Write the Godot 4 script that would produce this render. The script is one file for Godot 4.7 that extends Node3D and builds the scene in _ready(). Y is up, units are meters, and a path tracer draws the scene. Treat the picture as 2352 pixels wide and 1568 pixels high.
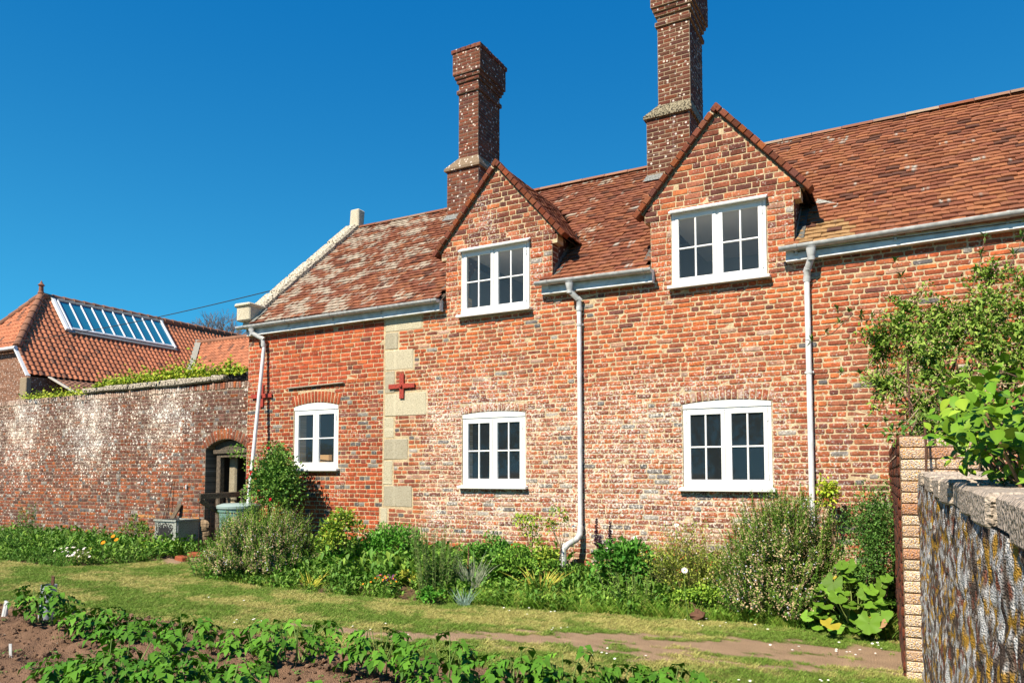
extends Node3D
# A brick cottage with dormers beside a walled kitchen garden. Facade plane z = 0, x runs along it to the right, y up, metres.

class MB:
	var v := PackedVector3Array()
	var n := PackedVector3Array()
	var c := PackedColorArray()
	var u := PackedVector2Array()
	var i := PackedInt32Array()
	var ua := Vector3.ZERO
	var ub := Vector3.ZERO
	var uo := Vector2.ZERO
	var planar := false
	func _init(a := Vector3.ZERO, b := Vector3.ZERO, o := Vector2.ZERO) -> void:
		ua = a; ub = b; uo = o
		planar = a != Vector3.ZERO
	func vert(p: Vector3, nn: Vector3, col: Color) -> int:
		v.append(p); n.append(nn); c.append(col)
		u.append(Vector2(p.dot(ua), p.dot(ub)) + uo if planar else Vector2(p.x + p.z, p.y))
		return v.size() - 1
	func tri(a: int, b: int, d: int) -> void:      # counter-clockwise seen from outside
		i.append(a); i.append(d); i.append(b)
	func flat(p0: Vector3, p1: Vector3, p2: Vector3, col: Color) -> void:
		var nn := (p1 - p0).cross(p2 - p0).normalized()
		tri(vert(p0, nn, col), vert(p1, nn, col), vert(p2, nn, col))
	func quad(p0: Vector3, p1: Vector3, p2: Vector3, p3: Vector3, col: Color) -> void:
		var nn := (p2 - p0).cross(p3 - p1).normalized()
		var a := vert(p0, nn, col)
		vert(p1, nn, col); vert(p2, nn, col); vert(p3, nn, col)
		tri(a, a + 1, a + 2); tri(a, a + 2, a + 3)
	func box(lo: Vector3, hi: Vector3, col := Color.WHITE) -> void:
		var a := Vector3(minf(lo.x, hi.x), minf(lo.y, hi.y), minf(lo.z, hi.z))
		var b := Vector3(maxf(lo.x, hi.x), maxf(lo.y, hi.y), maxf(lo.z, hi.z))
		boxt(Transform3D(Basis(), (a + b) * 0.5), b - a, col)
	func boxt(t: Transform3D, s: Vector3, col := Color.WHITE) -> void:
		var h := s * 0.5
		var p := []
		for k in 8:
			p.append(t * Vector3(h.x if k & 1 else -h.x, h.y if k & 2 else -h.y, h.z if k & 4 else -h.z))
		quad(p[4], p[5], p[7], p[6], col); quad(p[1], p[0], p[2], p[3], col)
		quad(p[5], p[1], p[3], p[7], col); quad(p[0], p[4], p[6], p[2], col)
		quad(p[6], p[7], p[3], p[2], col); quad(p[0], p[1], p[5], p[4], col)
	# box with chamfered edges; jit shakes its corners
	func cbox(t: Transform3D, s: Vector3, ch: float, col := Color.WHITE, jit := 0.0, rg: RandomNumberGenerator = null) -> void:
		var h := s * 0.5
		ch = minf(ch, minf(h.x, minf(h.y, h.z)) * 0.7)
		var px := []; var py := []; var pz := []
		for k in 8:
			var sx := 1.0 if k & 1 else -1.0
			var sy := 1.0 if k & 2 else -1.0
			var sz := 1.0 if k & 4 else -1.0
			var j := Vector3.ZERO
			if jit > 0.0:
				j = Vector3(rg.randf_range(-jit, jit), rg.randf_range(-jit, jit), rg.randf_range(-jit, jit))
			px.append(t * (Vector3(sx * h.x, sy * (h.y - ch), sz * (h.z - ch)) + j))
			py.append(t * (Vector3(sx * (h.x - ch), sy * h.y, sz * (h.z - ch)) + j))
			pz.append(t * (Vector3(sx * (h.x - ch), sy * (h.y - ch), sz * h.z) + j))
		quad(pz[4], pz[5], pz[7], pz[6], col); quad(pz[1], pz[0], pz[2], pz[3], col)
		quad(px[5], px[1], px[3], px[7], col); quad(px[0], px[4], px[6], px[2], col)
		quad(py[6], py[7], py[3], py[2], col); quad(py[0], py[1], py[5], py[4], col)
		quad(pz[5], px[5], px[7], pz[7], col); quad(px[4], pz[4], pz[6], px[6], col)
		quad(px[1], pz[1], pz[3], px[3], col); quad(pz[0], px[0], px[2], pz[2], col)
		quad(pz[6], pz[7], py[7], py[6], col); quad(py[4], py[5], pz[5], pz[4], col)
		quad(py[2], py[3], pz[3], pz[2], col); quad(pz[0], pz[1], py[1], py[0], col)
		quad(py[3], py[7], px[7], px[3], col); quad(px[2], px[6], py[6], py[2], col)
		quad(px[1], px[5], py[5], py[1], col); quad(py[0], py[4], px[4], px[0], col)
		for k in 8:
			var odd := (int(k & 1 > 0) + int(k & 2 > 0) + int(k & 4 > 0)) % 2 == 1
			if odd: flat(px[k], py[k], pz[k], col)
			else: flat(px[k], pz[k], py[k], col)
	# one weathered brick: o = middle of its face on the mortar plane, ax along, ay up, az out
	func brick(o: Vector3, ax: Vector3, ay: Vector3, az: Vector3, w: float, h: float, proud: float, col: Color, rg: RandomNumberGenerator, wear := 1.0) -> void:
		var k := minf(0.011 * wear, minf(w, h) * 0.28)
		var hw := w * 0.5; var hh := h * 0.5
		var ox := [-hw + k, hw - k, hw, hw, hw - k, -hw + k, -hw, -hw]
		var oy := [-hh, -hh, -hh + k * 0.8, hh - k * 0.8, hh, hh, hh - k * 0.8, -hh + k * 0.8]
		var j := 0.0035 * wear
		var tilt_x := rg.randf_range(-0.003, 0.003) * wear
		var tilt_y := rg.randf_range(-0.002, 0.002) * wear
		var inset := 0.0055
		var a := v.size()
		for m in 8:
			var x: float = ox[m] + rg.randf_range(-j, j)
			var y: float = oy[m] + rg.randf_range(-j, j)
			var out := (ax * (x / hw) + ay * (y / hh)).normalized()
			var pz := proud + tilt_x * x / hw + tilt_y * y / hh
			var cc := col * rg.randf_range(0.9, 1.1)
			vert(o + ax * (x * (1.0 - inset / hw)) + ay * (y * (1.0 - inset / hh)) + az * pz, (az + out * 0.22).normalized(), cc)
			vert(o + ax * x + ay * y + az * (pz - 0.006), (az * 0.5 + out).normalized(), cc)
			vert(o + ax * x + ay * y - az * 0.012, out, cc)
		for m in range(1, 7):
			tri(a, a + m * 3, a + m * 3 + 3)
		for m in 8:
			var p := a + m * 3
			var q := a + ((m + 1) % 8) * 3
			tri(p, p + 1, q + 1); tri(p, q + 1, q)
			tri(p + 1, p + 2, q + 2); tri(p + 1, q + 2, q + 1)
	func tube(pts: Array, rad: Array, sides: int, col := Color.WHITE, caps := true) -> void:
		var a := v.size()
		var side := Vector3.ZERO
		for k in pts.size():
			var d: Vector3 = (pts[mini(k + 1, pts.size() - 1)] - pts[maxi(k - 1, 0)]).normalized()
			if side == Vector3.ZERO:
				side = d.cross(Vector3.UP if absf(d.y) < 0.9 else Vector3.RIGHT).normalized()
			side = (side - d * side.dot(d)).normalized()
			var other := d.cross(side)
			var r: float = rad[mini(k, rad.size() - 1)]
			for s in sides:
				var w := TAU * s / sides
				var nn := side * cos(w) + other * sin(w)
				vert(pts[k] + nn * r, nn, col)
		for k in pts.size() - 1:
			for s in sides:
				var p := a + k * sides + s
				var q := a + k * sides + (s + 1) % sides
				tri(p, q, q + sides); tri(p, q + sides, p + sides)
		if caps and sides > 4:
			for e in [0, pts.size() - 1]:
				var d2: Vector3 = (pts[1] - pts[0]).normalized() * -1.0 if e == 0 else (pts[-1] - pts[-2]).normalized()
				var b := v.size()
				for s in sides:
					vert(v[a + e * sides + s], d2, col)
				for s in range(1, sides - 1):
					if e == 0: tri(b, b + s + 1, b + s)
					else: tri(b, b + s, b + s + 1)
	func lathe(o: Vector3, prof: Array, sides: int, col := Color.WHITE) -> void:   # prof: Vector2(radius, height)
		for k in prof.size() - 1:
			var p: Vector2 = prof[k]; var q: Vector2 = prof[k + 1]
			var sl := Vector2(q.y - p.y, p.x - q.x).normalized()
			var a := v.size()
			for s in sides:
				var w := TAU * s / sides
				var r := Vector3(cos(w), 0, sin(w))
				var nn := (r * sl.x + Vector3.UP * sl.y).normalized()
				vert(o + r * p.x + Vector3.UP * p.y, nn, col)
				vert(o + r * q.x + Vector3.UP * q.y, nn, col)
			for s in sides:
				var x := a + s * 2; var y := a + ((s + 1) % sides) * 2
				tri(x, x + 1, y + 1); tri(x, y + 1, y)
	# one leaf: folded along its midrib, drooping at the tip
	func leaf(p: Vector3, d: Vector3, up: Vector3, ln: float, wd: float, col: Color, fold := 0.25, droop := 0.2) -> void:
		var s := d.cross(up).normalized()
		var nn := s.cross(d).normalized()
		var m := p + d * ln * 0.45
		var tip := p + d * ln * (1.0 - droop * 0.3) - nn * ln * droop
		var l := m - s * wd * 0.5 + nn * wd * fold
		var r := m + s * wd * 0.5 + nn * wd * fold
		var nl := (nn + s * fold).normalized(); var nr := (nn - s * fold).normalized()
		var a := vert(p, nn, col)
		vert(l, nl, col); vert(m, nn, col * 0.92); vert(r, nr, col); vert(tip, (nn + d * droop).normalized(), col)
		tri(a, a + 2, a + 1); tri(a, a + 3, a + 2); tri(a + 1, a + 2, a + 4); tri(a + 2, a + 3, a + 4)
	# a rounder leaf for those seen close
	func oval(p: Vector3, d: Vector3, up: Vector3, ln: float, wd: float, col: Color, fold := 0.15, droop := 0.25) -> void:
		var s := d.cross(up).normalized()
		var nn := s.cross(d).normalized()
		var a := v.size()
		var ws := [0.0, 0.30, 0.47, 0.50, 0.40, 0.22, 0.0]
		for k in 7:
			var t := k / 6.0
			var m := p + d * ln * t * (1.0 - 0.12 * droop) - nn * ln * droop * t * t
			var w: float = ws[k] * wd
			var up2 := (nn + d * droop * t).normalized()
			vert(m - s * w + nn * w * fold * 2.0, (up2 + s * fold).normalized(), col)
			vert(m, up2, col * 1.12)
			vert(m + s * w + nn * w * fold * 2.0, (up2 - s * fold).normalized(), col)
		for k in 6:
			var b := a + k * 3
			tri(b, b + 1, b + 4); tri(b, b + 4, b + 3)
			tri(b + 1, b + 2, b + 5); tri(b + 1, b + 5, b + 4)
	func blade(p: Vector3, d: Vector3, ln: float, wd: float, bend: Vector3, col: Color, seg := 3) -> void:
		var s := d.cross(Vector3(0.3, 0.2, 1.0)).normalized()
		var a := v.size()
		for k in seg + 1:
			var t := float(k) / seg
			var q := p + d * ln * t + bend * ln * t * t
			var w := wd * (1.0 - t * t) * 0.5
			var nn := s.cross((d + bend * 2.0 * t).normalized()).normalized()
			vert(q - s * w, nn, col); vert(q + s * w, nn, col)
		for k in seg:
			var b := a + k * 2
			tri(b, b + 1, b + 3); tri(b, b + 3, b + 2)
	func done(off := Vector3.ZERO) -> ArrayMesh:
		var q := v
		if off != Vector3.ZERO:
			q = PackedVector3Array()
			q.resize(v.size())
			for k in v.size(): q[k] = v[k] - off
		var a := []
		a.resize(Mesh.ARRAY_MAX)
		a[Mesh.ARRAY_VERTEX] = q; a[Mesh.ARRAY_NORMAL] = n; a[Mesh.ARRAY_COLOR] = c
		a[Mesh.ARRAY_TEX_UV] = u; a[Mesh.ARRAY_INDEX] = i
		var m := ArrayMesh.new()
		m.add_surface_from_arrays(Mesh.PRIMITIVE_TRIANGLES, a)
		return m

var rg := RandomNumberGenerator.new()
var M := {}
const EYE := Vector3(0, 1.45, 10.0)
const X := Vector3.RIGHT
const Y := Vector3.UP
const Z := Vector3.BACK

func rf(a: float, b: float) -> float: return rg.randf_range(a, b)
func rdir() -> Vector3: return Vector3(rg.randfn(), rg.randfn(), rg.randfn()).normalized()
func sm(a: float, b: float, x: float) -> float: return smoothstep(a, b, x)
func lc(r: float, g: float, b: float) -> Color: return Color(r, g, b).linear_to_srgb()   # albedo_color from linear values

func thing(called: String, label: String, category: String, at := Vector3.ZERO, group := "") -> Node3D:
	var o := Node3D.new()
	o.name = called
	add_child(o, true)
	o.position = at
	return tag(o, label, category, group)
func tag(o: Node3D, label: String, category: String, group := "") -> Node3D:
	o.set_meta("label", label); o.set_meta("category", category)
	if group: o.set_meta("group", group)
	return o
func base_of(p: Node) -> Vector3:
	var s := Vector3.ZERO
	while p != self and p is Node3D:
		s += p.position
		p = p.get_parent()
	return s
func part(called: String, mb: MB, mat: Material, parent: Node, stuff := false) -> MeshInstance3D:
	var o := MeshInstance3D.new()
	o.name = called
	o.mesh = mb.done(base_of(parent))
	o.material_override = mat
	parent.add_child(o, true)
	if stuff: o.set_meta("kind", "stuff")
	return o
func group_node(called: String, parent: Node) -> Node3D:
	var o := Node3D.new()
	o.name = called
	parent.add_child(o, true)
	return o
func structure(called: String, mb: MB, mat: Material) -> MeshInstance3D:
	var o := part(called, mb, mat, self)
	o.set_meta("kind", "structure")
	return o
func one_box(called: String, lo: Vector3, hi: Vector3, mat: Material, parent: Node, ch := 0.004, col := Color.WHITE) -> MeshInstance3D:
	var m := MB.new()
	var s := (hi - lo).abs()
	m.cbox(Transform3D(Basis(), (lo + hi) * 0.5), s, ch, col)
	return part(called, m, mat, parent)

func noise(seed_: int, freq: float, type := FastNoiseLite.TYPE_SIMPLEX_SMOOTH, oct := 4) -> FastNoiseLite:
	var f := FastNoiseLite.new()
	f.seed = seed_; f.frequency = freq; f.noise_type = type
	f.fractal_octaves = oct
	f.fractal_type = FastNoiseLite.FRACTAL_FBM if oct > 1 else FastNoiseLite.FRACTAL_NONE
	return f
func noise_tex(f: FastNoiseLite, size: int, stops: Array, as_normal := false, bump := 4.0) -> NoiseTexture2D:
	var t := NoiseTexture2D.new()
	t.width = size; t.height = size; t.seamless = true; t.noise = f
	t.as_normal_map = as_normal; t.bump_strength = bump
	if stops:
		var g := Gradient.new()
		var of := PackedFloat32Array(); var cs := PackedColorArray()
		for s in stops:
			of.append(s[0]); cs.append(s[1])
		g.offsets = of; g.colors = cs
		t.color_ramp = g
	return t
func grey(a: float) -> Color: return Color(a, a, a)
# a material lit by vertex colours, grained by a world-space texture
func mat(col: Color, rough: float, grain: Texture2D = null, scale := 1.0, relief: Texture2D = null, relief_scale := 1.0, metal := 0.0) -> StandardMaterial3D:
	var m := StandardMaterial3D.new()
	m.albedo_color = col
	m.vertex_color_use_as_albedo = true
	m.roughness = rough
	m.metallic = metal
	if grain or relief:
		m.uv1_triplanar = true; m.uv1_world_triplanar = true
		m.uv1_scale = Vector3.ONE * scale
	if grain: m.albedo_texture = grain
	if relief:
		m.heightmap_enabled = true
		m.heightmap_texture = relief
		m.heightmap_scale = relief_scale
	return m
func leaf_mat(rough: float, back: Color) -> StandardMaterial3D:
	var m := StandardMaterial3D.new()
	m.vertex_color_use_as_albedo = true
	m.roughness = rough
	m.metallic_specular = 0.28
	m.cull_mode = BaseMaterial3D.CULL_DISABLED
	m.backlight_enabled = true
	m.backlight = back
	return m

func set_up() -> void:
	var cam := Camera3D.new()
	cam.name = "camera"
	add_child(cam)
	var near := 0.05
	var px := 1700.0                                   # focal length in 2352nds of the picture's width
	cam.set_frustum(near * 1568.0 / px, Vector2(0, near * 208.0 / px), near, 900.0)
	cam.position = EYE
	cam.rotation = Vector3(atan(0.0586), deg_to_rad(28.5), 0)
	cam.current = true
	var env := Environment.new()
	env.background_mode = Environment.BG_SKY
	var sky_mat := ProceduralSkyMaterial.new()
	sky_mat.sky_top_color = Color(0.0, 0.328, 0.566)
	sky_mat.sky_horizon_color = Color(0.281, 0.68, 0.838)
	sky_mat.sky_curve = 0.17
	sky_mat.ground_bottom_color = Color(0.25, 0.22, 0.16)
	sky_mat.ground_horizon_color = Color(0.281, 0.68, 0.838)
	sky_mat.ground_curve = 0.02
	sky_mat.sun_angle_max = 1.0
	var sky := Sky.new()
	sky.sky_material = sky_mat
	env.sky = sky
	env.background_energy_multiplier = 1.0
	env.tonemap_mode = Environment.TONE_MAPPER_LINEAR
	env.tonemap_exposure = 1.7
	env.sdfgi_enabled = true; env.ssao_enabled = true; env.ssil_enabled = true
	var we := WorldEnvironment.new()
	we.name = "environment"
	we.environment = env
	add_child(we)
	var sun := DirectionalLight3D.new()
	sun.name = "sun"
	sun.light_color = Color(1.0, 0.95, 0.86)
	sun.light_energy = 1.6
	sun.light_angular_distance = 0.5
	sun.shadow_enabled = true
	add_child(sun)
	var el := deg_to_rad(46.0); var az := deg_to_rad(14.0)
	var to := Vector3(-sin(az) * cos(el), sin(el), cos(az) * cos(el))
	sun.look_at_from_position(Vector3.ZERO, -to)

# a picture of where lime, lichen or dirt lies on a wall: dens(x, y) 0..1 over x0..x0+w, y0..y0+h
func wash(w: int, h: int, x0: float, y0: float, sx: float, sy: float, sd: int, dens: Callable, spots: float, soft := 4.2, fr := 0.19) -> Image:
	var a := noise(sd, fr, FastNoiseLite.TYPE_SIMPLEX_SMOOTH, 3).get_image(w, h).get_data()
	var b := noise(sd + 1, 0.42, FastNoiseLite.TYPE_SIMPLEX_SMOOTH, 1).get_image(w, h).get_data()
	var c := noise(sd + 2, 0.024, FastNoiseLite.TYPE_SIMPLEX_SMOOTH, 3).get_image(w, h).get_data()
	var cn := noise(sd + 3, 0.09, FastNoiseLite.TYPE_CELLULAR, 1)
	cn.cellular_return_type = FastNoiseLite.RETURN_DISTANCE
	cn.cellular_jitter = 1.0
	var d := cn.get_image(w, h).get_data()
	var gw := w / 8 + 1
	var grid := PackedFloat32Array()
	for j in h / 8 + 1:
		for i in gw:
			grid.append(dens.call(x0 + sx * (i * 8 + 4) / w, y0 + sy * (1.0 - float(j * 8 + 4) / h)))
	var out := PackedByteArray()
	out.resize(w * h)
	for j in h:
		var row := (j / 8) * gw
		for i in w:
			var k := j * w + i
			var g := grid[row + i / 8]
			var s := (a[k] - 127) * 0.65 + (b[k] - 127) * 0.5 + (c[k] - 127) * 0.22
			var m := (s - lerpf(125.0, -70.0, g)) * soft
			if spots > 0.0:
				m = maxf(m, (spots * (0.25 + g) * (c[k] * 0.006 + b[k] * 0.002) - d[k]) * 9.0)
			out[k] = int(clampf(m, 0.0, 255.0))
	return Image.create_from_data(w, h, false, Image.FORMAT_L8, out)

func lime_facade(x: float, y: float) -> float:
	var d := 0.17
	d += 0.33 * sm(-7.5, -6.9, x) * (1.0 - sm(-2.0, -0.6, x)) * (1.0 - sm(2.2, 3.7, y)) * sm(0.2, 0.6, y)
	d += 0.06 * sm(-7.3, -6.9, x) * (1.0 - sm(-5.4, -4.6, x)) * sm(1.8, 2.6, y) * (1.0 - sm(3.9, 4.4, y))
	d += 0.16 * sm(-1.6, -1.0, x) * (1.0 - sm(1.6, 2.6, y))
	d += 0.20 * (1.0 - sm(0.15, 0.6, absf(x + 5.75) - 0.8)) * sm(3.7, 4.1, y) * (1.0 - sm(5.0, 5.6, y))
	d += 0.24 * (1.0 - sm(0.1, 0.5, absf(x + 5.95 + (y - 5.5) * 0.3))) * sm(5.2, 5.4, y)
	d += 0.16 * (1.0 - sm(0.15, 0.6, absf(x + 2.25) - 0.85)) * sm(3.7, 4.1, y) * (1.0 - sm(4.9, 5.3, y))
	if x < -7.92:
		d = 0.13 + 0.20 * sm(1.7, 2.1, y) * (1.0 - sm(2.9, 3.3, y)) * sm(-9.2, -8.8, x) + 0.2 * (1.0 - sm(-10.6, -10.2, x))
		d += 0.30 * (1.0 - sm(0.1, 0.35, absf(x + 8.85))) * sm(0.9, 1.2, y) * (1.0 - sm(1.5, 1.8, y))
	return clampf(d + 0.05 + 0.06 * sm(-7.92, -7.8, x), 0.0, 0.8)
func lime_garden(x: float, y: float) -> float:
	var d := 0.27 + 0.24 * sm(1.0, 2.4, y) * sm(-11.4, -14.0, x)
	d += 0.13 * sin(x * 2.3 + 1.0) * sm(0.8, 1.6, y)
	d -= 0.10 * (1.0 - sm(0.5, 1.3, y))
	d -= 0.16 * sm(-14.4, -13.0, x) * (1.0 - sm(1.9, 2.4, y))
	return clampf(d, 0.03, 0.85)

func brick_mat(img: Image, grain: Image, lime: Texture2D) -> StandardMaterial3D:
	var m := StandardMaterial3D.new()
	m.vertex_color_use_as_albedo = true
	m.roughness = 0.92
	m.metallic_specular = 0.3
	m.albedo_texture = ImageTexture.create_from_image(grain)
	m.detail_enabled = true
	m.detail_blend_mode = BaseMaterial3D.BLEND_MODE_MIX
	m.detail_uv_layer = BaseMaterial3D.DETAIL_UV_1
	m.detail_albedo = lime
	m.detail_mask = ImageTexture.create_from_image(img)
	return m

func grain_image(w: int, h: int, sd: int, lo: int, amp: float) -> Image:
	var a := noise(sd, 0.3, FastNoiseLite.TYPE_SIMPLEX_SMOOTH, 2).get_image(w, h).get_data()
	var b := noise(sd + 1, 0.06, FastNoiseLite.TYPE_SIMPLEX_SMOOTH, 3).get_image(w, h).get_data()
	var out := PackedByteArray()
	out.resize(w * h)
	for k in w * h:
		out[k] = mini(255, int(lo + (a[k] * 0.6 + b[k] * 0.4) * amp))
	return Image.create_from_data(w, h, false, Image.FORMAT_L8, out)

func materials() -> void:
	var lime := noise_tex(noise(5, 0.02), 256, [[0.2, Color(0.82, 0.76, 0.70)], [0.5, Color(0.89, 0.85, 0.81)], [0.8, Color(0.80, 0.79, 0.78)]])
	M.facade = brick_mat(wash(1536, 768, -12.0, 0.0, 14.0, 7.0, 11, lime_facade, 34.0), grain_image(1536, 768, 31, 150, 0.55), lime)
	M.garden = brick_mat(wash(1152, 400, -22.0, 0.0, 11.0, 3.8, 51, lime_garden, 70.0, 7.0, 0.27), grain_image(1152, 400, 61, 110, 0.8), lime)
	# weathered brick for chimneys and the far buildings: lichen spots tiled in world space
	var cn := noise(71, 0.016, FastNoiseLite.TYPE_CELLULAR, 1)
	cn.cellular_return_type = FastNoiseLite.RETURN_DISTANCE
	var spots := noise_tex(cn, 512, [[0.0, grey(1.0)], [0.10, grey(0.9)], [0.15, grey(0.0)], [1.0, grey(0.0)]])
	var grain := noise_tex(noise(72, 0.09), 512, [[0.15, grey(0.62)], [0.5, grey(0.86)], [0.85, grey(1.0)]])
	var fine := noise_tex(noise(73, 0.16, FastNoiseLite.TYPE_SIMPLEX_SMOOTH, 3), 512, [[0.2, grey(0.0)], [0.8, grey(1.0)]])
	M.fine = fine
	var ch := brick_mat(Image.create(4, 4, false, Image.FORMAT_L8), Image.create(4, 4, false, Image.FORMAT_L8), lime)
	ch.albedo_texture = grain
	ch.detail_mask = spots
	ch.uv1_triplanar = true; ch.uv1_world_triplanar = true
	ch.uv1_scale = Vector3.ONE * 0.9
	M.chimney = ch
	var blotch := noise_tex(noise(75, 0.035, FastNoiseLite.TYPE_SIMPLEX_SMOOTH, 5), 512, [[0.25, Color(0.55, 0.52, 0.46)], [0.42, Color(0.86, 0.83, 0.76)], [0.6, Color(1, 0.99, 0.95)], [0.8, Color(0.78, 0.74, 0.66)]])
	M.tile = mat(Color.WHITE, 0.9, grain, 1.7, fine, 0.25)
	M.tile.metallic_specular = 0.25
	M.pantile = mat(Color.WHITE, 0.85, grain, 0.6)
	var pits := noise_tex(noise(88, 0.05, FastNoiseLite.TYPE_SIMPLEX_SMOOTH, 5), 1024, [[0.18, Color(0.5, 0.47, 0.42)], [0.36, Color(0.80, 0.78, 0.72)], [0.5, Color(1, 0.99, 0.96)], [0.68, Color(0.92, 0.9, 0.85)], [0.85, Color(0.68, 0.66, 0.6)]])
	M.stone = mat(Color.WHITE, 0.93, pits, 1.1, fine, 0.5)
	# coping with black and grey lichen on cream
	var lich := noise_tex(noise(76, 0.05, FastNoiseLite.TYPE_SIMPLEX_SMOOTH, 4), 512, [[0.3, Color(0.30, 0.28, 0.26)], [0.42, Color(0.42, 0.39, 0.36)], [0.47, Color(0.90, 0.88, 0.84)], [0.75, Color(1.0, 0.98, 0.95)], [0.9, Color(0.75, 0.73, 0.70)]])
	M.coping = mat(Color.WHITE, 0.95, lich, 0.8, fine, 0.6)
	M.white = mat(lc(0.80, 0.81, 0.82), 0.45)
	M.pvc = mat(lc(0.80, 0.82, 0.86), 0.35, noise_tex(noise(77, 0.02), 256, [[0.2, grey(0.86)], [0.8, grey(1.0)]]), 0.7)
	M.gutter = mat(lc(0.60, 0.62, 0.64), 0.42, noise_tex(noise(78, 0.03), 256, [[0.2, grey(0.8)], [0.8, grey(1.0)]]), 0.9)
	M.fascia = mat(lc(0.76, 0.81, 0.84), 0.5, noise_tex(noise(79, 0.02), 256, [[0.2, grey(0.85)], [0.8, grey(1.0)]]), 0.8)
	M.lead = mat(lc(0.42, 0.45, 0.48), 0.5, blotch, 1.5, null, 1.0, 0.3)
	var gl := StandardMaterial3D.new()
	gl.transparency = BaseMaterial3D.TRANSPARENCY_ALPHA
	gl.albedo_color = Color(0.5, 0.56, 0.6, 0.07)
	gl.roughness = 0.03
	M.glass = gl
	M.red = mat(lc(0.44, 0.05, 0.03), 0.6, blotch, 2.0)
	var woodn := noise(80, 0.05, FastNoiseLite.TYPE_SIMPLEX_SMOOTH, 4)
	var wood_t := noise_tex(woodn, 512, [[0.2, grey(0.45)], [0.5, grey(0.8)], [0.8, grey(1.0)]])
	M.wood = mat(lc(0.22, 0.18, 0.14), 0.85, wood_t, 1.0, fine, 0.4)
	M.wood.uv1_scale = Vector3(3.0, 0.5, 3.0)
	M.rust = mat(lc(0.12, 0.055, 0.035), 0.85, blotch, 3.0)
	M.galv = mat(lc(0.42, 0.47, 0.50), 0.5, blotch, 2.2)
	M.butt = mat(lc(0.16, 0.29, 0.26), 0.4, noise_tex(noise(81, 0.01), 256, [[0.2, grey(0.9)], [0.8, grey(1.0)]]), 0.8)
	M.plain = mat(Color.WHITE, 0.9)
	M.card = mat(lc(0.42, 0.26, 0.12), 0.9)
	M.leaf = leaf_mat(0.55, Color(0.30, 0.42, 0.06))
	M.gloss = leaf_mat(0.42, Color(0.22, 0.34, 0.05))
	M.dull = leaf_mat(0.8, Color(0.25, 0.3, 0.12))
	M.petal = leaf_mat(0.7, Color(0.5, 0.4, 0.4))
	M.bark = mat(Color.WHITE, 0.9)
	var speck := noise_tex(noise(82, 0.11, FastNoiseLite.TYPE_SIMPLEX_SMOOTH, 4), 1024, [[0.15, grey(0.58)], [0.5, grey(0.84)], [0.85, grey(1.0)]])
	M.ground = mat(Color.WHITE, 0.97, speck, 0.9, fine, 1.2)
	M.ground.metallic_specular = 0.15
	M.soil = mat(Color.WHITE, 0.97, speck, 1.7, fine, 0.6)
	M.soil.metallic_specular = 0.15
	var sg := StandardMaterial3D.new()
	sg.transparency = BaseMaterial3D.TRANSPARENCY_ALPHA
	sg.albedo_color = Color(0.16, 0.50, 0.64, 0.85)
	sg.roughness = 0.06
	M.skyglass = sg
	# lichens on the right-hand wall: black, grey, white and orange crusts
	var crust := noise_tex(noise(83, 0.045, FastNoiseLite.TYPE_SIMPLEX_SMOOTH, 5), 1024, [[0.24, Color(0.30, 0.26, 0.24)], [0.36, Color(0.55, 0.50, 0.46)], [0.44, Color(0.80, 0.78, 0.78)], [0.55, Color(1, 1, 1)], [0.60, Color(0.95, 0.62, 0.16)], [0.67, Color(0.95, 0.66, 0.22)], [0.72, Color(0.5, 0.45, 0.42)], [0.8, Color(0.9, 0.9, 0.92)]])
	var lumps := noise_tex(noise(84, 0.05, FastNoiseLite.TYPE_SIMPLEX_SMOOTH, 5), 512, [[0.2, grey(0.0)], [0.8, grey(1.0)]])
	M.mossy = mat(Color.WHITE, 0.97, crust, 5.0, lumps, 1.5)
	M.slab = mat(Color.WHITE, 0.97, noise_tex(noise(85, 0.05), 512, [[0.2, grey(0.6)], [0.5, grey(0.95)], [0.8, grey(1.0)]]), 1.6, lumps, 1.2)
	var yel := noise_tex(noise(86, 0.05, FastNoiseLite.TYPE_SIMPLEX_SMOOTH, 4), 512, [[0.2, Color(0.62, 0.52, 0.47)], [0.42, Color(0.85, 0.78, 0.74)], [0.5, Color(1, 0.99, 0.97)], [0.61, Color(1, 0.99, 0.97)], [0.66, Color(0.97, 0.75, 0.2)], [0.8, Color(0.85, 0.6, 0.15)]])
	M.lichen = mat(Color.WHITE, 0.97, yel, 2.3, lumps, 0.8)

# ---------------------------------------------------------------- the cottage
const HX0 := -11.2
const HX1 := 2.3
const EAVE := 4.36
const SLOPE := 0.896                                   # rise of the roof per metre of depth
const ROOF0 := 4.44                                    # height of the roof plane at z = 0
const RIDGE_Z := -2.98
var dormers := [{"cx": -5.70, "xl": -6.66, "xr": -4.735, "apex": 6.44, "eave": 5.17}, {"cx": -2.235, "xl": -3.19, "xr": -1.275, "apex": 6.50, "eave": 5.23}]
const DSL := 1.147
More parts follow.
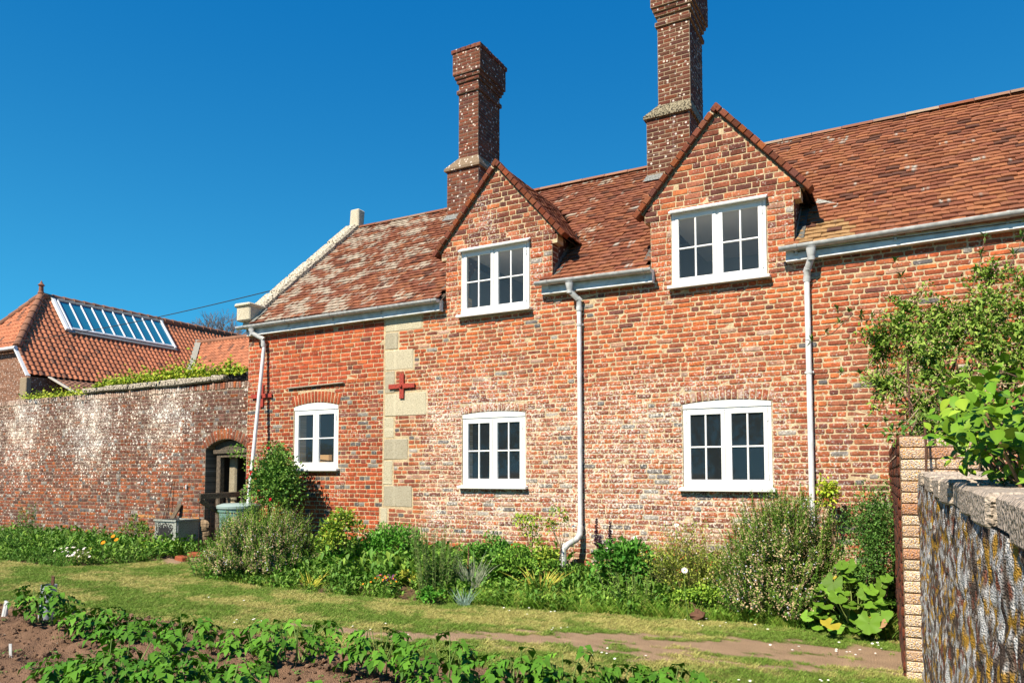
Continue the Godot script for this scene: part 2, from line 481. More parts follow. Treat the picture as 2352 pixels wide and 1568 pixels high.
# x0, x1, sill top, springing, arch rise, voussoir height
var arches := [[-9.99, -8.925, 1.575, 2.70, 0.065, 0.205], [-6.335, -5.195, 1.29, 2.42, 0.035, 0.125], [-2.77, -1.60, 1.285, 2.42, 0.042, 0.14]]
var dorm_win := [[-6.36, -5.117, 4.02, 5.065], [-2.89, -1.615, 4.065, 5.10]]
var quoins := [[-7.91, -7.13, 3.885, 4.36], [-7.91, -7.62, 3.58, 3.885], [-7.91, -7.30, 3.225, 3.58], [-7.91, -7.68, 2.84, 3.225], [-7.91, -7.03, 2.44, 2.84], [-7.915, -7.69, 2.075, 2.44], [-7.92, -7.40, 1.71, 2.075], [-7.92, -7.713, 1.29, 1.71], [-7.92, -7.31, 0.92, 1.29], [-7.98, -7.81, 0.64, 0.92]]

func arch_y(a: Array, x: float, extra := 0.0) -> float:
	var hc: float = (a[1] - a[0]) * 0.5
	var r: float = (hc * hc + a[4] * a[4]) / (2.0 * a[4])
	var yc: float = a[3] + a[4] - r
	var dx: float = x - (a[0] + a[1]) * 0.5
	return yc + sqrt(maxf((r + extra) * (r + extra) - dx * dx, 0.0))

func cut(list: Array, lo: float, hi: float) -> Array:
	var out := []
	for s in list:
		if hi <= s[0] or lo >= s[1]:
			out.append(s)
			continue
		if lo - s[0] > 0.03: out.append([s[0], lo])
		if s[1] - hi > 0.03: out.append([hi, s[1]])
	return out

func pick(list: Array) -> Color:
	var c: Color = list[rg.randi() % list.size()]
	return c * rf(0.88, 1.12)

var red_a := [Color(0.46, 0.098, 0.042), Color(0.43, 0.088, 0.038), Color(0.39, 0.080, 0.038), Color(0.48, 0.118, 0.045), Color(0.34, 0.075, 0.038)]
var red_b := [Color(0.42, 0.125, 0.058), Color(0.36, 0.100, 0.050), Color(0.38, 0.135, 0.072), Color(0.30, 0.092, 0.052), Color(0.46, 0.145, 0.058), Color(0.33, 0.122, 0.074), Color(0.27, 0.092, 0.058)]
var dark_b := [Color(0.18, 0.058, 0.040), Color(0.22, 0.072, 0.046), Color(0.15, 0.058, 0.046), Color(0.25, 0.080, 0.044)]
var blue_b := [Color(0.14, 0.125, 0.125), Color(0.20, 0.18, 0.17), Color(0.11, 0.10, 0.105), Color(0.28, 0.25, 0.23)]
var pale_b := [Color(0.48, 0.27, 0.19), Color(0.44, 0.22, 0.15), Color(0.50, 0.32, 0.25), Color(0.42, 0.20, 0.13)]

func facade_color(x: float, y: float, header: bool) -> Color:
	var r := rg.randf()
	if y > 4.95:                                        # dormer gables: burnt and orange bricks mixed
		if r < 0.58: return pick(dark_b) * 0.9
		return pick(red_b) * 1.05
	if x < -7.92:
		if y > 3.05:
			return pick(red_a) if r < 0.93 else pick(dark_b)
		if y > 1.55:
			if r < 0.09: return pick(blue_b)
			return pick(red_a) * 0.78 if r < 0.7 else pick(dark_b) * 1.4
		if header and r < 0.22: return pick(blue_b) * 0.9
		return pick(red_a) * 0.92
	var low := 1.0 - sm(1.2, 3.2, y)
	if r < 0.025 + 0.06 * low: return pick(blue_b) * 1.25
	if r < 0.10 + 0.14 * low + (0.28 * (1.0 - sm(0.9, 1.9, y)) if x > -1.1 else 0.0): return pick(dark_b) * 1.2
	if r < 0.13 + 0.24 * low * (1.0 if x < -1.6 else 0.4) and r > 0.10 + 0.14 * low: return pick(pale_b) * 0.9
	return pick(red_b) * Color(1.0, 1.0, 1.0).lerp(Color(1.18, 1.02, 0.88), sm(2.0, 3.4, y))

# bricks along one course between x = a and b
func course(out: Array, y: float, h: float, a: float, b: float, kind: String, row: int, where: int) -> void:
	var x := a
	var n := rg.randi() % 3
	if kind == "english":
		x = a - (0.056 if row % 2 else 0.0)
	elif a < -7.0 or b - a > 2.0:
		x = a - rf(0.0, 0.15)
	while x < b - 0.02:
		var header := false
		if kind == "english": header = row % 2 == 1
		elif kind == "stretch": header = rg.randf() < 0.12
		else:
			header = n % 2 == 1 if row % 3 else n % 4 == 3
		n += 1
		var w := (0.113 if header else 0.226) * rf(0.95, 1.05)
		var e := minf(x + w, b)
		if b - e < 0.045: e = b
		var s := maxf(x, a)
		x = e
		if e - s < 0.03: continue
		var jx := rf(0.013, 0.019); var jy := rf(0.013, 0.019)
		if kind != "rough": jx *= 0.75; jy *= 0.8
		var cx := (s + e) * 0.5
		var sag := 0.006 * sin(cx * 1.3 + 0.7) + 0.004 * sin(cx * 4.1 + y * 3.0)
		var eroded := rg.randf() < 0.06
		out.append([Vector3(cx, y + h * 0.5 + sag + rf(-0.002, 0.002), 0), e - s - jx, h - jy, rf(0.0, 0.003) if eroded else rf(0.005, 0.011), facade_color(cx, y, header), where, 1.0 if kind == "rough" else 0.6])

func facade_bricks() -> Array:
	var out := []
	# x < -7.92: the newer red panel; then the old wall; then both gables
	var y := -0.05
	var row := 0
	while y < EAVE - 0.02:
		var h := 0.074 if y < 3.0 else 0.079
		var spans := [[HX0, -7.925]]
		spans = trim(spans, y, h)
		for s in spans: course(out, y, h, s[0], s[1], "english" if y < 3.0 else "stretch", row, 0)
		y += h
		row += 1
	y = -0.05
	row = 0
	while y < EAVE - 0.02:
		var h := lerpf(0.0735, 0.0665, clampf(y / 4.3, 0.0, 1.0))
		var spans := trim([[-7.92, HX1]], y, h)
		for s in spans: course(out, y, h, s[0], s[1], "rough", row, 0)
		y += h
		row += 1
	for k in 2:
		var d: Dictionary = dormers[k]
		y = EAVE
		row = 0
		while y < d.apex - 0.12:
			var h := 0.0825
			var lo: float = d.xl; var hi: float = d.xr
			if y > d.eave - 0.22:
				lo -= 0.085; hi += 0.085
			var half: float = (d.apex - 0.105 - (y + h * 0.75)) / DSL
			lo = maxf(lo, d.cx - half); hi = minf(hi, d.cx + half)
			if hi - lo > 0.05:
				for s in trim([[lo, hi]], y, h): course(out, y, h, s[0], s[1], "mid", row, 1 + k)
			y += h
			row += 1
	return out

func trim(spans: Array, y: float, h: float) -> Array:
	var m := y + h * 0.5
	for a in arches:
		if m > a[2] - 0.05 and m < a[3] + 0.02:
			spans = cut(spans, a[0] - 0.005, a[1] + 0.005)
		elif m >= a[3] + 0.02 and m < a[3] + a[4] + a[5] + h * 0.4:
			var half := 0.0
			for k in 30:
				var dx: float = (a[1] - a[0]) * 0.5 * (k + 1) / 30.0
				if arch_y(a, (a[0] + a[1]) * 0.5 + dx, a[5]) > m - h * 0.2: half = dx
			if half > 0.0: spans = cut(spans, (a[0] + a[1]) * 0.5 - half - 0.03, (a[0] + a[1]) * 0.5 + half + 0.03)
	for a in dorm_win:
		if m > a[2] - 0.04 and m < a[3] + 0.02: spans = cut(spans, a[0] - 0.004, a[1] + 0.004)
	for q in quoins:
		if m > q[2] and m < q[3]: spans = cut(spans, q[0] - 0.012, q[1] + 0.012)
	if m < 0.62: spans = cut(spans, -8.06, -7.13)
	return spans

# a slab of mortar with rectangular holes, thickness back from z = 0
func holed(mb: MB, x0: float, x1: float, y0: float, y1: float, holes: Array, back: float, col: Color) -> void:
	var ys := [y0, y1]
	for h in holes:
		for e in [h[2], h[3]]:
			if e > y0 and e < y1: ys.append(e)
	ys.sort()
	for k in ys.size() - 1:
		if ys[k + 1] - ys[k] < 1e-4: continue
		var m: float = (ys[k] + ys[k + 1]) * 0.5
		var sp := [[x0, x1]]
		for h in holes:
			if m > h[2] and m < h[3]: sp = cut(sp, h[0], h[1])
		for s in sp: mb.box(Vector3(s[0], ys[k], back), Vector3(s[1], ys[k + 1], 0.0), col)

const MORTAR := Color(0.66, 0.52, 0.33)

func house() -> void:
	var h := thing("brick_cottage", "long red brick cottage with two gabled dormers, tiled roof and two tall chimneys", "house", Vector3(-5, 0, 0))
	var fa := func() -> MB: return MB.new(X / 14.0, -Y / 7.0, Vector2(12.0 / 14.0, 1.0))
	# --- walls
	var wall: MB = fa.call()
	var holes := []
	for a in arches: holes.append([a[0], a[1], a[2] - 0.05, a[3] + a[4] + 0.004])
	for a in dorm_win: holes.append([a[0], a[1], a[2] - 0.05, a[3] + 0.01])
	holed(wall, HX0, HX1, -0.3, EAVE, holes, -0.32, MORTAR)
	for a in arches:                                    # spandrels over the arches
		for k in 16:
			var xa: float = lerpf(a[0], a[1], k / 16.0); var xb: float = lerpf(a[0], a[1], (k + 1) / 16.0)
			var ya := arch_y(a, xa); var yb := arch_y(a, xb)
			var top: float = a[3] + a[4] + 0.004
			wall.quad(Vector3(xa, ya, 0), Vector3(xb, yb, 0), Vector3(xb, top, 0), Vector3(xa, top, 0), MORTAR)
			wall.quad(Vector3(xa, ya, -0.3), Vector3(xb, yb, -0.3), Vector3(xb, yb, 0), Vector3(xa, ya, 0), MORTAR)
	var wnode := part("wall", wall, M.facade, h)
	var dn := [wnode]
	for k in 2:
		var d: Dictionary = dormers[k]
		var g: MB = fa.call()
		holed(g, d.xl, d.xr, EAVE, d.eave, [holes[3 + k]], -0.22, MORTAR)
		g.box(Vector3(d.xl - 0.085, d.eave - 0.2, -0.22), Vector3(d.xl, d.eave - 0.08, -0.001), MORTAR)
		g.box(Vector3(d.xr, d.eave - 0.2, -0.22), Vector3(d.xr + 0.085, d.eave - 0.08, -0.001), MORTAR)
		var ap := Vector3(d.cx, d.apex - 0.10, 0)
		var l := Vector3(d.cx - (d.apex - 0.10 - d.eave) / DSL, d.eave, 0); var r := Vector3(d.cx + (d.apex - 0.10 - d.eave) / DSL, d.eave, 0)
		g.flat(l, r, ap, MORTAR)
		g.flat(r - Z * 0.22, l - Z * 0.22, ap - Z * 0.22, MORTAR)
		g.quad(l, l - Z * 0.22, r - Z * 0.22, r, MORTAR)
		dn.append(part("dormer_gable", g, M.facade, h))
	# --- bricks: the 300 that show largest singly, the rest joined
	var list := facade_bricks()
	list.sort_custom(func(p, q): return p[1] * p[2] / (p[0] - EYE).length_squared() > q[1] * q[2] / (q[0] - EYE).length_squared())
	var rest := [fa.call(), fa.call(), fa.call()]
	var single := 0
	for b in list:
		var alone: bool = single < 300 and b[1] > 0.15 and b[0].x < 0.9 and b[0].y > 0.9
		var mb: MB = fa.call() if alone else rest[b[5]]
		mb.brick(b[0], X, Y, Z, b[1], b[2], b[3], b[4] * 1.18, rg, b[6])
		if alone:
			single += 1
			part("brick", mb, M.facade, dn[b[5]])
	for k in 3: part("brickwork", rest[k], M.facade, dn[k], true)
	# --- arches of bricks on end
	for a in arches:
		var node := group_node("window_arch", h)
		var hc: float = (a[1] - a[0]) * 0.5
		var r: float = (hc * hc + a[4] * a[4]) / (2.0 * a[4])
		var c := Vector3((a[0] + a[1]) * 0.5, a[3] + a[4] - r, 0)
		var half := asin((hc + 0.03) / r)
		var n := int(2.0 * half * r / 0.074)
		for k in n:
			var w := lerpf(half, -half, (k + 0.5) / n)
			var up := Vector3(-sin(w), cos(w), 0)
			var mb: MB = fa.call()
			var col := pick(red_a) * 0.9
			if a[0] > -7.0: col = pick(red_b) if rg.randf() < 0.72 else pick(pale_b)
			mb.brick(c + up * (r + a[5] * 0.5), Vector3(up.y, -up.x, 0), up, Z, 2.0 * half * r / n - 0.014, a[5] - 0.01, 0.010, col * 1.1, rg, 0.6)
			part("brick", mb, M.facade, node)
	# --- stone quoins
	var qn := group_node("quoin_stones", h)
	for q in quoins:
		var mb := MB.new()
		var col := Color(0.69, 0.65, 0.53) * rf(0.93, 1.05) if rg.randf() < 0.7 else Color(0.52, 0.49, 0.41)
		mb.cbox(Transform3D(Basis(), Vector3((q[0] + q[1]) * 0.5, (q[2] + q[3]) * 0.5, -0.02)), Vector3(q[1] - q[0] - 0.012, q[3] - q[2] - 0.012, 0.052 + rf(0, 0.006)), 0.012, col, 0.006, rg)
		part("stone", mb, M.stone, qn)
	var foot := MB.new()
	foot.cbox(Transform3D(Basis(), Vector3(-7.60, 0.31, 0.0)), Vector3(0.92, 0.62, 0.12), 0.04, Color(0.34, 0.26, 0.17), 0.02, rg)
	part("stone", foot, M.coping, qn)
	# --- drip ledge over the left window, air grille
	var dl := MB.new()
	dl.cbox(Transform3D(Basis(Z, 0.018), Vector3(-9.46, 3.065, 0.03)), Vector3(1.36, 0.024, 0.05), 0.008, Color(0.50, 0.46, 0.42), 0.006, rg)
	part("drip_ledge", dl, M.stone, h)
	var gr := group_node("air_grille", h)
	for k in 5: one_box("slat", Vector3(-8.92, 0.30 + k * 0.03, 0.008), Vector3(-8.70, 0.318 + k * 0.03, 0.03), M.rust, gr, 0.003)
	windows(h)
	shell(h)
	roof(h)
	for k in 2: dormer_top(h, k)
	gable_coping(h)
	chimneys(h)
	gutters(h)
	tie_plate(h, Vector3(-7.525, 2.945, 0.02), 0.27, 0.21)
	tie_plate(h, Vector3(-10.80, 2.945, 0.02), 0.27, 0.21)

func tie_plate(h: Node3D, c: Vector3, hw: float, hh: float) -> void:
	var n := group_node("wall_tie_plate", h)
	one_box("bar", c + Vector3(-hw, -0.04, 0), c + Vector3(hw, 0.04, 0.022), M.red, n, 0.004)
	one_box("bar", c + Vector3(-0.045, -hh, -0.012), c + Vector3(0.045, hh, 0.016), M.red, n, 0.004)
	one_box("bolt", c + Vector3(-0.022, -0.022, 0.02), c + Vector3(0.022, 0.022, 0.05), M.red, n, 0.006)

# a painted casement window: two leaves, nx by ny panes each
func window(h: Node3D, called: String, x0: float, x1: float, y0: float, y1: float, zf: float, nx: int, head: Array) -> void:
	var w := group_node("window", h)
	w.set_meta("label", called)
	var fr := MB.new()
	var d := 0.075
	var fw := 0.045
	var bar := func(mb: MB, a: Vector3, b: Vector3) -> void: mb.cbox(Transform3D(Basis(), (a + b) * 0.5), (b - a).abs(), 0.005)
	bar.call(fr, Vector3(x0, y0, zf - d), Vector3(x0 + fw, y1, zf))
	bar.call(fr, Vector3(x1 - fw, y0, zf - d), Vector3(x1, y1, zf))
	bar.call(fr, Vector3(x0 + fw, y1 - fw, zf - d), Vector3(x1 - fw, y1, zf))
	bar.call(fr, Vector3(x0 + fw, y0, zf - d), Vector3(x1 - fw, y0 + 0.03, zf))
	var cx := (x0 + x1) * 0.5
	bar.call(fr, Vector3(cx - 0.016, y0 + 0.03, zf - d), Vector3(cx + 0.016, y1 - fw, zf - 0.004))
	part("frame", fr, M.white, w)
	for s in 2:
		var a := (x0 + fw + 0.003) if s == 0 else cx + 0.018
		var b := cx - 0.018 if s == 0 else x1 - fw - 0.003
		var lo := y0 + 0.033; var hi := y1 - fw - 0.003
		var st := 0.052
		var cz := zf + 0.006
		var m := MB.new()
		bar.call(m, Vector3(a, lo, cz - 0.05), Vector3(a + st, hi, cz))
		bar.call(m, Vector3(b - st, lo, cz - 0.05), Vector3(b, hi, cz))
		bar.call(m, Vector3(a + st, hi - st, cz - 0.05), Vector3(b - st, hi, cz))
		bar.call(m, Vector3(a + st, lo, cz - 0.05), Vector3(b - st, lo + 0.075, cz))
		part("casement", m, M.white, w)
		var gx0 := a + st; var gx1 := b - st
		var gy0 := lo + 0.075; var gy1 := hi - st
		var gw := 0.024
		for k in range(1, nx):
			var x := lerpf(gx0, gx1, float(k) / nx)
			one_box("glazing_bar", Vector3(x - gw * 0.5, gy0, cz - 0.036), Vector3(x + gw * 0.5, gy1, cz - 0.006), M.white, w, 0.006)
		var ym := lerpf(gy0, gy1, 0.5)
		one_box("glazing_bar", Vector3(gx0, ym - gw * 0.5, cz - 0.034), Vector3(gx1, ym + gw * 0.5, cz - 0.008), M.white, w, 0.006)
		for k in nx:
			for j in 2:
				var g := MB.new()
				var p := Vector3(lerpf(gx0, gx1, float(k) / nx), lerpf(gy0, gy1, j * 0.5), cz - 0.024 + rf(-0.001, 0.001))
				var q := Vector3(lerpf(gx0, gx1, float(k + 1) / nx), lerpf(gy0, gy1, j * 0.5 + 0.5), 0)
				var t1 := rf(-0.002, 0.002); var t2 := rf(-0.002, 0.002)
				g.quad(p, Vector3(q.x, p.y, p.z + t1), Vector3(q.x, q.y, p.z + t1 + t2), Vector3(p.x, q.y, p.z + t2), Color.WHITE)
				part("pane", g, M.glass, w)
		for j in 2:                                     # dark hinges
			var hx := a - 0.002 if s == 0 else b + 0.002
			var hy := lerpf(lo, hi, 0.12 + 0.76 * j)
			one_box("hinge", Vector3(hx - 0.006, hy - 0.04, cz), Vector3(hx + 0.006, hy + 0.04, cz + 0.008), M.fascia, w, 0.002)
	if head.size() == 6:                                # arched head board
		var m := MB.new()
		for k in 14:
			var xa := lerpf(x0, x1, k / 14.0); var xb := lerpf(x0, x1, (k + 1) / 14.0)
			var ya := arch_y(head, xa) - 0.008; var yb := arch_y(head, xb) - 0.008
			var zz := zf + 0.014
			m.quad(Vector3(xa, y1 - 0.012, zz), Vector3(xb, y1 - 0.012, zz), Vector3(xb, yb, zz), Vector3(xa, ya, zz), Color.WHITE)
			m.quad(Vector3(xa, y1 - 0.012, zz - 0.06), Vector3(xb, y1 - 0.012, zz - 0.06), Vector3(xb, y1 - 0.012, zz), Vector3(xa, y1 - 0.012, zz), Color.WHITE)
		part("head_board", m, M.white, w)
	else:
		var m := MB.new()
		m.cbox(Transform3D(Basis(X, 0.5), Vector3(cx, y1 + 0.012, zf + 0.035)), Vector3(x1 - x0 + 0.05, 0.03, 0.11), 0.006)
		part("drip_board", m, M.white, w)
	var s2 := MB.new()
	s2.cbox(Transform3D(Basis(X, 0.12), Vector3(cx, y0 - 0.02, zf + 0.035)), Vector3(x1 - x0 + 0.10, 0.045, 0.14), 0.008)
	part("sill", s2, M.white, w)

func windows(h: Node3D) -> void:
	var names := ["two-pane-wide white window beside the rose bush", "white ground floor casement between the stone quoin and the middle downpipe", "white ground floor casement above the right rosemary bush"]
	for k in 3:
		var a: Array = arches[k]
		window(h, names[k], a[0] + 0.006, a[1] - 0.006, a[2], a[3] - (0.055 if k == 0 else 0.05), -0.012, 1 if k == 0 else 2, a)
	for k in 2:
		var a: Array = dorm_win[k]
		window(h, ["white casement in the dormer nearest the left chimney", "white casement in the right dormer"][k], a[0] + 0.006, a[1] - 0.006, a[2], a[3], 0.012, 2, [])

# inside: floors, back walls and partitions, so that the windows look into rooms
func shell(h: Node3D) -> void:
	var pale := Color(0.40, 0.50, 0.60)
	var back := MB.new()
	back.box(Vector3(HX0, -0.3, -6.3), Vector3(HX1, EAVE, -5.98), Color(0.3, 0.12, 0.08))
	part("back_wall", back, M.plain, h)
	for x in [HX0, HX1 - 0.3]:
		var g := MB.new()
		g.box(Vector3(x + 0.001, -0.3, -5.98), Vector3(x + 0.299, EAVE, -0.321), Color(0.3, 0.12, 0.08))
		for zz in [[-0.321, RIDGE_Z], [-5.98, RIDGE_Z]]:
			var p := Vector3(x + 0.001, EAVE, zz[0]); var q := Vector3(x + 0.001, EAVE, zz[1])
			var t := Vector3(x + 0.001, ROOF0 - SLOPE * RIDGE_Z - 0.14, RIDGE_Z)
			var o := X * 0.298
			g.flat(p, q, t, Color(0.3, 0.12, 0.08)); g.flat(p + o, q + o, t + o, Color(0.3, 0.12, 0.08))
		part("gable_wall", g, M.plain, h)
	var fl := MB.new()
	fl.box(Vector3(HX0 + 0.3, -0.1, -5.98), Vector3(HX1 - 0.3, 0.02, -0.321), Color(0.14, 0.10, 0.07))
	part("ground_floor", fl, M.plain, h)
	var up := MB.new()
	up.box(Vector3(HX0 + 0.3, 2.95, -5.98), Vector3(HX1 - 0.3, 3.15, -0.321), Color(0.62, 0.54, 0.44))
	part("upper_floor", up, M.plain, h)
	for e in [[-8.3, -8.2, 0.02, 2.95], [-4.0, -3.9, 0.02, 2.95], [-7.0, -6.9, 3.15, 5.2], [-4.05, -3.95, 3.15, 5.2], [-0.9, -0.8, 3.15, 5.2]]:
		var m := MB.new()
		if e[2] > 1.0:
			m.box(Vector3(e[0], e[2], -2.64), Vector3(e[1], e[3], -1.15), pale)
			m.box(Vector3(e[0], e[2], -1.15), Vector3(e[1], 4.38, -0.321), pale)
		else: m.box(Vector3(e[0], e[2], -3.0), Vector3(e[1], e[3], -0.321), Color(0.25, 0.24, 0.22))
		part("partition", m, M.plain, h)
	var pw := MB.new()
	pw.box(Vector3(HX0 + 0.3, 3.15, -2.75), Vector3(HX1 - 0.3, 5.5, -2.65), pale)
	part("partition", pw, M.plain, h)
	var pg := MB.new()
	pg.box(Vector3(-8.2, 0.02, -3.15), Vector3(HX1 - 0.3, 2.95, -3.05), Color(0.10, 0.09, 0.08))
	pg.box(Vector3(HX0 + 0.3, 0.02, -2.6), Vector3(-8.3, 2.95, -2.5), Color(0.35, 0.36, 0.38))
	part("partition", pg, M.plain, h)
	var ce := MB.new()
	for k in 2:
		ce.box(Vector3(dormers[k].xl + 0.14, 5.13, -2.64), Vector3(dormers[k].xr - 0.14, 5.16, -0.23), Color(0.85, 0.85, 0.84))
	part("ceiling", ce, M.plain, h)
	for a in dorm_win:
		one_box("window_board", Vector3(a[0] + 0.02, a[2] - 0.045, -0.60), Vector3(a[1] - 0.02, a[2] - 0.005, -0.09), M.white, h)
	for a in arches:
		one_box("window_board", Vector3(a[0] + 0.02, a[2] - 0.045, -0.34), Vector3(a[1] - 0.02, a[2] - 0.005, -0.10), M.white, h)

func roof_point(x: float, s: float, lift: float) -> Vector3:      # s metres up the slope from the eave
	var z := 0.15 - s * 0.7448
	return Vector3(x, ROOF0 - SLOPE * z, z) + Vector3(0, 0.7448, 0.6673) * lift

func tile(mb: MB, p: Vector3, ax: Vector3, up: Vector3, nn: Vector3, w: float, ln: float, cols: Array, th := 0.014, skew := 0.0) -> void:
	var a := mb.v.size()
	var n := cols.size()
	for k in n:
		var t := float(k) / (n - 1)
		var camber := 0.005 * sin(PI * t)
		var q := p + ax * w * t + nn * (camber + skew * (t - 0.5))
		var sn := (nn + ax * (t - 0.5) * 0.16).normalized()
		mb.vert(q + up * ln - nn * th * 0.9, sn, cols[k] * 0.97)
		mb.vert(q, sn, cols[k])
		mb.vert(q + nn * 0.0, (-up + nn * 0.2).normalized(), cols[k])
		mb.vert(q - nn * th - up * 0.002, -up, cols[k] * 0.9)
	for k in n - 1:
		var b := a + k * 4
		mb.tri(b + 1, b + 5, b + 4); mb.tri(b + 1, b + 4, b)
		mb.tri(b + 3, b + 7, b + 6); mb.tri(b + 3, b + 6, b + 2)
	for e in [0, n - 1]:                                # the sides
		var b: int = a + e * 4
		var o := ax * (-1.0 if e == 0 else 1.0)
		var c0 := mb.vert(mb.v[b], o, cols[e]); mb.vert(mb.v[b + 1], o, cols[e]); mb.vert(mb.v[b + 3], o, cols[e])
		if e == 0: mb.tri(c0, c0 + 2, c0 + 1)
		else: mb.tri(c0, c0 + 1, c0 + 2)

var tile_tones := [Color(0.38, 0.150, 0.082), Color(0.34, 0.130, 0.074), Color(0.41, 0.162, 0.086), Color(0.30, 0.114, 0.070), Color(0.42, 0.175, 0.088), Color(0.36, 0.150, 0.090)]

func tile_cols(x: float, s: float, na: FastNoiseLite, n := 7) -> Array:
	var base: Color = tile_tones[rg.randi() % tile_tones.size()] * rf(0.86, 1.14)
	if x < -3.4: base = base * Color(0.88, 0.86, 0.92)
	if x > -1.35 and x < -0.55 - s * 0.4 and s < 0.62 and s > 0.05: base = Color(0.48, 0.29, 0.14) * rf(0.8, 1.15)
	if rg.randf() < 0.05: base = Color(0.16, 0.075, 0.055)
	# crusts of lichen: colonies that cross from tile to tile, thickest at the left end and along the ridge
	var share := 0.58 * (1.0 - sm(-9.8, -6.0, x)) + 0.22 * (1.0 - sm(-6.0, -2.2, x)) + 0.03
	share += 0.26 * sm(3.2, 4.1, s) * (1.0 - sm(-2.0, -0.2, x)) + 0.25 * (1.0 - sm(-10.9, -10.4, x))
	var own := rf(-0.10, 0.10)
	var out := []
	for k in n:
		var xx := x + 0.165 * k / (n - 1)
		var f := na.get_noise_2d(xx * 13.0, s * 22.0) * 0.75 + na.get_noise_2d(xx * 120.0 + 31.0, s * 95.0) * 0.55 + own
		var m := sm(0.0, 0.16, f - lerpf(0.62, -0.12, clampf(share, 0.0, 1.0)))
		var lich := Color(0.60, 0.52, 0.42) if x < -4.0 else Color(0.58, 0.54, 0.48)
		out.append((base * rf(0.94, 1.06)).lerp(lich * rf(0.85, 1.1), m * 0.9))
	return out

func in_dormer(x: float, y: float, z: float) -> bool:
	for d in dormers:
		var half: float = 0.97 if y < d.eave else (d.apex - 0.02 - y) / DSL
		if z > 0.04: continue
		if absf(x - (d.xl + d.xr) * 0.5) < half: return true
	return false

func roof(h: Node3D) -> void:
	var r := group_node("roof", h)
	var up := Vector3(0, 0.6673, -0.7448); var nn := Vector3(0, 0.7448, 0.6673)
	var deck := MB.new()
	var dk := Color(0.07, 0.045, 0.035)
	var top := (0.15 - RIDGE_Z) / 0.7448
	var strips := [[HX0 + 0.2, dormers[0].xl, 0.0], [dormers[0].xl, dormers[0].xr, 2.85], [dormers[0].xr, dormers[1].xl, 0.0], [dormers[1].xl, dormers[1].xr, 2.85], [dormers[1].xr, HX1, 0.0]]
	for s in strips:
		for b in [[0.0, -0.03], [0.05, -0.16]]:
			var s0: float = maxf(s[2], b[0])
			deck.quad(roof_point(s[0], s0, b[1]), roof_point(s[1], s0, b[1]), roof_point(s[1], top, b[1]), roof_point(s[0], top, b[1]), dk)
	# the slope at the back
	var by := ROOF0 - SLOPE * RIDGE_Z
	deck.quad(Vector3(HX1, EAVE, -6.4), Vector3(HX0 + 0.2, EAVE, -6.4), Vector3(HX0 + 0.2, by - 0.03, RIDGE_Z), Vector3(HX1, by - 0.03, RIDGE_Z), Color(0.2, 0.07, 0.05))
	part("deck", deck, M.plain, r)
	var na := noise(91, 0.11, FastNoiseLite.TYPE_SIMPLEX_SMOOTH, 2)
	var list := []
	for row in int(top / 0.115) + 1:
		var s := row * 0.115
		var x := HX0 + 0.17 - (0.082 if row % 2 else 0.0)
		while x < HX1:
			var w := 0.165 + rf(-0.006, 0.006)
			var a := maxf(x, HX0 + 0.17)
			var p := roof_point(a + w * 0.5, s, 0.0)
			x += w + 0.003
			if in_dormer(p.x, p.y, p.z): continue
			if s < 0.25 and (p.x > -6.68 and p.x < -4.93 or p.x > -3.19 and p.x < -1.42): continue
			list.append([a, s, x - a - 0.003])
	list.sort_custom(func(p, q): return (roof_point(p[0], p[1], 0) - EYE).length_squared() < (roof_point(q[0], q[1], 0) - EYE).length_squared())
	var rest := MB.new()
	var single := 0
	for t in list:
		var alone: bool = single < 300 and t[0] < 1.1 and t[2] > 0.12
		var mb := MB.new() if alone else rest
		var wob := 0.006 * na.get_noise_2d(t[0] * 5.0, t[1] * 9.0) + 0.012 * sin(t[0] * 0.9) * sin(t[1] * 1.5)
		tile(mb, roof_point(t[0], t[1] + rf(-0.006, 0.006), 0.034 + rf(0.0, 0.010) + wob), X.rotated(nn, rf(-0.03, 0.03)), up, nn, t[2], 0.135, tile_cols(t[0], t[1], na), rf(0.022, 0.031), rf(-0.008, 0.008))
		if alone:
			single += 1
			part("tile", mb, M.tile, r)
	part("tiling", rest, M.tile, r, true)
	# ridge tiles
	var x := HX0 + 0.25
	while x < HX1:
		var m := MB.new()
		var y := by + 0.0 + 0.012 * sin(x * 0.8)
		var col := Color(0.36, 0.12, 0.06).lerp(Color(0.5, 0.43, 0.33), rf(0, 0.7)) * rf(0.8, 1.1)
		for k in 7:
			var w0 := lerpf(-1.15, 1.15, k / 7.0); var w1 := lerpf(-1.15, 1.15, (k + 1) / 7.0)
			var p := func(w: float, xx: float) -> Vector3: return Vector3(xx, y + 0.14 * cos(w) - 0.085, RIDGE_Z + 0.14 * sin(w))
			m.quad(p.call(w1, x), p.call(w1, x + 0.45), p.call(w0, x + 0.45), p.call(w0, x), col)
			m.quad(p.call(w0, x), p.call(w0, x) - Y * 0.02, p.call(w1, x) - Y * 0.02, p.call(w1, x), col)
		part("ridge_tile", m, M.tile, r)
		x += 0.458

